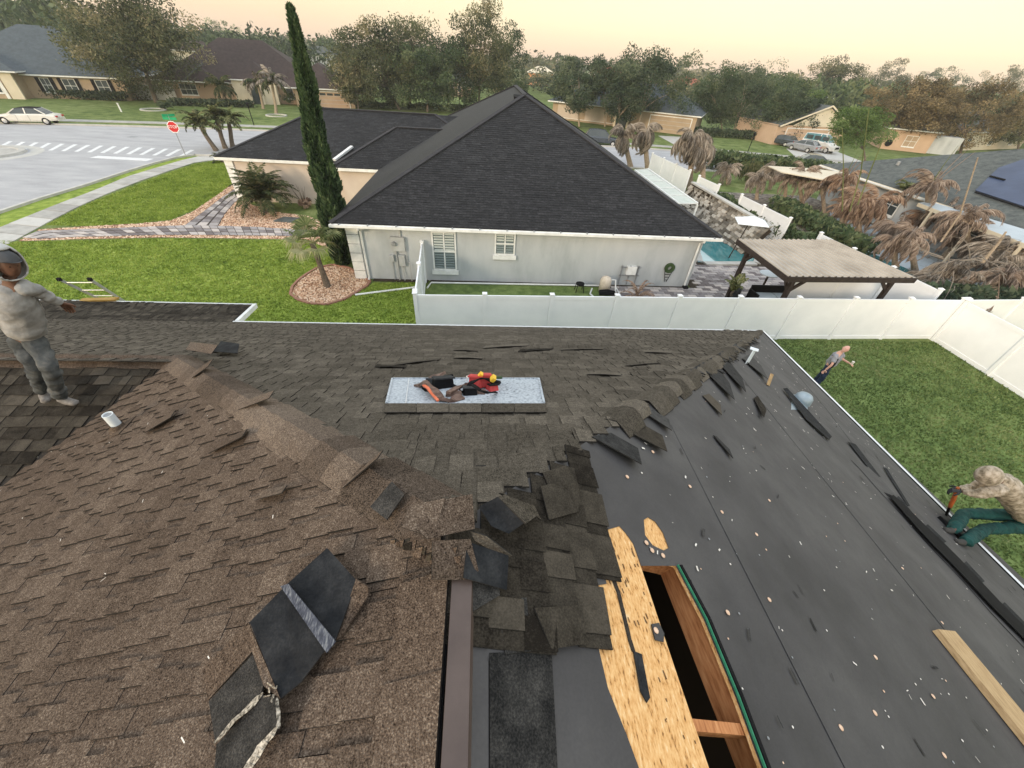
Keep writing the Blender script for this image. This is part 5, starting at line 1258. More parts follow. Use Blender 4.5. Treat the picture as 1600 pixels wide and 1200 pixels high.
# translucent patio cover behind the neighbour
pc = thing('patio_cover', 'white framed patio cover with pale green translucent panels behind the black roof', 'patio cover', (12, 26, 0))
ca, cb_, cc, cd = G(992, 266, 2.5), G(1012, 264, 2.5), G(1090, 318, 2.4), G(1060, 318, 2.4)
for i in range(5):
    mb = MB(); q = [ca.lerp(cd, (i+.04)/5), cb_.lerp(cc, (i+.04)/5), cb_.lerp(cc, (i+.96)/5), ca.lerp(cd, (i+.96)/5)]; mb.slab(q, (0, 0, 1), .02); mb.build('panel', M['polycarb'], pc)
mb = MB()
for i in range(6): mb.bar(ca.lerp(cd, i/5), cb_.lerp(cc, i/5), .05, .05)
mb.bar(cb_, cc, .08, .1); mb.bar(ca, cd, .08, .1); mb.build('frame', M['white_trim'], pc)
for q in (cb_, cc): mb = MB(); mb.bar((q.x, q.y, 0), q-Vector((0, 0, .05)), .1, .1, up=(0, 1, 0)); mb.build('post', M['white_trim'], pc)

# ---- grey house at right ----
gh = thing('grey_roof_house', 'house at the right edge with grey shingle roof, cream fascia and a blue tarp', 'house', (29.5, 28, 0))
mb = MB(); mb.box(30.1, 47, 4, 35.6, 0, 2.45); mb.build('wall', M['stucco'], gh)
ex0 = 29.4
def ghw(q, nm='roof', m='grey_roof', t=.06): mb = MB(); mb.slab(q, (0, 0, 1), t); return mb.build(nm, M[m], gh)
hip_roof_w = hip_poly(ex0, 48, 3, 36.3, 2.6, .36)[0]
mb = MB()
for q in hip_roof_w: mb.slab(q, (0, 0, 1), .06)
mb.build('roof', M['grey_roof'], gh)
mb = MB(); mb.bar((ex0, 3, 2.50), (ex0, 36.3, 2.50), .06, .2); mb.bar((ex0, 36.3, 2.5), (48, 36.3, 2.5), .06, .2); mb.build('fascia', M['cream'], gh)
mb = MB(); mb.bar((ex0-.08, 17.5, 2.52), (ex0-.08, 36.3, 2.52), .12, .09); mb.build('gutter', M['white_trim'], gh)
# lower lanai roof in front
la, lb_, lc, ld = G(1436, 317, 2.5), G(1640, 395, 2.5), G(1640, 362, 2.7), G(1500, 305, 2.7)
mb = MB(); mb.slab([la, lb_, lc, ld], (0, 0, 1), .05); mb.build('lanai_roof', M['lanai'], gh)
mb = MB(); mb.bar(la-Vector((0, 0, .1)), lb_-Vector((0, 0, .1)), .08, .2); mb.bar(ld-Vector((0, 0, .0)), lc, .08, .16); mb.build('lanai_fascia', M['cream'], gh)
for k in (.15, .5, .85):
    P = la.lerp(lb_, k); mb = MB(); mb.bar((P.x, P.y, 0), P-Vector((0, 0, .2)), .12, .12, up=(0, 1, 0)); mb.build('lanai_post', M['cream'], gh)
GRP = Plane((-.36, 0, 1), (ex0, 10, 2.6))
tq = [GRP.px(1560, 262, .06), GRP.px(1640, 235, .06), GRP.px(1640, 335, .06), GRP.px(1524, 297, .06)]
mb = MB(); mb.slab(tq, GRP.n, .03); mb.build('tarp', M['tarp'], gh)
mb = MB(); mb.bar(GRP.px(1524, 300, .09), GRP.px(1640, 338, .09), .10, .06, up=GRP.n); mb.build('tarp_batten', M['black'], gh)
mb = MB(); mb.bar(GRP.px(1547, 275, .10), GRP.px(1570, 281, .10), .10, .06, up=GRP.n); mb.build('tarp_batten', M['black'], gh)
mb = MB(); mb.lathe([(0, .25), (.12, .25), (.12, 0)], GRP.px(1402, 258, .0), 10); mb.build('roof_vent', M['galv'], gh)
for (x, w) in ((33.5, 1.2),):
    pass
window(gh, .55, 0.5, .9, 1.3, 1.2, ny=-1, axis='x', mull=(2, 2)) ; window(gh, .55, -5.5, .9, 1.3, 1.2, ny=-1, axis='x', mull=(2, 2))
# deck strip and long pool in that yard
sheet('far_pool_deck', gp([(1296, 332), (1306, 331), (1420, 375), (1600, 440), (1640, 455), (1640, 520), (1560, 470), (1400, 428), (1300, 366)]), .05, M['lanai'])
sheet('far_pool_water', gp([(1290, 352), (1302, 362), (1350, 392), (1425, 425), (1500, 452), (1600, 490), (1640, 510), (1640, 540), (1570, 500), (1440, 440), (1330, 400), (1285, 366)]), .056, M['water'])

# ---- houses across the street ----
def face_rot(A_, B_): return math.atan2(B_.y-A_.y, B_.x-A_.x)
# house 1 : blue grey roof at left
hA, hB = G(-60, 150), G(205, 158); rz = face_rot(hA, hB)
h1 = thing('blue_roof_house', 'beige house with broad blue-grey roof and dark-shuttered white windows at the left edge', 'house', hA, rz)
Lw = (hB-hA).length
walls(h1, 0, Lw, .3, 15, 2.6, 'beige'); walls(h1, -2, Lw*.40, -1.6, .28, 3.0, 'beige')
hip_roof(h1, -3, Lw+.7, -.2, 18.5, 2.75, .55, 'blue_grey_roof')
hip_roof(h1, -3, Lw*.44, -2.2, 6, 3.1, .5, 'blue_grey_roof', name='porch_roof')
for i, x in enumerate((Lw*.52, Lw*.66, Lw*.86)):
    window(h1, x, .3, .8, 1.35 if i else .9, 1.5, mull=(2, 2))
    for sx in (-1, 1):
        mb = MB(); w_ = 1.35 if i else .9; c = x+sx*(w_/2+.32); mb.box(c-.2, c+.2, .22, .29, .7, 2.4); mb.build('shutter', M['black'], h1, world=False)
window(h1, Lw*.24, -1.6, .7, 1.9, 1.9, mull=(2, 2)); arch_entry(h1, Lw*.24, -1.4, 2.2, 2.5, 'white_trim')
mb = MB(); mb.box(Lw*.33, Lw*.40, -1.9, -1.62, 0, 3.0); mb.build('pier', M['cream'], h1, world=False)
walls(h1, Lw+.02, Lw+5.2, 3.0, 3.2, 1.8, 'far_white')
# house 2 : brown roof
hA, hB = G(262, 156), G(556, 167); rz = face_rot(hA, hB); Lw = (hB-hA).length
h2 = thing('brown_roof_house', 'tan house with dark brown hip roofs and wide garage across the street behind the cypress', 'house', hA, rz)
walls(h2, 0, Lw*.75, .3, 14, 2.55, 'peach'); walls(h2, Lw*.68, Lw, -2.5, 12, 2.5, 'beige')
hip_roof(h2, -.6, Lw*.82, -.3, 17, 2.65, .62, 'brown_roof'); hip_roof(h2, Lw*.62, Lw+.5, -3.1, 12, 2.6, .55, 'brown_roof', name='garage_roof')
hip_roof(h2, Lw*.34, Lw*.60, -1.6, 6, 3.2, .6, 'brown_roof', name='entry_roof'); walls(h2, Lw*.36, Lw*.58, -1.3, 1, 3.1, 'cream')
hip_roof(h2, -.8, Lw*.30, -1.2, 6, 2.65, .6, 'brown_roof', name='side_roof')
garage(h2, Lw*.85, -2.5, Lw*.24, 2.1, 'peach'); arch_entry(h2, Lw*.47, -1.3, 1.4, 2.4)
window(h2, Lw*.12, .3, .8, 2.2, 1.3, mull=(3, 2)); window(h2, Lw*.64, -2.5+2.8, .8, 1.0, 1.3)
mb = MB(); mb.bar((Lw*.13, -1.25, 2.7), (Lw*.15+2.0, 2.0, 4.8), .3, .1); mb.build('hip_cap', M['grey_roof'], h2, world=False)
# house C beige with arch
hA, hB = G(862, 185), G(1082, 212); rz = face_rot(hA, hB); Lw = (hB-hA).length
h3 = thing('arched_entry_house', 'beige house with tall arched entry and garage under grey-green roof, behind the street trees', 'house', hA, rz)
walls(h3, 0, Lw*.58, 0, 12, 2.6, 'beige'); walls(h3, Lw*.585, Lw, -.8, 12, 2.6, 'beige')
hip_roof(h3, -.6, Lw+.6, -1.2, 13.5, 2.75, .45, 'blue_grey_roof'); arch_entry(h3, Lw*.52, -.4, 1.9, 3.3); garage(h3, Lw*.84, -.8, Lw*.26, 2.2, 'beige', lights=False)
for x in (.12, .33): 
    mb = MB(); mb.box(Lw*x-2.0, Lw*x+2.0, -.06, -.01, .35, 2.3); mb.build('wall_panel', M['stucco_warm'], h3, world=False)
mb = MB(); mb.box(-.1, Lw*.57, -.10, -.065, .28, .36); mb.build('water_table', M['white_trim'], h3, world=False)
# its driveway
sheet('driveway', gp([(1028, 212), (1066, 214), (1150, 243), (1190, 251), (1120, 252), (1075, 238)]), .012, M['concrete'])
# house E gable peach
hA, hB = G(1212, 230), G(1298, 222); hA = G(1205, 226); hB = G(1300, 228); rz = face_rot(hA, hB)-.1
h4 = thing('gable_garage_house', 'peach gabled house with garage behind the parked van', 'house', hA, rz); Lw = (hB-hA).length
walls(h4, 0, Lw, .2, 10, 2.6, 'peach'); garage(h4, Lw*.45, .2, Lw*.6, 2.2, 'peach', lights=False)
mb = MB(); mb.slab([(Lw*.2, .1, 2.6), (Lw+.1, .1, 2.6), (Lw*.6, .1, 5.2)], (0, -1, 0), .1); mb.build('gable', M['cream'], h4, world=False)
mb = MB(); mb.slab([(Lw*.6, -.3, 5.35), (Lw+.6, -.3, 2.5), (Lw+.6, 10, 2.5), (Lw*.6, 10, 5.35)], (0, 0, 1), .1); mb.slab([(Lw*.6, -.3, 5.35), (0, -.3, 2.5), (0, 10, 2.5), (Lw*.6, 10, 5.35)], (0, 0, 1), .1); mb.build('roof', M['grey_roof'], h4, world=False)
mb = MB(); mb.bar((Lw*.6, -.35, 5.3), (Lw+.65, -.35, 2.45), .06, .2); mb.bar((Lw*.6, -.35, 5.3), (-.05, -.35, 2.45), .06, .2); mb.build('rake_board', M['cream'], h4, world=False)
sheet('driveway', gp([(1228, 232), (1300, 234), (1372, 262), (1330, 282), (1262, 262)]), .012, M['concrete'])
# house F
hA, hB = G(1374, 232), G(1446, 240); rz = face_rot(hA, hB)
h5 = thing('peach_wall_house', 'peach-walled house with square four-pane window beyond the grey roof', 'house', hA, rz); Lw = (hB-hA).length
walls(h5, 0, Lw, 0, 9, 2.9, 'peach'); hip_roof(h5, -.5, Lw+.5, -.5, 12, 3.0, .4, 'grey_roof'); window(h5, Lw*.55, 0, .7, 1.6, 1.4, mull=(2, 2), glass='beige'); walls(h5, Lw+.02, Lw+4, .9, 9, 2.4, 'stucco')
mb = MB(); mb.lathe([(0, -.12), (.5, -.12), (.5, -.02)], (Lw*.12, 0, .9), 16, 'y'); mb.build('dish', M['black'], h5, world=False)
hA, hB = G(1478, 236), G(1592, 232); rz = face_rot(hA, hB); Lw = (hB-hA).length
h6 = thing('cream_wall_house', 'cream-walled house half hidden by tan trees at the right', 'house', hA, rz)
walls(h6, 0, Lw, 0, 9, 2.8, 'cream'); hip_roof(h6, -.5, Lw+.5, -.5, 12, 2.9, .4, 'grey_roof')
for k in (.2, .5, .8): window(h6, Lw*k, 0, .8, 1.4, 1.2, mull=(2, 1))
# small far houses
def far_house(px0, px1, pyb, D, wall, roofm, label, h=3.0, s=.5, two=False, py_top=None):
    A_ = AY(px0, pyb, D); B_ = AY(px1, pyb, D); A_.z = 0; B_.z = 0; L_ = (B_-A_).length; hh = 5.4 if two else h
    t = thing('distant_house', label, 'house', (A_.x, A_.y, 0), 0)
    walls(t, 0, L_, 0, L_*.7, hh, wall); hip_roof(t, -.6, L_+.6, -.6, L_*.7+.6, hh+.1, s, roofm)
    for r_ in range(2 if two else 1):
        for k in range(4): window(t, L_*(k+.6)/4.2, 0, 1+r_*2.8, L_*.09, 1.3, sill=False)
    return t
far_house(473, 518, 86, 175, 'far_white', 'grey_roof', 'distant white two-storey house just right of the cypress tip', two=True)
far_house(930, 978, 118, 190, 'orange_wall', 'red_roof', 'distant orange house with terracotta roof above the street trees', h=5)
far_house(1052, 1110, 124, 180, 'peach', 'red_roof', 'distant low house with wide dark red roof, right of the orange one', h=3.6)
far_house(828, 866, 112, 200, 'orange_wall', 'cream', 'distant small orange and cream house just right of the black roof peak', h=4)
far_house(262, 326, 66, 150, 'cream', 'brown_roof', 'distant cream house with orange end wall above the brown roof house', h=4.5)
far_house(65, 130, 50, 140, 'peach', 'brown_roof', 'distant peach gabled house above the blue-grey roof', h=4.5)
far_house(1232, 1262, 152, 140, 'far_white', 'grey_roof', 'distant pale house with slate roof among trees at right', h=3.5)
far_house(1282, 1324, 172, 128, 'cream', 'far_white', 'distant low building with white roof left of the tan trees', h=3)
far_house(555, 600, 140, 150, 'cream', 'grey_roof', 'cream building glimpsed under the centre street trees', h=4)
far_house(690, 735, 150, 120, 'beige', 'grey_roof', 'beige house front seen between the centre tree trunks', h=3)
# walls/ponds glimpsed far
sheet('pond', [AY(815, 135, 115)*1, AY(880, 135, 115)*1, AY(880, 118, 150)*1, AY(815, 118, 150)*1], .03, M['water_pale']) if False else None
# hedges and shrubs by the houses -> built in the vegetation section

# ---- street furniture ----
sb_ = G(290, 243); sg = thing('stop_sign', 'red STOP sign with two green street-name blades on a thin post at the corner', 'street sign', (sb_.x, sb_.y, 0), R(8))
mb = MB(); mb.bar((0, 0, 0), (-.02, 0, 3.0), .06, .04); mb.build('post', M['galv'], sg, world=False)
mb = MB(); o8 = [(.44*math.cos(R(22.5+45*k)), -.045, 2.12+.44*math.sin(R(22.5+45*k))) for k in range(8)]; mb.slab(o8, (0, -1, 0), .012); mb.build('stop_plate_border', M['sign_white'], sg, world=False)
mb = MB(); o8 = [(.39*math.cos(R(22.5+45*k)), -.050, 2.12+.39*math.sin(R(22.5+45*k))) for k in range(8)]; mb.slab(o8, (0, -1, 0), .004); pl_ = mb.build('stop_plate', M['sign_red'], sg, world=False)
def letters(txt, size, loc, m, parent, name='lettering', rot=(math.pi/2, 0, 0)):
    cu = bpy.data.curves.new(name, 'FONT'); cu.body = txt; cu.size = size; cu.align_x = 'CENTER'; cu.align_y = 'CENTER'; cu.extrude = .002
    o = bpy.data.objects.new(name, cu); COL.objects.link(o)
    bpy.context.view_layer.update()
    me = bpy.data.meshes.new_from_object(o.evaluated_get(bpy.context.evaluated_depsgraph_get())); bpy.data.objects.remove(o)
    me.materials.clear(); me.materials.append(m); o = bpy.data.objects.new(name, me); COL.objects.link(o); o.parent = parent; o.location = loc; o.rotation_euler = rot; return o
letters('STOP', .30, (0, -.055, 2.12), M['sign_white'], pl_)
mb = MB(); mb.box(-.50, .50, -.02, .0, 2.62, 2.80); mb.build('street_blade', M['sign_green'], sg, world=False)
mb = MB(); mb.bar((-.34, -.30, 2.93), (.34, .30, 2.93), .02, .18); mb.build('street_blade', M['sign_green'], sg, world=False)
# small white post by lawn, mailboxes and lamps
for i, ((bx_, by_), hh, lb_l) in enumerate((((190, 175), .9, 'short white marker post on the lawn before the blue-roofed house'), )):
    P = G(bx_, by_); t = thing('marker_post', lb_l, 'post', P); mb = MB(); mb.bar((0, 0, 0), (0, 0, hh), .12, .12, up=(0, 1, 0)); mb.build('post', M['white_trim'], t, world=False); mb = MB(); mb.box(-.09, .09, -.09, .09, hh+.002, hh+.05); mb.build('cap', M['white_trim'], t, world=False)
for i, ((bx_, by_), lb_l) in enumerate((((600, 168), 'black garden lamp post on the lawn left of the centre trees'), ((1168, 238), 'slim black lamp post on the verge below the dark green trees'), ((718, 172), 'small black lamp post in front of the centre trees by the roof edge'), ((397, 196), 'black lamp post on the verge right of the pygmy palms'))):
    P = G(bx_, by_); t = thing('lamp_post', lb_l, 'lamp post', P)
    mb = MB(); mb.tube([(0, 0, 0), (0, 0, 1.9)], .05, 8); mb.build('pole', M['black'], t, world=False)
    mb = MB(); mb.lathe([(.05, 1.9), (.16, 2.15), (.18, 2.2), (.06, 2.32), (0, 2.36)], (0, 0, 0), 8); mb.build('lantern', M['black'], t, world=False)

from mathutils import noise as mnoise
# ================================================================ VEGETATION
def crown_arrays(rx, ry, rz, n, leaf, seed, clumps=60, low=-.8, flat=0):
    r_ = np.random.RandomState(seed)
    C = r_.normal(size=(clumps*3, 3)); C /= np.linalg.norm(C, axis=1)[:, None]; C *= (r_.uniform(.12, 1, (clumps*3, 1)))**.45
    C = C[C[:, 2] > low][:clumps]; k = len(C)
    wob = 1+.16*np.sin(C[:, 0:1]*4+seed)+.13*np.cos(C[:, 1:2]*5+seed*2)
    C = C*np.array([rx, ry, rz])*.86*wob
    cr = r_.uniform(.16, .34, k)*min(rx, rz); cv = np.clip(r_.normal(.5, .24, k), 0, 1)
    idx = r_.randint(0, k, n); D = r_.normal(size=(n, 3)); D /= np.linalg.norm(D, axis=1)[:, None]; D *= r_.uniform(.2, 1, (n, 1))**.5
    P = C[idx]+D*cr[idx][:, None]*np.array([1.15, 1.15, .8])
    # stray outer twigs
    q = r_.rand(n) < .06; P[q] *= r_.uniform(1.0, 1.14, (q.sum(), 1))
    A_ = r_.normal(size=(n, 3)); A_ /= np.linalg.norm(A_, axis=1)[:, None]; B_ = r_.normal(size=(n, 3)); B_ -= A_*(A_*B_).sum(1)[:, None]; B_ /= np.linalg.norm(B_, axis=1)[:, None]
    L_ = leaf*r_.uniform(.6, 1.4, n)[:, None]; Wd = L_*.45
    V = np.stack([P-A_*L_*.5, P+B_*Wd*.5, P+A_*L_*.5, P-B_*Wd*.5], 1).reshape(-1, 3)
    F = np.arange(n*4).reshape(-1, 4); a = np.clip(cv[idx]+r_.normal(0, .13, n), 0, 1); return V, F, a, C
CR = {}
def crown_mesh(key, m, rx, ry, rz, n, leaf, seed, clumps, low=-.8):
    V, F, a, C = crown_arrays(rx, ry, rz, n, leaf, seed, clumps, low)
    o = np_obj('crown', V, F, M[m], a=a); me = o.data; bpy.data.objects.remove(o); return me, C
def tree(name, base, cc, rad, m, label, n=7000, leaf=.32, seed=1, clumps=70, trunk=.22, bark='bark', group=None, low=-.8, limbs=9, trunks=1):
    """base: world ground point; cc: crown centre (world); rad: 3 radii"""
    t = thing(name, label, 'tree', base, group=group); base = Vector(base)
    me, C = crown_mesh(0, m, *rad, n, leaf, seed, clumps, low)
    o = bpy.data.objects.new('crown', me); COL.objects.link(o); o.parent = t; o.location = Vector(cc)-base
    r_ = random.Random(seed)
    for k in range(trunks):
        mb = MB(); off = Vector((r_.uniform(-.8, .8)*(k > 0), 0, 0))
        fork = base.lerp(Vector(cc)+Vector((off.x*2, 0, 0)), .50)+Vector((r_.uniform(-.2, .2), 0, 0)); fork.z = max(fork.z, .5)
        mb.tube([base+off, base.lerp(fork, .5)+off*.8+Vector((r_.uniform(-.1, .1), 0, 0)), fork], [trunk, trunk*.8, trunk*.65], 8)
        for i in range(limbs):
            e_ = Vector(cc)+Vector(tuple(C[(i*7+k*3) % len(C)]))*.92; mid = fork.lerp(e_, .5)+Vector((r_.uniform(-.3, .3), r_.uniform(-.3, .3), r_.uniform(0, .4)))
            mb.tube([fork-Vector((0, 0, .1)), mid, e_], [trunk*.5, trunk*.28, trunk*.08], 6)
        mb.build('trunk', M[bark], t)
    return t
def ptree(bpx, cpx, rpx, m, label, dy=None, zs=.9, **kw):
    """tree from photo pixels: base, crown centre, crown radius (horizontal px, vertical px)"""
    b = G(*bpx); c = AY(cpx[0], cpx[1], b.y); z_ = PJ(c)[2]
    k = z_/FPX; rx = rpx[0]*k*1.12; rz = rpx[1]*k*.98; kw['n'] = int(kw.get('n', 7000)*1.9); kw['leaf'] = kw.get('leaf', .32)*.9
    return tree('street_tree', b, c, (rx, max(2.2, rx*.85), rz), m, label, **kw)
ptree((245, 160), (207, 58), (98, 74), 'leaf_olive', 'big grey-green oak on the lawn before the blue-roofed house, upper left', n=17000, leaf=.36, seed=3, clumps=130, trunk=.32, low=-.9)
ptree((625, 172), (585, 100), (60, 62), 'leaf_olive', 'leftmost olive-green tree of the centre clump, by the lamp post', n=9500, leaf=.38, seed=4, clumps=80, trunk=.22)
ptree((640, 168), (640, 95), (58, 64), 'leaf_olive', 'second tree of the centre clump with the leaning dark limbs', n=9500, leaf=.38, seed=5, clumps=80, trunk=.24)
ptree((700, 172), (700, 108), (56, 62), 'leaf_green', 'dark tree in the middle of the centre clump', n=9500, leaf=.38, seed=6, clumps=80, trunk=.22)
ptree((748, 175), (752, 88), (50, 72), 'leaf_olive', 'tallest brown-tipped tree of the centre clump above the roof slope', n=9500, leaf=.36, seed=7, clumps=70, trunk=.22)
ptree((800, 172), (795, 110), (36, 66), 'leaf_green', 'rightmost narrow tree of the centre clump beside the roof peak', n=6000, leaf=.36, seed=8, clumps=50, trunk=.2)
ptree((560, 172), (552, 118), (34, 44), 'leaf_olive', 'low olive tree at the left end of the centre clump above the garage roof', n=5000, leaf=.36, seed=104, clumps=60, trunk=.18)
ptree((668, 175), (668, 122), (46, 48), 'leaf_green', 'dark rounded tree low in the centre clump between the two tall ones', n=8000, leaf=.36, seed=105, clumps=80, trunk=.2)
ptree((1238, 222), (1224, 178), (40, 38), 'leaf_green', 'dark drooping tree over the peach wall beside the parked cars', n=8000, leaf=.3, seed=107, clumps=80, trunk=.16, bark='pale_bark')
ptree((962, 205), (972, 158), (34, 34), 'leaf_dark', 'dense dark street tree right beside the arch', n=5000, leaf=.3, seed=108, clumps=60, trunk=.15, bark='pale_bark')
ptree((1445, 238), (1455, 176), (50, 40), 'leaf_tan', 'middle tan tree of the three beyond the grey roof', n=8000, leaf=.32, seed=109, clumps=80, trunk=.2)
ptree((905, 198), (905, 137), (52, 38), 'leaf_dark', 'round dark green street tree in front of the beige panels of the arched house', n=7500, leaf=.32, seed=9, clumps=70, trunk=.17, bark='pale_bark')
ptree((945, 198), (945, 130), (36, 34), 'leaf_dark', 'dark street tree between the round tree and the arch', n=4500, leaf=.32, seed=10, clumps=50, trunk=.15, bark='pale_bark')
ptree((992, 205), (1018, 130), (62, 52), 'leaf_dark', 'large dark street tree hiding the middle of the arched house', n=9500, leaf=.34, seed=11, clumps=80, trunk=.2, bark='pale_bark')
for i, (b, c, r_) in enumerate((((1128, 205), (1122, 150), (46, 44)), ((1145, 208), (1160, 155), (50, 46)), ((1165, 208), (1205, 165), (48, 50)), ((1215, 222), (1238, 180), (40, 42)))):
    ptree(b, c, r_, 'leaf_green' if i % 2 == 0 else 'leaf_dark', ['leftmost of the dark green tree row beside the garage', 'second of the dark green tree row on the lawn, pale trunk', 'third and broadest of the dark green tree row', 'rightmost of the dark green tree row, next to the parked cars'][i], n=8000, leaf=.30, seed=20+i, clumps=80, trunk=.16, bark='pale_bark')
ptree((1398, 232), (1420, 170), (66, 44), 'leaf_tan', 'tan-leaved tree with dark trunk in front of the peach-walled house', n=9000, leaf=.34, seed=31, clumps=90, trunk=.22)
ptree((1500, 240), (1520, 178), (72, 46), 'leaf_tan', 'broad tan tree overhanging the cream-walled house', n=9000, leaf=.34, seed=32, clumps=90, trunk=.22)
ptree((1452, 232), (1470, 196), (40, 26), 'leaf_green', 'small dark tree between the peach and cream houses', n=4500, leaf=.3, seed=33, clumps=50, trunk=.18)
ptree((1590, 238), (1594, 190), (36, 40), 'leaf_olive', 'green tree cut by the right frame edge behind the grey roof', n=5000, leaf=.34, seed=34, clumps=60, trunk=.18)
ptree((1352, 262), (1345, 200), (44, 34), 'leaf_willow', 'light green feathery tree in front of the grey roof', n=9000, leaf=.22, seed=35, clumps=80, trunk=.12)
ptree((1268, 198), (1262, 165), (26, 26), 'leaf_willow', 'bright yellow-green tree beside the gabled house', n=3000, leaf=.4, seed=36, clumps=40, trunk=.18)
ptree((1300, 178), (1302, 130), (40, 38), 'leaf_olive', 'tall wispy green tree standing above the tree line left of the tan trees', n=5000, leaf=.5, seed=37, clumps=50, trunk=.25)
ptree((1385, 170), (1380, 128), (36, 26), 'leaf_olive', 'brownish tree above the tree line over the tan tree', n=4000, leaf=.5, seed=38, clumps=45, trunk=.25)
ptree((1465, 175), (1465, 135), (50, 24), 'leaf_green', 'wide green tree on the skyline above the tan trees', n=5000, leaf=.5, seed=39, clumps=55, trunk=.25)
ptree((1560, 180), (1560, 135), (46, 26), 'leaf_olive', 'olive tree on the skyline at the right frame edge', n=5000, leaf=.5, seed=40, clumps=55, trunk=.25)
ptree((872, 130), (888, 100), (26, 18), 'leaf_green', 'round green tree just right of the roof peak, far off', n=2500, leaf=.7, seed=41, clumps=30, trunk=.25)
ptree((350, 90), (362, 60), (30, 26), 'leaf_willow', 'pale yellow-green distant tree above the brown roof house', n=2500, leaf=.6, seed=42, clumps=30, trunk=.25)
ptree((320, 250), (300, 180), (1, 1), 'leaf_olive', 'x', n=4, limbs=1) if False else None
# far woodland, one mass
def woodland(name, spots, label, m, seed, n=150, leaf=1.4):
    r_ = np.random.RandomState(seed); Vs = []; Fs = []; As = []; k = 0
    pro = [crown_arrays(1, 1, 1, n, leaf/6, seed+i, 22, -.6)[:3] for i in range(4)]
    for (x, y, h, w) in spots:
        V, F, a = pro[r_.randint(4)]; th = r_.uniform(0, 6.28); c, s = math.cos(th), math.sin(th)
        U = V.copy(); U[:, 0] = (V[:, 0]*c-V[:, 1]*s)*w; U[:, 1] = (V[:, 0]*s+V[:, 1]*c)*w; U[:, 2] = V[:, 2]*h*.5+h*.5; U += np.array([x, y, 0])
        Vs.append(U); Fs.append(F+k); As.append(np.clip(a+r_.normal(0, .22), 0, 1)); k += len(V)
    o = np_obj(name, np.concatenate(Vs), np.concatenate(Fs), M[m], a=np.concatenate(As), kind='stuff'); return tag(o, label, 'woodland')
def arc_spots(n, r0, r1, a0_, a1_, h0, h1, seed):
    r_ = random.Random(seed); o = []
    for _ in range(n):
        a = R(r_.uniform(a0_, a1_)); d = r_.uniform(r0, r1); h = r_.uniform(h0, h1); o.append((d*math.sin(a), d*math.cos(a), h, r_.uniform(3.5, 6.5)*(.6+.4*d/150)))
    return o
woodland('distant_woodland', arc_spots(460, 240, 440, -62, 70, 9, 13, 1), 'far tree line along the whole horizon', 'leaf_olive', 50, n=120, leaf=1.8)
woodland('distant_woodland', arc_spots(110, 130, 225, -6, 26, 3.5, 7, 2), 'low mixed green trees between the far houses right of the roof peak', 'leaf_willow' if False else 'leaf_olive', 60, n=220, leaf=1.3)
woodland('distant_woodland', arc_spots(170, 125, 215, 28, 62, 6, 10.5, 3), 'dense dark trees behind the tan trees at upper right', 'leaf_green', 70, n=260, leaf=1.2)
woodland('distant_woodland', arc_spots(120, 150, 230, -60, -36, 11, 16, 4), 'hazy green trees behind the blue-grey roof at upper left', 'leaf_green', 80, n=240, leaf=1.3)
woodland('distant_woodland', arc_spots(70, 170, 240, -34, -16, 8, 12, 5), 'mid-distance trees around the white two-storey house', 'leaf_green', 90, n=220, leaf=1.3)
# hedges, shrubs
def shrub(c, r_, m, label, n=900, leaf=.14, seed=1, name='shrub', group=None):
    V, F, a, C = crown_arrays(r_[0], r_[1], r_[2], n, leaf, seed, 30, -.5); o = np_obj(name, V+np.array([0, 0, r_[2]*.75]), F, M[m], a=a); o.location = c
    return tag(o, label, 'shrub', group)
def hedge(A_, B_, h, w, m, label, n, seed):
    r_ = np.random.RandomState(seed); A_ = np.array(A_); B_ = np.array(B_); t = r_.rand(n)
    P = A_+(B_-A_)*t[:, None]; P[:, 0] += r_.uniform(-w, w, n)*.5; P[:, 1] += r_.uniform(-w, w, n)*.5; P[:, 2] = h*np.sqrt(r_.rand(n))*(1+.12*np.sin(t*40))
    A2 = r_.normal(size=(n, 3))*.12; B2 = r_.normal(size=(n, 3))*.08
    V = np.stack([P-A2, P+B2, P+A2, P-B2], 1).reshape(-1, 3); o = np_obj('hedge', V, np.arange(n*4).reshape(-1, 4), M[m], a=r_.rand(n)); return tag(o, label, 'hedge')
hedge(G(55, 152), G(195, 158), 1.0, 1.3, 'leaf_dark', 'clipped dark hedge under the shuttered windows of the blue-roofed house', 5000, 1)
hedge(G(-20, 150), G(45, 151), .6, 1.0, 'leaf_dark', 'low hedge below the arched window at the left edge', 1500, 2)
hedge(G(272, 165), G(395, 168), .8, 1.2, 'leaf_dark', 'dark hedge along the front of the brown-roofed house', 4000, 3)
hedge(G(560, 168), G(840, 178), .9, 1.5, 'leaf_green', 'green hedge under the centre trees behind the black wing roof', 6000, 4)
hedge(G(990, 200), G(1030, 203), .9, 1.5, 'leaf_dark', 'hedge beside the arched entry', 1500, 5)
hedge(G(1085, 212), G(1240, 222), 1.1, 1.5, 'leaf_dark', 'shadowy hedge behind the dark green tree row', 5000, 6)
hedge((17.9, 30.5, 0), (19.6, 17, 0), 1.15, 1.2, 'leaf_green', 'leafy hedge just beyond the white fence by the pool', 9000, 7)
hedge((19.9, 15.6, 0), (30, 14.5, 0), 1.0, 1.4, 'leaf_dark', 'dark hedge behind the right-hand white fence', 7000, 8)
hedge(G(1100, 262), G(1280, 282), 1.6, 2.2, 'leaf_green', 'ragged green planting beside the street right of the dead palms', 8000, 9)
shrub(G(262, 172), (1.0, 1.0, .8), 'leaf_dark', 'round dark bush in the ring beside the oak', 900, .2, 3)
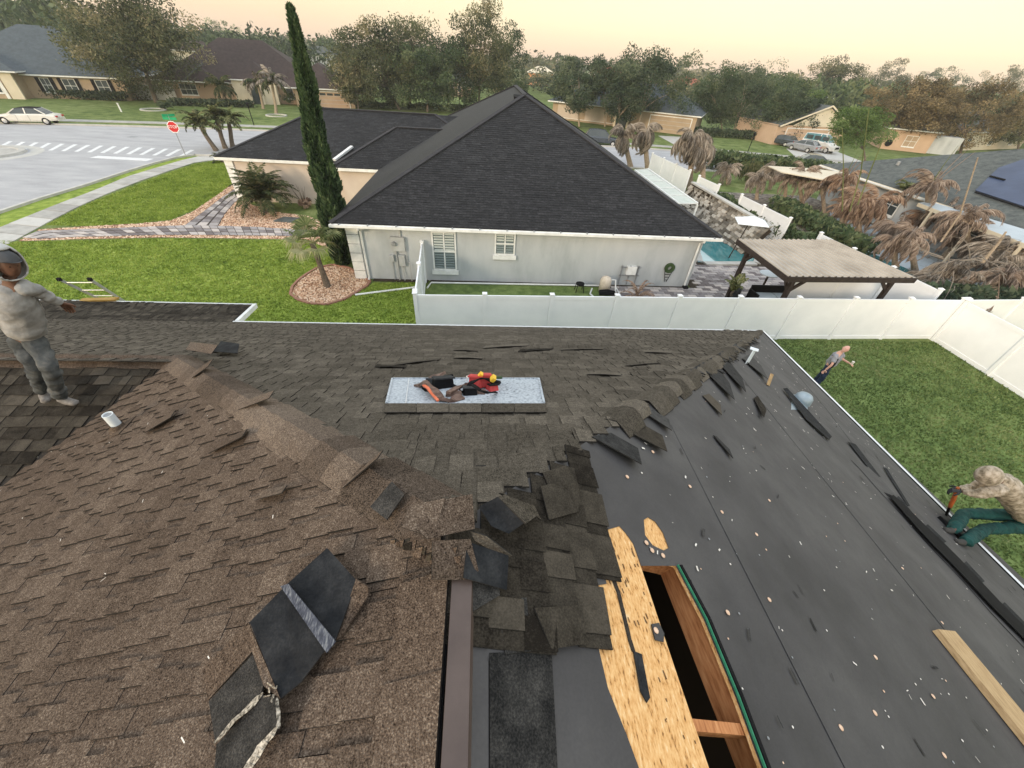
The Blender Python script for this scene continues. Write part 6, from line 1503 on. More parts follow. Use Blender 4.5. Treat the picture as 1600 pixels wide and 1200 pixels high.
mb = MB(); c = G(240, 172); mb.lathe([(1.5, 0), (1.5, .12), (1.3, .12), (1.3, 0)], c, 20); tag(mb.build('tree_ring', M['curb']), 'pale kerb ring round the bush below the oak', 'edging ring')
shrub(G(455, 165), (1.2, 1.0, 1.2), 'leaf_green', 'round green bush in front of the brown-roofed house by the cypress', 900, .2, 4)
shrub(G(612, 170), (1.2, 1.0, .9), 'leaf_willow', 'light green bush beside the lamp post at the centre', 800, .2, 5)

# Italian cypress
cb = G(536, 412); ct_ = AY(452, 12, cb.y+.0); cy = thing('italian_cypress', 'tall narrow dark green cypress leaning slightly left at the corner of the grey house', 'tree', cb)
r_ = np.random.RandomState(5); n = 34000; t = r_.rand(n)**.72; ax = np.array(cb)[None]+(np.array(ct_)-np.array(cb))[None]*t[:, None]
prof_t = np.array([0, .06, .2, .4, .6, .78, .9, .97, 1.0]); prof_r = np.array([.42, .60, .66, .60, .46, .34, .20, .12, .03])
rad = .74*np.interp(t, prof_t, prof_r)*(1+.12*np.sin(t*60+3)*np.sin(t*23)); th = r_.uniform(0, 6.28, n)
lump = 1+.13*np.sin(th*3+t*18)+.10*np.sin(th*7-t*31); rr_ = rad*lump*np.sqrt(r_.uniform(.40, 1.22, n))
ax[:, 0] += np.sin(t*9)*.07*t
P = ax+np.stack([np.cos(th)*rr_, np.sin(th)*rr_, 0*t], 1)
up = np.stack([np.cos(th)*.35, np.sin(th)*.35, np.ones(n)], 1)+r_.normal(0, .28, (n, 3)); up /= np.linalg.norm(up, axis=1)[:, None]
sdv = r_.normal(size=(n, 3)); sdv -= up*(up*sdv).sum(1)[:, None]; sdv /= np.linalg.norm(sdv, axis=1)[:, None]; L_ = r_.uniform(.12, .32, n)[:, None]
V = np.stack([P-up*L_*.5, P+sdv*L_*.20, P+up*L_*.6, P-sdv*L_*.20], 1).reshape(-1, 3)-np.array(cb)
o = np_obj('foliage', V, np.arange(n*4).reshape(-1, 4), M['cypress_leaf'], a=np.clip(.46+.22*np.sin(th*3+t*18)+.16*np.sin(th*5-t*47)+r_.normal(0, .24, n), 0, 1), parent=cy)
mb = MB(); mb.tube([cb, Vector(cb).lerp(ct_, .5), Vector(cb).lerp(ct_, .95)], [.14, .09, .02], 8); mb.build('trunk', M['bark'], cy)

# fronds ---------------------------------------------------------------
def frond_mesh(m, L_=2.0, droop=1.0, n=26, leaf=.4, hang=.5, seed=0, width=.035, curl=1.0, wid0=.02, reps=3):
    """frond in local x-z plane, starting at origin heading +x, up then down"""
    r_ = random.Random(seed); mb = MB(); pts = []
    for i in range(n+1):
        s = i/n; ang = 1.05-droop*2.1*s**1.1*curl; pts.append((ang, s))
    P = Vector((0, 0, 0)); line = [P.copy()]
    for ang, s in pts[1:]: P = P+Vector((math.cos(ang), 0, math.sin(ang)))*(L_/n); line.append(P.copy())
    mb.tube(line[::2] if n % 2 == 0 else line, [wid0*(1-.8*i/(len(line[::2])-1)) for i in range(len(line[::2]))] if n % 2 == 0 else wid0, 4, a=.75)
    for i in range(2, n+1):
        s = i/n; l = leaf*math.sin(math.pi*min(1, .15+.85*s))**.6*r_.uniform(.7, 1.15); d = (line[i]-line[i-1]).normalized()
        for sy in (-1, 1):
            for rep in range(reps):
                dirv = (Vector((0, sy, 0))*(1-hang)+Vector((0, 0, -1))*hang*r_.uniform(.6, 1.3)+d*.45+Vector((r_.uniform(-.15, .15), r_.uniform(-.15, .15), r_.uniform(-.15, .15)))).normalized()
                b = line[i]+d*r_.uniform(-.5, .5)*L_/n; w = width*r_.uniform(.7, 1.2); e_ = b+dirv*l; mid = b+dirv*l*.5+Vector((0, 0, .03))
                mb.face([b-d*w*.5, mid-d*w, e_, mid+d*w], 0, r_.random())
    return mb.mesh('frond', [M[m]])
def palm(base, top, m, label, L_=1.8, nf=14, droop=1.0, hang=.5, trunk=.12, bark='bark', leaf=.4, name='palm', group=None, seed=0, el=(-.2, 1.0), variants=4, width=.035, curl=1.0, spear=0, m2=None, wid0=.02, az=(0, 6.283)):
    base = Vector(base); top = Vector(top); t = thing(name, label, 'palm', base, group=group)
    mb = MB(); pts = [base.lerp(top, k/5)+Vector((math.sin(k*1.3+seed)*.03, 0, 0)) for k in range(6)]
    mb.tube(pts, [trunk*1.25, trunk, trunk*.95, trunk*.9, trunk*.95, trunk*.7], 8); mb.build('trunk', M[bark], t)
    ms = [frond_mesh(m if (k % 2 == 0 or not m2) else m2, L_*(1+.12*k/variants), droop*(.85+.1*k), 22, leaf, hang, seed*10+k, width, curl, wid0) for k in range(variants)]
    r_ = random.Random(seed+99)
    for i in range(nf):
        o = bpy.data.objects.new('frond', ms[i % variants]); COL.objects.link(o); o.parent = t; o.location = top-base+Vector((0, 0, r_.uniform(-.1, .05)))
        e_ = r_.uniform(*el); o.rotation_euler = (0, -e_+.35, az[0]+(az[1]-az[0])*(i+r_.uniform(-.3, .3))/nf); s = r_.uniform(.8, 1.15); o.scale = (s, s, s)
    for k in range(spear):
        mb = MB(); d = Vector((r_.uniform(-.35, .35), r_.uniform(-.3, .3), 1)).normalized(); mb.tube([top, top+d*L_*.6, top+d*L_*1.15+Vector((.1, 0, 0))], [.03, .02, .008], 5); mb.build('spear_leaf', M['palm_leaf' if k % 2 else m], t)
    return t
# fan palm in the mulch island
def fan_palm(base, top, label, seed=2):
    base = Vector(base); top = Vector(top); t = thing('fan_palm', label, 'palm', base)
    mb = MB(); mb.tube([base, base.lerp(top, .5), top], [.16, .11, .12], 8); mb.build('trunk', M['bark'], t)
    r_ = random.Random(seed)
    for i in range(15):
        az = 6.28*i/15+r_.uniform(-.2, .2); el_ = r_.uniform(-.3, 1.0); d = Vector((math.cos(az)*math.cos(el_), math.sin(az)*math.cos(el_), math.sin(el_)))
        P = top+d*r_.uniform(.45, .8); mb = MB(); mb.tube([top, top.lerp(P, .5)+Vector((0, 0, .06)), P], .012, 5, a=.8)
        s1 = d.cross(Vector((0, 0, 1))).normalized(); s2 = s1.cross(d).normalized(); v0 = .85 if el_ < .35 else .4
        for k in range(-11, 12):
            a = k/11*1.9; dr = (d*math.cos(a)+s1*math.sin(a)*1.0+s2*.12).normalized(); l = r_.uniform(.5, .72)
            e1 = P+dr*l*.6; e2 = P+dr*l+Vector((0, 0, -.30*(1 if el_ > .3 else 1.5)*l)); w = s1*math.cos(a)*.03-d*math.sin(a)*.03
            mb.face([P, e1-w, e2, e1+w], 0, min(1, max(0, v0+r_.uniform(-.3, .2))))
        mb.build('frond', M['palm_leaf'], t)
    return t
fb = G(512, 448); fan_palm(fb, AY(488, 380, fb.y), 'weathered fan palm with pale drooping fans in the gravel island')
# sago-like mound by garage wall
pb = G(418, 330); palm(pb, pb+Vector((0, 0, .7)), 'sago_leaf', 'dense round sago palm mound in the gravel by the garage wall', L_=2.1, nf=64, droop=.85, hang=.25, trunk=.35, leaf=.42, seed=4, el=(-.1, 1.35), width=.035, name='sago_palm')
pb = G(478, 325); th_ = thing('dry_shrub', 'thin bare-stemmed shrub with reddish base leaves beside the cypress', 'shrub', pb)
mb = MB()
for k in range(12):
    a = rng.uniform(0, 6.28); l = rng.uniform(.8, 1.7); d = Vector((math.cos(a)*.35-.15, math.sin(a)*.3, 1)).normalized(); mb.tube([pb, pb+d*l*.5+Vector((0, 0, .05)), pb+d*l], [.02, .014, .005], 5)
mb.build('stem', M['bark'], th_)
V, F, a, C = crown_arrays(.5, .5, .35, 500, .22, 8, 14, -.5); np_obj('leaves', V+np.array([0, 0, .3]), F, M['rust_frond'], a=a, parent=th_)
palm(G(348, 254), G(348, 254)+Vector((0, 0, .25)), 'sago_leaf', 'small sago at the wing corner left of the garage wall', L_=.9, nf=16, leaf=.2, seed=14, el=(0, 1.2), name='sago_palm')
# pygmy palms by the stop sign : three leaning trunks
pb = G(350, 236)
for k, (bx_, by_, tx, ty) in enumerate(((338, 236, 312, 196), (352, 232, 338, 186), (364, 230, 357, 190))):
    b_ = G(bx_, by_); palm(b_, AY(tx, ty, b_.y), 'palm_leaf', ['left-leaning pygmy palm behind the stop sign', 'middle pygmy palm of the three behind the stop sign', 'rightmost upright pygmy palm of the three by the wing roof'][k], L_=1.9, nf=22, droop=.95, hang=.35, trunk=.2, leaf=.42, seed=20+k, el=(-.3, 1.2), width=.05, group='pygmy palms behind the stop sign', m2='sago_leaf')
for k, (bx_, by_, tx, ty) in enumerate(((412, 170, 402, 128), (432, 178, 425, 128), (350, 165, 345, 135))):
    b_ = G(bx_, by_); palm(b_, AY(tx, ty, b_.y), 'grey_frond' if k < 2 else 'sago_leaf', ['leaning greyish palm before the brown-roofed house, left of the cypress', 'straight greyish palm with pale trunk, nearest the cypress', 'small grey-green palm in front of the peach wall'][k], L_=2.6, nf=20, droop=1.0, hang=.6, trunk=.2, bark='pale_bark', leaf=.6, seed=30+k, el=(-.5, 1.1), width=.09, m2='sago_leaf')
mb = MB(); c = G(432, 181); mb.lathe([(1.4, 0), (1.4, .12), (1.2, .12), (1.2, 0)], c, 20); tag(mb.build('tree_ring', M['curb']), 'pale kerb ring round the palm nearest the cypress', 'edging ring')
palm(AY(462, 240, 27.6)*1, AY(470, 232, 27.6), 'dead_frond', 'dry brown frond caught on the wing eave beside the cypress', L_=.9, nf=3, seed=44, trunk=.02, leaf=.3, name='dead_frond_tuft') if False else None
# shaggy dead palms behind the neighbour
for k, (b, tz, nf, sd, lb_l) in enumerate((((985, 262), (975, 212), 26, 51, 'shaggy grey dead palm left of the white fence panels, behind the black roof'), ((1012, 268), (1008, 208), 26, 52, 'second shaggy grey dead palm, just left of the white fence panels'), ((1078, 296), (1082, 218), 34, 53, 'tall shaggy dead palm column right of the white fence panels'), ((1098, 300), (1098, 232), 20, 54, 'shorter dead palm leaning on the tall shaggy column'))):
    b_ = G(*b); palm(b_, AY(*tz, b_.y), 'grey_frond', lb_l, L_=2.2, nf=nf, droop=1.35, hang=.85, trunk=.25, bark='pale_bark', leaf=.75, seed=sd, el=(-1.2, 1.1), width=.06, name='dead_palm')
for k, (b, tz, m_, L_, nf, lb_l) in enumerate((((1140, 300), (1135, 268), 'grey_frond', 1.7, 20, 'grey shaggy bush palm at the end of the stone wall'), ((1165, 300), (1172, 262), 'sago_leaf', 1.6, 18, 'green and grey palm next to the stone wall top'), ((1200, 312), (1205, 270), 'grey_frond', 1.5, 16, 'small curled grey palm beyond the fence posts'),
    ((1255, 345), (1250, 282), 'dead_frond', 2.3, 14, 'brown drooping palm with striped trunk just beyond the fence'), ((1320, 392), (1318, 285), 'rust_frond', 1.7, 12, 'rust-coloured palm with tall pale spears in the middle of the yard'),
    ((1400, 400), (1368, 318), 'rust_frond', 2.1, 13, 'rust-brown arching palm right of the rust spears'), ((1386, 392), (1412, 300), 'palm_leaf', 1.2, 5, 'half-dead palm with one yellow-green frond standing up'),
    ((1450, 430), (1450, 295), 'dead_frond', 2.1, 14, 'broken-topped brown palm against the cream fascia'), ((1440, 455), (1420, 372), 'dead_frond', 1.7, 12, 'shaggy brown palm leaning over the pool'), ((1530, 462), (1508, 345), 'dead_frond', 2.0, 13, 'brown palm with dark hanging skirt under the lanai roof'),
    ((1360, 455), (1352, 425), 'sago_leaf', 1.0, 14, 'low green palm beside the gazebo roof'), ((1500, 470), (1492, 430), 'grey_frond', 2.3, 16, 'grey dead palm spilling toward the fence corner'), ((1575, 480), (1560, 405), 'grey_frond', 2.2, 15, 'grey dead palm near the right frame edge'), ((1440, 470), (1450, 448), 'grey_frond', 1.6, 16, 'pile-like grey palm between gazebo and fence'),
    ((1225, 330), (1228, 278), 'dead_frond', 1.9, 11, 'small brown drooping palm left of the striped-trunk palm'), ((1290, 360), (1285, 292), 'dead_frond', 1.9, 11, 'brown palm crouching between the striped palm and the rust spears'),
    ((1345, 395), (1340, 318), 'rust_frond', 2.0, 12, 'low rust palm behind the spears near the fascia'), ((1470, 420), (1476, 335), 'dead_frond', 1.9, 12, 'brown palm in front of the bare leaning trunk'), ((1400, 440), (1398, 380), 'dead_frond', 1.5, 12, 'low brown palm beside the pool water'),
    ((1180, 330), (1185, 282), 'grey_frond', 1.5, 14, 'grey curled palm behind the stone wall fence'), ((1550, 450), (1545, 375), 'dead_frond', 1.8, 12, 'brown palm right of the dark hanging skirt'))):
    b_ = G(b[0]*.5+tz[0]*.5, tz[1]+(b[1]-tz[1])*.62); palm(b_, AY(*tz, b_.y), m_, lb_l, L_=L_*.98, nf=int(nf*1.5), droop=1.25, hang=.8 if m_ != 'palm_leaf' else .3, trunk=.15, bark='pale_bark', leaf=.46, seed=60+k, el=(-.7, 1.2) if m_ != 'palm_leaf' else (.8, 1.5), width=.035, name='dead_palm' if m_ != 'sago_leaf' and m_ != 'palm_leaf' else 'palm', spear=(3 if k in (4, 7) else 0))
# bare leaning stalks
def stalk(b, mid, tpx, D, m, label, r_=.05):
    mb = MB(); P = [AY(*b, D), AY(*mid, D), AY(*tpx, D)]; mb.tube(P, [r_, r_*.8, r_*.5], 7); return tag(mb.build('bare_stalk', M[m], label=None), label, 'stalk')
stalk((1470, 378), (1500, 335), (1528, 246), 17.5, 'pale_bark', 'long pale dead trunk leaning across the grey roof', .045)
stalk((1535, 410), (1560, 380), (1572, 362), 15.5, 'pale_bark', 'short thick pale trunk leaning before the lanai', .07)
stalk((1328, 330), (1345, 270), (1358, 168), 22, 'palm_leaf', 'tall thin green flower stalk bending at its tip', .035)
stalk((1340, 320), (1362, 262), (1385, 205), 22, 'palm_leaf', 'slanting green stalk right of the bent flower stalk', .035)
stalk((1316, 330), (1318, 260), (1316, 200), 22, 'palm_leaf', 'upright yellowish spear left of the bent flower stalk', .03)
sheet('yard_ground', [(18.6, 13.2), (30, 13.0), (30, 36.5), (18.0, 36.5), (17.6, 30)], .014, M['yard_mulch'])
mb = MB(); mb.slab([G(1200, 259, 2.6), G(1222, 269, 2.6), G(1290, 281, 2.6), G(1338, 287, 2.6), G(1336, 272, 2.6), G(1270, 263, 2.6)], (0, 0, 1), .06); mb.build('porch_roof', M['cream'], gh)
hedge(G(1215, 330), G(1340, 400), .9, 1.6, 'leaf_green', 'low green shrubs along the far side of the white fence behind the gazebo', 5000, 12)
for k, (bx_, by_, L_, m_, lb_l) in enumerate(((1305, 345, 1.9, 'rust_frond', 'low rusty palm in front of the white porch roof'), (1380, 372, 2.0, 'dead_frond', 'brown feathery palm beside the pool deck start'), (1425, 362, 2.1, 'rust_frond', 'rust feathery palm below the lanai roof corner'), (1470, 392, 1.9, 'dead_frond', 'brown feathery palm in the middle of the pale deck'), (1520, 400, 2.0, 'grey_frond', 'grey feathery palm under the lanai roof'), (1565, 430, 2.0, 'dead_frond', 'brown feathery palm near the right edge above the hedge'), (1600, 440, 2.0, 'grey_frond', 'grey feathery palm cut by the right frame edge'), (1530, 455, 1.8, 'dead_frond', 'low brown palm just above the dark hedge'), (1335, 350, 1.6, 'dead_frond', 'small brown palm between the two rusty palms'))):
    b_ = G(bx_, by_+14); palm(b_, b_+Vector((.1, 0, 1.0)), m_, lb_l, L_=L_, nf=18, droop=1.3, hang=.85, trunk=.16, bark='pale_bark', leaf=.5, seed=130+k, el=(-.2, 1.3), width=.04, name='dead_palm')
fp_ = []; V = []; F = []; AV = []
while len(fp_) < 5200:
    x, y = rng.uniform(19.6, 29), rng.uniform(14.6, 33)
    if mnoise.noise(Vector((x*.5, y*.5, 3))) < -.12: continue
    fp_.append(1); z = .03+.5*abs(mnoise.noise(Vector((x*.8, y*.8, 0))))*rng.random(); a = rng.uniform(0, 6.28)+mnoise.noise(Vector((x, y, 1)))*3; l = rng.uniform(.2, .6); w = rng.uniform(.015, .04)
    d = Vector((math.cos(a), math.sin(a), rng.uniform(-.3, .5))).normalized(); n_ = d.cross(Vector((0, 0, 1))).normalized(); c = Vector((x, y, z)); k = len(V)
    V += [c-d*l*.5, c+n_*w, c+d*l*.5, c-n_*w]; F.append((k, k+1, k+2, k+3)); AV.append(rng.random())
tag(np_obj('fallen_fronds', np.array([tuple(v) for v in V]), np.array(F), M['grey_frond'], a=AV, kind='stuff'), 'litter of dead grey frond leaflets covering the right-hand yard', 'litter')
# agave bracket-like dead arc over the near fence
ar = thing('fallen_frond', 'dead curved frond hanging over the cream fence', 'frond', AY(1508, 500, 12.4))
mb = MB(); P = [AY(1562, 428, 13.4), AY(1560, 462, 13.1), AY(1548, 485, 12.8), AY(1530, 497, 12.6), AY(1503, 503, 12.5)]; mb.tube(P, [.015, .02, .03, .03, .01], 6, a=.2)
for i in range(60):
    t = rng.uniform(.3, 3.95); k = int(t); c = P[k].lerp(P[k+1], t-k); e_ = c+Vector((rng.uniform(-.25, .1), rng.uniform(-.1, .1), rng.uniform(-.12, .06))); mb.face([c, c.lerp(e_, .5)+Vector((0, 0, .02)), e_, c.lerp(e_, .5)-Vector((0, 0, .02))], 0, rng.uniform(0, .5))
mb.build('leaflets', M['dead_frond'], ar)
pb = G(1142, 462, .5); palm(pb, pb+Vector((0, 0, .25)), 'palm_leaf', 'small yellow-green palm growing in the oval pot', L_=.85, nf=9, droop=.8, hang=.2, trunk=.05, leaf=.22, seed=90, el=(.2, 1.3), width=.03, name='potted_palm')
pb = Vector((6.9, 15.2, 0)); palm(pb, pb+Vector((0, 0, .25)), 'rust_frond', 'dead curled orange-brown palm lying by the pool pump', L_=1.25, nf=14, droop=1.3, hang=.6, trunk=.08, leaf=.12, seed=91, el=(-.2, 1.3), width=.02, name='dead_palm', wid0=.025)
sp_ = G(1395, 460); 
br = thing('bare_branches', 'tangle of bare pale branches in front of the pool deck', 'branches', G(1500, 440))
mb = MB()
for k in range(22):
    mb = MB(); c = AY(rng.uniform(1440, 1590), rng.uniform(380, 450), rng.uniform(14.5, 17)); P = [c]
    d = Vector((rng.uniform(-1, 1), rng.uniform(-.5, .5), rng.uniform(-.2, 1))).normalized()
    for j in range(4): d = (d+Vector((rng.uniform(-.5, .5), 0, rng.uniform(-.6, .3)))).normalized(); P.append(P[-1]+d*.45)
    mb.tube(P, [.022, .018, .014, .010, .004], 5); mb.build('branch', M['grey_frond'], br)

# ================================================================ VEHICLES
def car(label, loc, rz, paint, kind='sedan', L_=4.9, top=1.42, roofm=None, name='parked_car', cat='car'):
    t = thing(name, label, cat, loc, rz); hw = .9; h = L_/2
    if kind == 'sedan':
        low = [(-h, .42, .70), (-h+.12, .40, .86), (-h+1.0, .30, .95), (-h+1.5, .28, .96), (.9, .28, .93), (h-.5, .30, .78), (h-.08, .38, .66), (h, .42, .55)]
        gh_ = [(-h+.75, .94, .94), (-h+1.45, .95, top-.03), (-.2, .95, top), (.45, .94, top-.06), (1.25, .92, .93)]
    elif kind == 'hatch':
        low = [(-h, .40, .85), (-h+.1, .38, .98), (-h+1.2, .28, 1.0), (.9, .28, .97), (h-.5, .30, .85), (h-.08, .38, .7), (h, .42, .58)]
        gh_ = [(-h+.25, .98, .99), (-h+.8, .98, top-.04), (-.3, .98, top), (.35, .97, top-.06), (1.2, .95, .96)]
    else:
        hw = 1.0; low = [(-h, .35, 1.2), (-h+.05, .33, 1.35), (0, .3, 1.35), (h-1.1, .3, 1.3), (h-.7, .32, 1.05), (h-.1, .4, .95), (h, .42, .6)]
        gh_ = [(-h+.1, 1.34, 1.36), (-h+.2, 1.34, top-.1), (0, 1.34, top), (h-1.9, 1.33, top-.05), (h-1.1, 1.3, 1.32)]
    def hwid(x): return hw*(1-.10*(abs(x)/h)**4)
    V = []; mb = MB(); st = []
    for x, zb, zt in low:
        w = hwid(x); ring = [(x, -w*.94, zb), (x, -w, zb+.12), (x, -w, zt-.12), (x, -w*.90, zt), (x, w*.90, zt), (x, w, zt-.12), (x, w, zb+.12), (x, w*.94, zb)]
        st.append(len(mb.v)); mb.v += ring
    for i in range(len(st)-1):
        for j in range(8):
            q = (j+1) % 8; mb.f.append((st[i]+j, st[i]+q, st[i+1]+q, st[i+1]+j)); mb.m.append(0); mb.a.append(.5)
    mb.f += [tuple(st[0]+j for j in range(7, -1, -1)), tuple(st[-1]+j for j in range(8))]; mb.m += [0, 0]; mb.a += [.5, .5]
    mb.build('body', M[paint], t, world=False, smooth=False)
    mb = MB(); st = []
    for x, zb, zt in gh_:
        w = hwid(x)*.90; ins = (zt-zb)*.32; st.append(len(mb.v)); mb.v += [(x, -w, zb-.02), (x, -w+ins, zt), (x, w-ins, zt), (x, w, zb-.02)]
    for i in range(len(st)-1):
        for j in range(3): mb.f.append((st[i]+j, st[i]+j+1, st[i+1]+j+1, st[i+1]+j)); mb.m.append(0); mb.a.append(.5)
    mb.build('cabin_glass', M['windscreen' if kind == 'van' else 'glass'], t, world=False)
    # painted roof and pillars
    mb = MB()
    for i in range(1, len(gh_)-2):
        x0, zb0, z0 = gh_[i]; x1, zb1, z1 = gh_[i+1]; w0 = hwid(x0)*.9-(z0-zb0)*.32; w1 = hwid(x1)*.9-(z1-zb1)*.32
        mb.mesh8([(x0, -w0, z0), (x1, -w1, z1), (x1, w1, z1), (x0, w0, z0), (x0, -w0*.97, z0+.035), (x1, -w1*.97, z1+.035), (x1, w1*.97, z1+.035), (x0, w0*.97, z0+.035)])
    mb.build('roof', M[roofm or paint], t, world=False)
    mb = MB()
    def pil(i, j, f=1):
        for s in (-1, 1):
            (x0, zb, _a), (x1, _b, zt) = gh_[i], gh_[j]; w = hwid(x0)*.9; wt = hwid(x1)*.9-(zt-gh_[j][1])*.32
            mb.bar((x0, s*w, zb-.02), (x1, s*wt, zt), .07, .07)
    pil(0, 1); pil(len(gh_)-1, len(gh_)-2); 
    xm = (gh_[2][0]); wq = hwid(xm)*.9
    for s in (-1, 1): mb.bar((xm-.1, s*wq, gh_[2][1]), (xm-.12, s*(wq-(gh_[2][2]-gh_[2][1])*.32), gh_[2][2]), .09, .05)
    mb.build('pillars', M[paint], t, world=False)
    wr = .33 if kind != 'van' else .38
    for x in (-h+1.0, h-.95):
        for s in (-1, 1):
            mb = MB(); y = s*(hw-.10); mb.lathe([(wr*.62, -.10*s), (wr*.62, .10*s), (wr*.9, .11*s), (wr, .07*s), (wr, -.1*s), (wr*.62, -.1*s)], (x, y, wr), 20, 'y'); w_ = mb.build('wheel', M['tyre'], t, world=False)
            mb = MB(); mb.lathe([(0, .09*s), (wr*.2, .095*s), (wr*.6, .07*s), (wr*.63, .10*s)], (x, y, wr), 16, 'y'); mb.build('rim', M['rim'], w_, world=False)
    for s in (-1, 1):
        mb = MB(); w = hwid(-h)*.72; mb.box(-h-.02, -h+.12, min(s*w-.2, s*w+.16), max(s*w-.2, s*w+.16), .66, .80) if kind != 'van' else mb.box(-h-.02, -h+.05, s*.85-.08, s*.85+.08, .8, 1.2); mb.build('tail_light', M['red_light'], t, world=False)
        mb = MB(); zf = low[-1][2]-.02; mb.box(h-.10, h+.015, s*w*.95-.16, s*w*.95+.16, zf-.05 if kind != 'van' else .72, zf+.07 if kind != 'van' else .92); mb.build('headlight', M['clear_light'], t, world=False)
        mb = MB(); mb.box(.85, 1.0, s*(hw+.0)-.0, s*(hw+.18), gh_[-1][1]+.0, gh_[-1][1]+.12) if s > 0 else mb.box(.85, 1.0, -(hw+.18), -hw, gh_[-1][1], gh_[-1][1]+.12); mb.build('mirror', M[paint], t, world=False)
        mb = MB()
        for xx in (-.45, .55): mb.box(xx-.006, xx+.006, s*(hw+.002)-.004, s*(hw+.002)+.004, .38, .86)
        mb.build('door_seam', M['black'], t, world=False)
    for xf, nm in ((h-.02, 'bumper'), (-h-.03, 'bumper')):
        mb = MB(); mb.box(xf, xf+.05, -hw*.85, hw*.85, .36, .52); mb.build(nm, M[paint], t, world=False)
    mb = MB(); mb.box(-h-.045, -h-.02, -.22, .22, .56, .68); mb.build('number_plate', M['clear_light'], t, world=False)
    if kind == 'van':
        mb = MB()
        for s in (-1, 1): mb.box(-h+.4, h-1.0, s*1.004-.004, s*1.004+.004, .55, .85)
        mb.build('side_stripe', M['van_tan'], t, world=False)
        mb = MB(); mb.box(h-.02, h+.03, -.55, .55, .62, .88); mb.build('grille', M['black'], t, world=False)
        for k in range(3):
            for s in (-1, 1): mb = MB(); mb.box(-h+.5+k*1.15, -h+1.4+k*1.15, s*.93-.01, s*.93+.01, 1.5, 1.95); mb.build('side_window', M['glass'], t, world=False)
    return t
cA, cB = G(2, 190), G(112, 192); cm = (cA+cB)/2; ang = math.atan2((cB-cA).y, (cB-cA).x)
car('old pearl-white sedan with dark vinyl roof parked at the far kerb, left edge', cm+Vector((.3, -.9, 0)), ang+math.pi, 'car_silver', L_=5.3, roofm='black')
P = G(1252, 236); car('grey hatchback seen from behind, parked in the driveway beside the van', (P.x, P.y, 0), R(118), 'car_grey', 'hatch', 4.3)
P = G(1236, 230); car('dark car half hidden behind the grey hatchback', (P.x-.8, P.y+1.5, 0), R(118), 'car_dark', 'hatch', 4.1)
P = G(1282, 238); car('white and tan high-roof van with turquoise windscreen facing the street', (P.x, P.y+.8, 0), R(-62), 'van_white', 'van', 4.9, 2.2, cat='van', name='parked_van')
P = G(1268, 263); car('dark green-grey sedan parked at the kerb before the driveway', (P.x, P.y, 0), R(-22), 'car_dark', 'sedan', 4.7)
P = G(938, 226); car('black pickup-like car partly hidden behind the black roof ridge', (P.x, P.y, 0), R(-10), 'car_dark', 'hatch', 4.9, 1.7)

# ================================================================ PEOPLE
from mathutils import noise as mnoise
def skin_mesh(name, verts, edges, radii, m, parent, sub=2, root=0, fold=0.0):
    me = bpy.data.meshes.new(name); me.from_pydata([tuple(v) for v in verts], edges, []); o = bpy.data.objects.new(name, me); COL.objects.link(o)
    md = o.modifiers.new('s', 'SKIN'); md.use_smooth_shade = True
    sv = me.skin_vertices[0].data
    for i, r_ in enumerate(radii):
        sv[i].radius = r_ if isinstance(r_, tuple) else (r_, r_); sv[i].use_root = (i == root)
    ms = o.modifiers.new('u', 'SUBSURF'); ms.levels = sub; ms.render_levels = sub
    bpy.context.view_layer.update(); dg = bpy.context.evaluated_depsgraph_get()
    nm = bpy.data.meshes.new_from_object(o.evaluated_get(dg)); bpy.data.objects.remove(o)
    nm.materials.clear(); nm.materials.append(m)
    for p in nm.polygons: p.use_smooth = True; p.material_index = 0
    if fold:
        for v in nm.vertices:
            c = v.co; q = mnoise.noise(Vector((c.x*7+c.z*3, c.y*7, c.z*16)))+.6*mnoise.noise(Vector((c.x*22, c.y*22, c.z*26+c.x*14)))
            v.co = c+v.normal*fold*q
        nm.update()
    ob = bpy.data.objects.new(name, nm); COL.objects.link(ob); ob.parent = parent; return ob
def hand(parent, wrist, d, palm_n, m, grip=.0, size=1.0, name='hand', thumb_side=1):
    """palm and five fingers as one skinned surface"""
    d = Vector(d).normalized(); n = Vector(palm_n); n = (n-d*n.dot(d)).normalized(); s = d.cross(n)*thumb_side
    V = [Vector(wrist), Vector(wrist)+d*.05*size, Vector(wrist)+d*.085*size]; E = [(0, 1), (1, 2)]; Rr = [(.026*size, .018*size), (.036*size, .018*size), (.038*size, .016*size)]
    for k, (off, ln) in enumerate(((.030, .075), (.010, .085), (-.010, .08), (-.030, .062))):
        b = Vector(wrist)+d*.09*size+s*off*size; i0 = len(V)
        c1, c2 = grip*.9, grip*1.9
        V.append(b); V.append(b+(d*math.cos(c1)+n*math.sin(c1))*ln*.5*size); V.append(V[-1]+(d*math.cos(c2)+n*math.sin(c2))*ln*.5*size)
        E += [(2, i0), (i0, i0+1), (i0+1, i0+2)]; Rr += [.011*size, .010*size, .008*size]
    i0 = len(V); b = Vector(wrist)+d*.03*size+s*.035*size; V += [b, b+(d*.6+s*.7+n*.3*grip).normalized()*.04*size, b+(d*.8+s*.5+n*.6*grip).normalized()*.075*size]; E += [(1, i0), (i0, i0+1), (i0+1, i0+2)]; Rr += [.014*size, .012*size, .009*size]
    return skin_mesh(name, V, E, Rr, m, parent, 1)
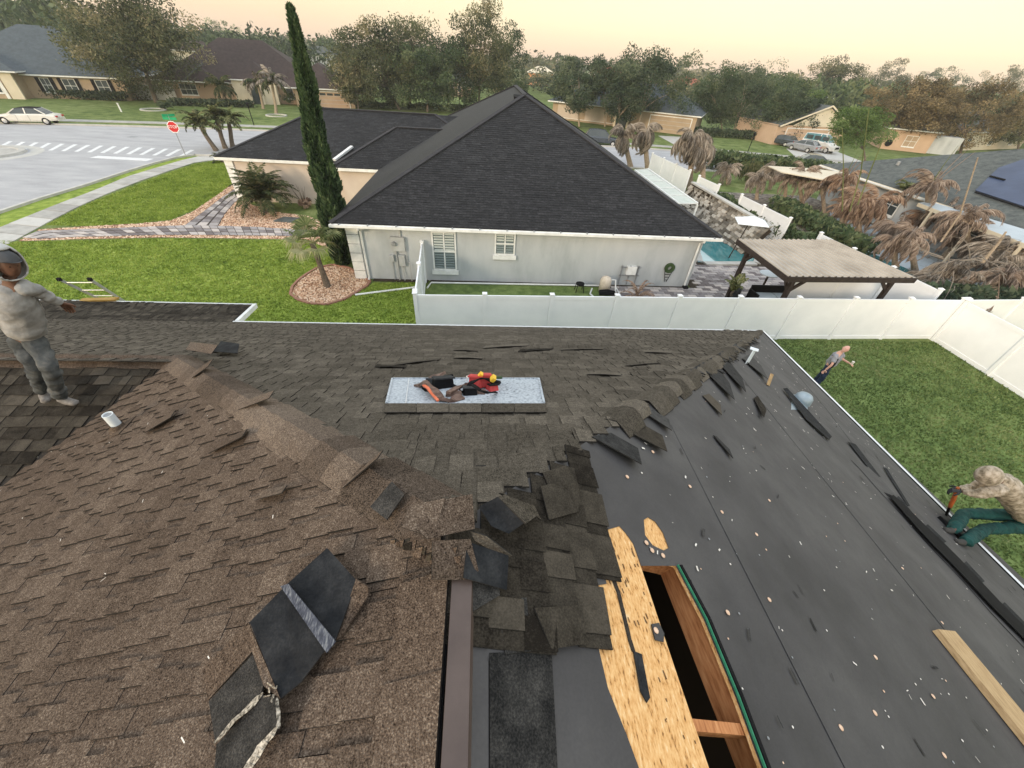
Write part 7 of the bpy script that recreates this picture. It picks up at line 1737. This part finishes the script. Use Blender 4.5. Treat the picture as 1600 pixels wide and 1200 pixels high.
def head(parent, c, fwd, up, skin, r_=.105, name='head'):
    """skull, jaw, nose, ears, eyes sculpted on one surface"""
    fwd = Vector(fwd).normalized(); up = Vector(up); up = (up-fwd*up.dot(fwd)).normalized(); side = fwd.cross(up)
    bm = bmesh.new(); bmesh.ops.create_uvsphere(bm, u_segments=24, v_segments=18, radius=1)
    for v in bm.verts:
        x, y, z = v.co                      # x side, y fwd, z up
        X = x*.76*(1-.18*max(0, -z)); Y = y*.92; Z = z*1.18
        if z < -.2 and y > 0: Y += .12*(-z-.2)
        nose = math.exp(-((x/.16)**2+((z+.08)/.22)**2))*(y > 0); Y += .20*nose
        brow = math.exp(-((z-.18)/.08)**2)*(y > .5)*.05; Y += brow
        eye = (math.exp(-(((x-.32)/.13)**2+((z-.06)/.09)**2))+math.exp(-(((x+.32)/.13)**2+((z-.06)/.09)**2)))*(y > 0); Y -= .10*eye
        mouth = math.exp(-((x/.25)**2+((z+.45)/.05)**2))*(y > 0); Y -= .05*mouth
        ear = (abs(x) > .85)*math.exp(-((y/.25)**2+((z)/.3)**2)); X += math.copysign(.16*ear, x)
        v.co = Vector((X, Y, Z))
    me = bpy.data.meshes.new(name); bm.to_mesh(me); bm.free(); me.materials.append(skin)
    me.polygons.foreach_set('use_smooth', [True]*len(me.polygons))
    o = bpy.data.objects.new(name, me); COL.objects.link(o); o.parent = parent
    m3 = Matrix((side, fwd, up)).transposed().to_4x4(); o.matrix_local = Matrix.Translation(c) @ m3 @ Matrix.Diagonal((r_, r_, r_, 1))
    for s in (-1, 1):
        e_ = bmesh.new(); bmesh.ops.create_uvsphere(e_, u_segments=10, v_segments=8, radius=.075); m2 = bpy.data.meshes.new('eye'); e_.to_mesh(m2); e_.free(); m2.materials.append(M['black']); oe = bpy.data.objects.new('eye', m2); COL.objects.link(oe); oe.parent = o; oe.location = (s*.25, .80, .07)
    return o
def person(label, root, J, skin, shirt, trousers, shoes, fwd, extra=None, sleeve_end='wrist', scale=1.0, glove=None, hood=None, bulk=1.0, tb_=1.0):
    """J: joints in world coordinates"""
    t = thing('person', label, 'person', root); im = Vector(root); j = {k: Vector(v)-im for k, v in J.items()}
    s = scale
    names = ['pelvis', 'belly', 'chest', 'neck', 'headb', 'shl', 'ell', 'wrl', 'shr', 'elr', 'wrr', 'hipl', 'knl', 'anl', 'hipr', 'knr', 'anr']
    V = [j[n] for n in names]; ix = {n: i for i, n in enumerate(names)}
    E = [(ix[a], ix[b]) for a, b in (('pelvis', 'belly'), ('belly', 'chest'), ('chest', 'neck'), ('neck', 'headb'), ('chest', 'shl'), ('shl', 'ell'), ('ell', 'wrl'), ('chest', 'shr'), ('shr', 'elr'), ('elr', 'wrr'), ('pelvis', 'hipl'), ('hipl', 'knl'), ('knl', 'anl'), ('pelvis', 'hipr'), ('hipr', 'knr'), ('knr', 'anr'))]
    Rr = [(.13*s, .10*s), (.125*s, .095*s), (.13*s, .10*s), .055*s, .055*s, .045*s, .038*s, .03*s, .045*s, .038*s, .03*s, .085*s, .055*s, .04*s, .085*s, .055*s, .04*s]
    skin_mesh('body', V, E, Rr, M[skin], t, 2)
    # clothing: torso, sleeves, waist and trouser legs are separate garments over the body
    B = s*bulk; hem = j['pelvis']+(j['pelvis']-j['belly']).normalized()*.07; nk = j['chest'].lerp(j['neck'], .85)
    skin_mesh('shirt', [hem, hem.lerp(j['chest'], .5), j['chest'], nk], [(0, 1), (1, 2), (2, 3)], [.178*B, .170*B, .178*B, .085*B], M[shirt], t, 3, fold=.026*s)
    for a_, b_, c_ in (('shl', 'ell', 'wrl'), ('shr', 'elr', 'wrr')):
        st_ = j['chest'].lerp(j[a_], .55)
        if sleeve_end == 'wrist': pts, rd = [st_, j[a_], j[b_], j[c_]], [.10*B, .088*B, .066*B, .048*B]
        else: pts, rd = [st_, j[a_], j[a_].lerp(j[b_], .8)], [.10*B, .082*B, .068*B]
        skin_mesh('sleeve', pts, [(k, k+1) for k in range(len(pts)-1)], rd, M[shirt], t, 3, fold=.022*s)
    skin_mesh('waist', [j['hipl'].lerp(j['hipr'], .5), j['pelvis'].lerp(j['belly'], .5)], [(0, 1)], [.150*s, .150*s], M[trousers], t, 2, fold=.01*s)
    for a_, b_, c_ in (('hipl', 'knl', 'anl'), ('hipr', 'knr', 'anr')):
        skin_mesh('trouser_leg', [j['pelvis'].lerp(j[a_], .45), j[a_], j[b_], j[c_]], [(0, 1), (1, 2), (2, 3)], [.115*s*tb_, .112*s*tb_, .085*s*tb_, .075*s*tb_], M[trousers], t, 3, fold=.024*s)
    for k, tg in (('anl', 'toel'), ('anr', 'toer')):
        a_ = j[k]; b_ = j[tg]; skin_mesh('shoe', [a_+(a_-b_)*.12, a_.lerp(b_, .35)-Vector((0, 0, .03)), b_], [(0, 1), (1, 2)], [(.052, .045), (.052, .04), (.045, .028)], M[shoes], t, 1)
    for sd, e_, w_ in (('l', 'ell', 'wrl'), ('r', 'elr', 'wrr')):
        d = (j[w_]-j[e_]).normalized(); hand(t, j[w_]-d*.01, d, Vector((0, 0, -1)) if abs(d.z) < .8 else Vector(fwd), M[glove or skin], grip=.75 if glove else .45, size=1.15 if glove else 1.0, thumb_side=1 if sd == 'l' else -1)
    hd = head(t, j['headb']+(j['headb']-j['neck']).normalized()*.10, J['look'], (j['headb']-j['neck']), M[skin], .108*s)
    return t, j, hd
def cap_on(t, c, fwd, up, m, r_=.118):
    fwd = Vector(fwd).normalized(); up = Vector(up); up = (up-fwd*up.dot(fwd)).normalized(); side = fwd.cross(up)
    bm = bmesh.new(); bmesh.ops.create_uvsphere(bm, u_segments=20, v_segments=14, radius=1)
    bmesh.ops.delete(bm, geom=[v for v in bm.verts if v.co.z < .18], context='VERTS')
    for v in bm.verts: v.co.x *= .84
    k = []; n = 10
    for i in range(n+1):
        a = math.pi*(.15+.7*i/n); k.append((bm.verts.new((math.cos(a)*.80, math.sin(a)*.92, .22)), bm.verts.new((math.cos(a)*.72, math.sin(a)*1.28+.05, .27+.03*math.sin(a)))))
    for i in range(n): bm.faces.new((k[i][0], k[i+1][0], k[i+1][1], k[i][1]))
    me = bpy.data.meshes.new('cap'); bm.to_mesh(me); bm.free(); me.materials.append(M[m]); me.polygons.foreach_set('use_smooth', [True]*len(me.polygons))
    o = bpy.data.objects.new('cap', me); COL.objects.link(o); o.parent = t
    o.matrix_local = Matrix.Translation(c) @ Matrix((side, fwd, up)).transposed().to_4x4() @ Matrix.Diagonal((r_, r_, r_*1.05, 1)); return o
def hood_on(t, c, fwd, up, m, r_=.150, open_=True):
    fwd = Vector(fwd).normalized(); up = Vector(up); up = (up-fwd*up.dot(fwd)).normalized(); side = fwd.cross(up)
    bm = bmesh.new(); bmesh.ops.create_uvsphere(bm, u_segments=28, v_segments=20, radius=1)
    if open_: bmesh.ops.delete(bm, geom=[v for v in bm.verts if v.co.y > .52 and v.co.z < .75], context='VERTS')
    for v in bm.verts:
        z = v.co.z; v.co.x *= .86+.22*max(0, -z); v.co.y *= 1.02; v.co.z *= 1.15
    me = bpy.data.meshes.new('hood'); bm.to_mesh(me); bm.free(); me.materials.append(M[m]); me.polygons.foreach_set('use_smooth', [True]*len(me.polygons))
    o = bpy.data.objects.new('hood', me); COL.objects.link(o); o.parent = t
    sm = o.modifiers.new('thick', 'SOLIDIFY'); sm.thickness = .08
    o.matrix_local = Matrix.Translation(Vector(c)-fwd*.012) @ Matrix((side, fwd, up)).transposed().to_4x4() @ Matrix.Diagonal((r_, r_, r_, 1)); return o
# helper: point on screen at given distance plane y
def fx(base, px_, py_): return AY(px_, py_, base)
# 1. hooded roofer on the wing slope
fR = BP.px(100, 628, .05); fL = BP.px(72, 618, .05); y0 = fR.y
J1 = dict(anr=fR+Vector((0, 0, .06)), anl=fL+Vector((0, .0, .06)), knr=AY(78, 575, y0-.12), knl=AY(54, 572, y0-.05), hipr=AY(52, 530, y0+.05), hipl=AY(30, 528, y0+.1), pelvis=AY(42, 520, y0+.07),
          belly=AY(34, 495, y0+.05), chest=AY(20, 460, y0), neck=AY(16, 438, y0), headb=AY(14, 428, y0), shr=AY(36, 446, y0+.02), elr=AY(64, 459, y0+.12), wrr=AY(94, 474, y0+.25), shl=AY(2, 450, y0-.03), ell=AY(-16, 484, y0-.05), wrl=AY(-30, 512, y0-.1))
J1['toer'] = J1['anr']+Vector((.17, -.03, -.05)); J1['toel'] = J1['anl']+Vector((.10, -.12, -.05)); J1['look'] = Vector((.92, -.34, -.12))
t1, j1, hd1 = person('roofer in grey hoodie, dark cap and paint-worn jeans stepping across the roof at left', fR-Vector((0, 0, .05)), J1, 'skin_dark', 'hoodie', 'jeans', 'shoe_pale', (1, 0, 0), scale=.86, bulk=1.06)
upv = (j1['headb']-j1['neck']); hc = j1['headb']+upv.normalized()*.10
cap_on(t1, hc+upv.normalized()*.03+J1['look'].normalized()*.012, J1['look'], upv, 'cap_grey', .099); hood_on(t1, hc-J1['look'].normalized()*.025+upv.normalized()*.012, J1['look'], upv, 'hoodie_pale', .142)
# 2. man on the back lawn
b2 = G(1283, 600); b2 = Vector((12.0, 10.2, 0)); y0 = b2.y
J2 = dict(anr=Vector((11.95, 10.2, .09)), anl=Vector((12.12, 10.45, .09)), knr=Vector((11.98, 10.15, .5)), knl=Vector((12.12, 10.38, .5)), hipr=Vector((11.97, 10.22, .92)), hipl=Vector((12.12, 10.34, .92)), pelvis=Vector((12.05, 10.28, .98)), belly=Vector((12.05, 10.27, 1.14)), chest=Vector((12.05, 10.26, 1.36)), neck=Vector((12.05, 10.24, 1.52)), headb=Vector((12.06, 10.22, 1.58)),
          shr=Vector((11.88, 10.16, 1.42)), elr=Vector((11.80, 10.02, 1.16)), wrr=Vector((11.76, 10.06, .92)), shl=Vector((12.22, 10.36, 1.42)), ell=Vector((12.36, 10.28, 1.2)), wrl=Vector((12.40, 10.05, 1.22)), toer=Vector((11.88, 10.05, .04)), toel=Vector((12.05, 10.3, .04)), look=Vector((-.55, -.75, .30)))
J2 = {k: (v if k == 'look' else v+Vector((-.42, -.72, 0))) for k, v in J2.items()}; b2 += Vector((-.42, -.72, 0))
t2, j2, hd2 = person('bald man in grey polo with dark side panels standing on the back lawn looking up', b2, J2, 'skin_pale', 'polo', 'navy', 'shoe', (-.5, -.8, 0), sleeve_end='elbow')
mb = MB(); mb.tube([Vector((11.53, 9.42, 1.34)), Vector((11.51, 9.40, 1.15)), Vector((11.52, 9.41, 1.0))], [.06, .075, .07], 8); mb.build('side_panel', M['polo_dark'], t2, smooth=True)
cu = thing('paper_cup', 'pale cup held in the hand of the man on the back lawn', 'cup', (12.00, 9.24, 1.25)); mb = MB(); mb.lathe([(0, 0), (.03, 0), (.04, .1), (0, .1)], (11.99, 9.25, 1.24), 12); mb.build('cup', M['chip_white'], cu)
# 3. roofer crouching at the right eave
e0 = Vector((8.05, 3.0, 2.62)); y0 = 3.1
J3 = dict(anl=RPl.px(1508, 846, .08), anr=RPl.px(1490, 828, .08), knr=AY(1506, 802, 3.1), knl=AY(1540, 826, 2.85), hipr=AY(1590, 806, 3.1), hipl=AY(1600, 824, 2.9), pelvis=AY(1608, 806, 3.0), belly=AY(1598, 784, 3.05), chest=AY(1570, 758, 3.1), neck=AY(1554, 746, 3.1), headb=AY(1546, 744, 3.08),
          shr=AY(1545, 752, 3.25), elr=AY(1520, 762, 3.28), wrr=AY(1500, 764, 3.25), shl=AY(1558, 765, 2.95), ell=AY(1530, 772, 2.95), wrl=AY(1502, 768, 3.05), look=Vector((-.6, .0, -.7)))
J3['toel'] = J3['anl']+Vector((-.17, 0, .02)); J3['toer'] = J3['anr']+Vector((-.17, 0, .02))
t3, j3, hd3 = person('roofer in mottled tan hooded top and green trousers bent over the right eave', RPl.px(1500, 838), J3, 'skin_dark', 'camo', 'green_trousers', 'shoe', (-1, 0, 0), scale=1.0, glove='glove', bulk=1.12, tb_=1.05)
hood_on(t3, j3['headb']+(j3['headb']-j3['neck']).normalized()*.06, J3['look'], Vector((0, 0, 1)), 'camo', .155, open_=False)
hm = thing('pry_tool', 'orange-handled pry bar held by the roofer at the right eave', 'tool', AY(1478, 805, 3.1))
mb = MB(); mb.tube([AY(1497, 762, 3.15), AY(1490, 780, 3.13), AY(1484, 792, 3.1)], [.022, .03, .026], 10); mb.build('handle', M['orange_tool'], hm)
mb = MB(); mb.tube([AY(1484, 791, 3.1), AY(1478, 806, 3.08)], .018, 8); mb.build('shaft', M['black'], hm)
mb = MB(); a_, b_ = RPl.px(1468, 808, .03), RPl.px(1500, 838, .04); mb.bar(a_, b_, .10, .05, up=NR); mb.build('blade', M['black'], hm)
# stacks of lifted shingle bits near the ladder end
for k, (a_, b_) in enumerate((((48, 545), (98, 525)), ((115, 520), (150, 506)), ((210, 505), (255, 497)))):
    pass
hz = MB(); hz.box(-520, 520, -60, 560, -1, 24); ho = hz.build('haze', [], kind='stuff'); ho['label'] = 'thin pale evening haze over the whole place'
hm_ = bpy.data.materials.new('haze'); hm_.use_nodes = True; hn = hm_.node_tree; hn.nodes.remove(hn.nodes['Principled BSDF'])
pv = hn.nodes.new('ShaderNodeVolumePrincipled'); pv.inputs['Color'].default_value = (.95, .93, .90, 1); pv.inputs['Density'].default_value = .0005; pv.inputs['Anisotropy'].default_value = .2
hn.links.new(pv.outputs[0], hn.nodes['Material Output'].inputs['Volume']); ho.data.materials.append(hm_)
import sys
print('objects', len(bpy.data.objects), 'tris', sum(sum(len(p.vertices)-2 for p in m.polygons) for m in bpy.data.meshes if m.users))
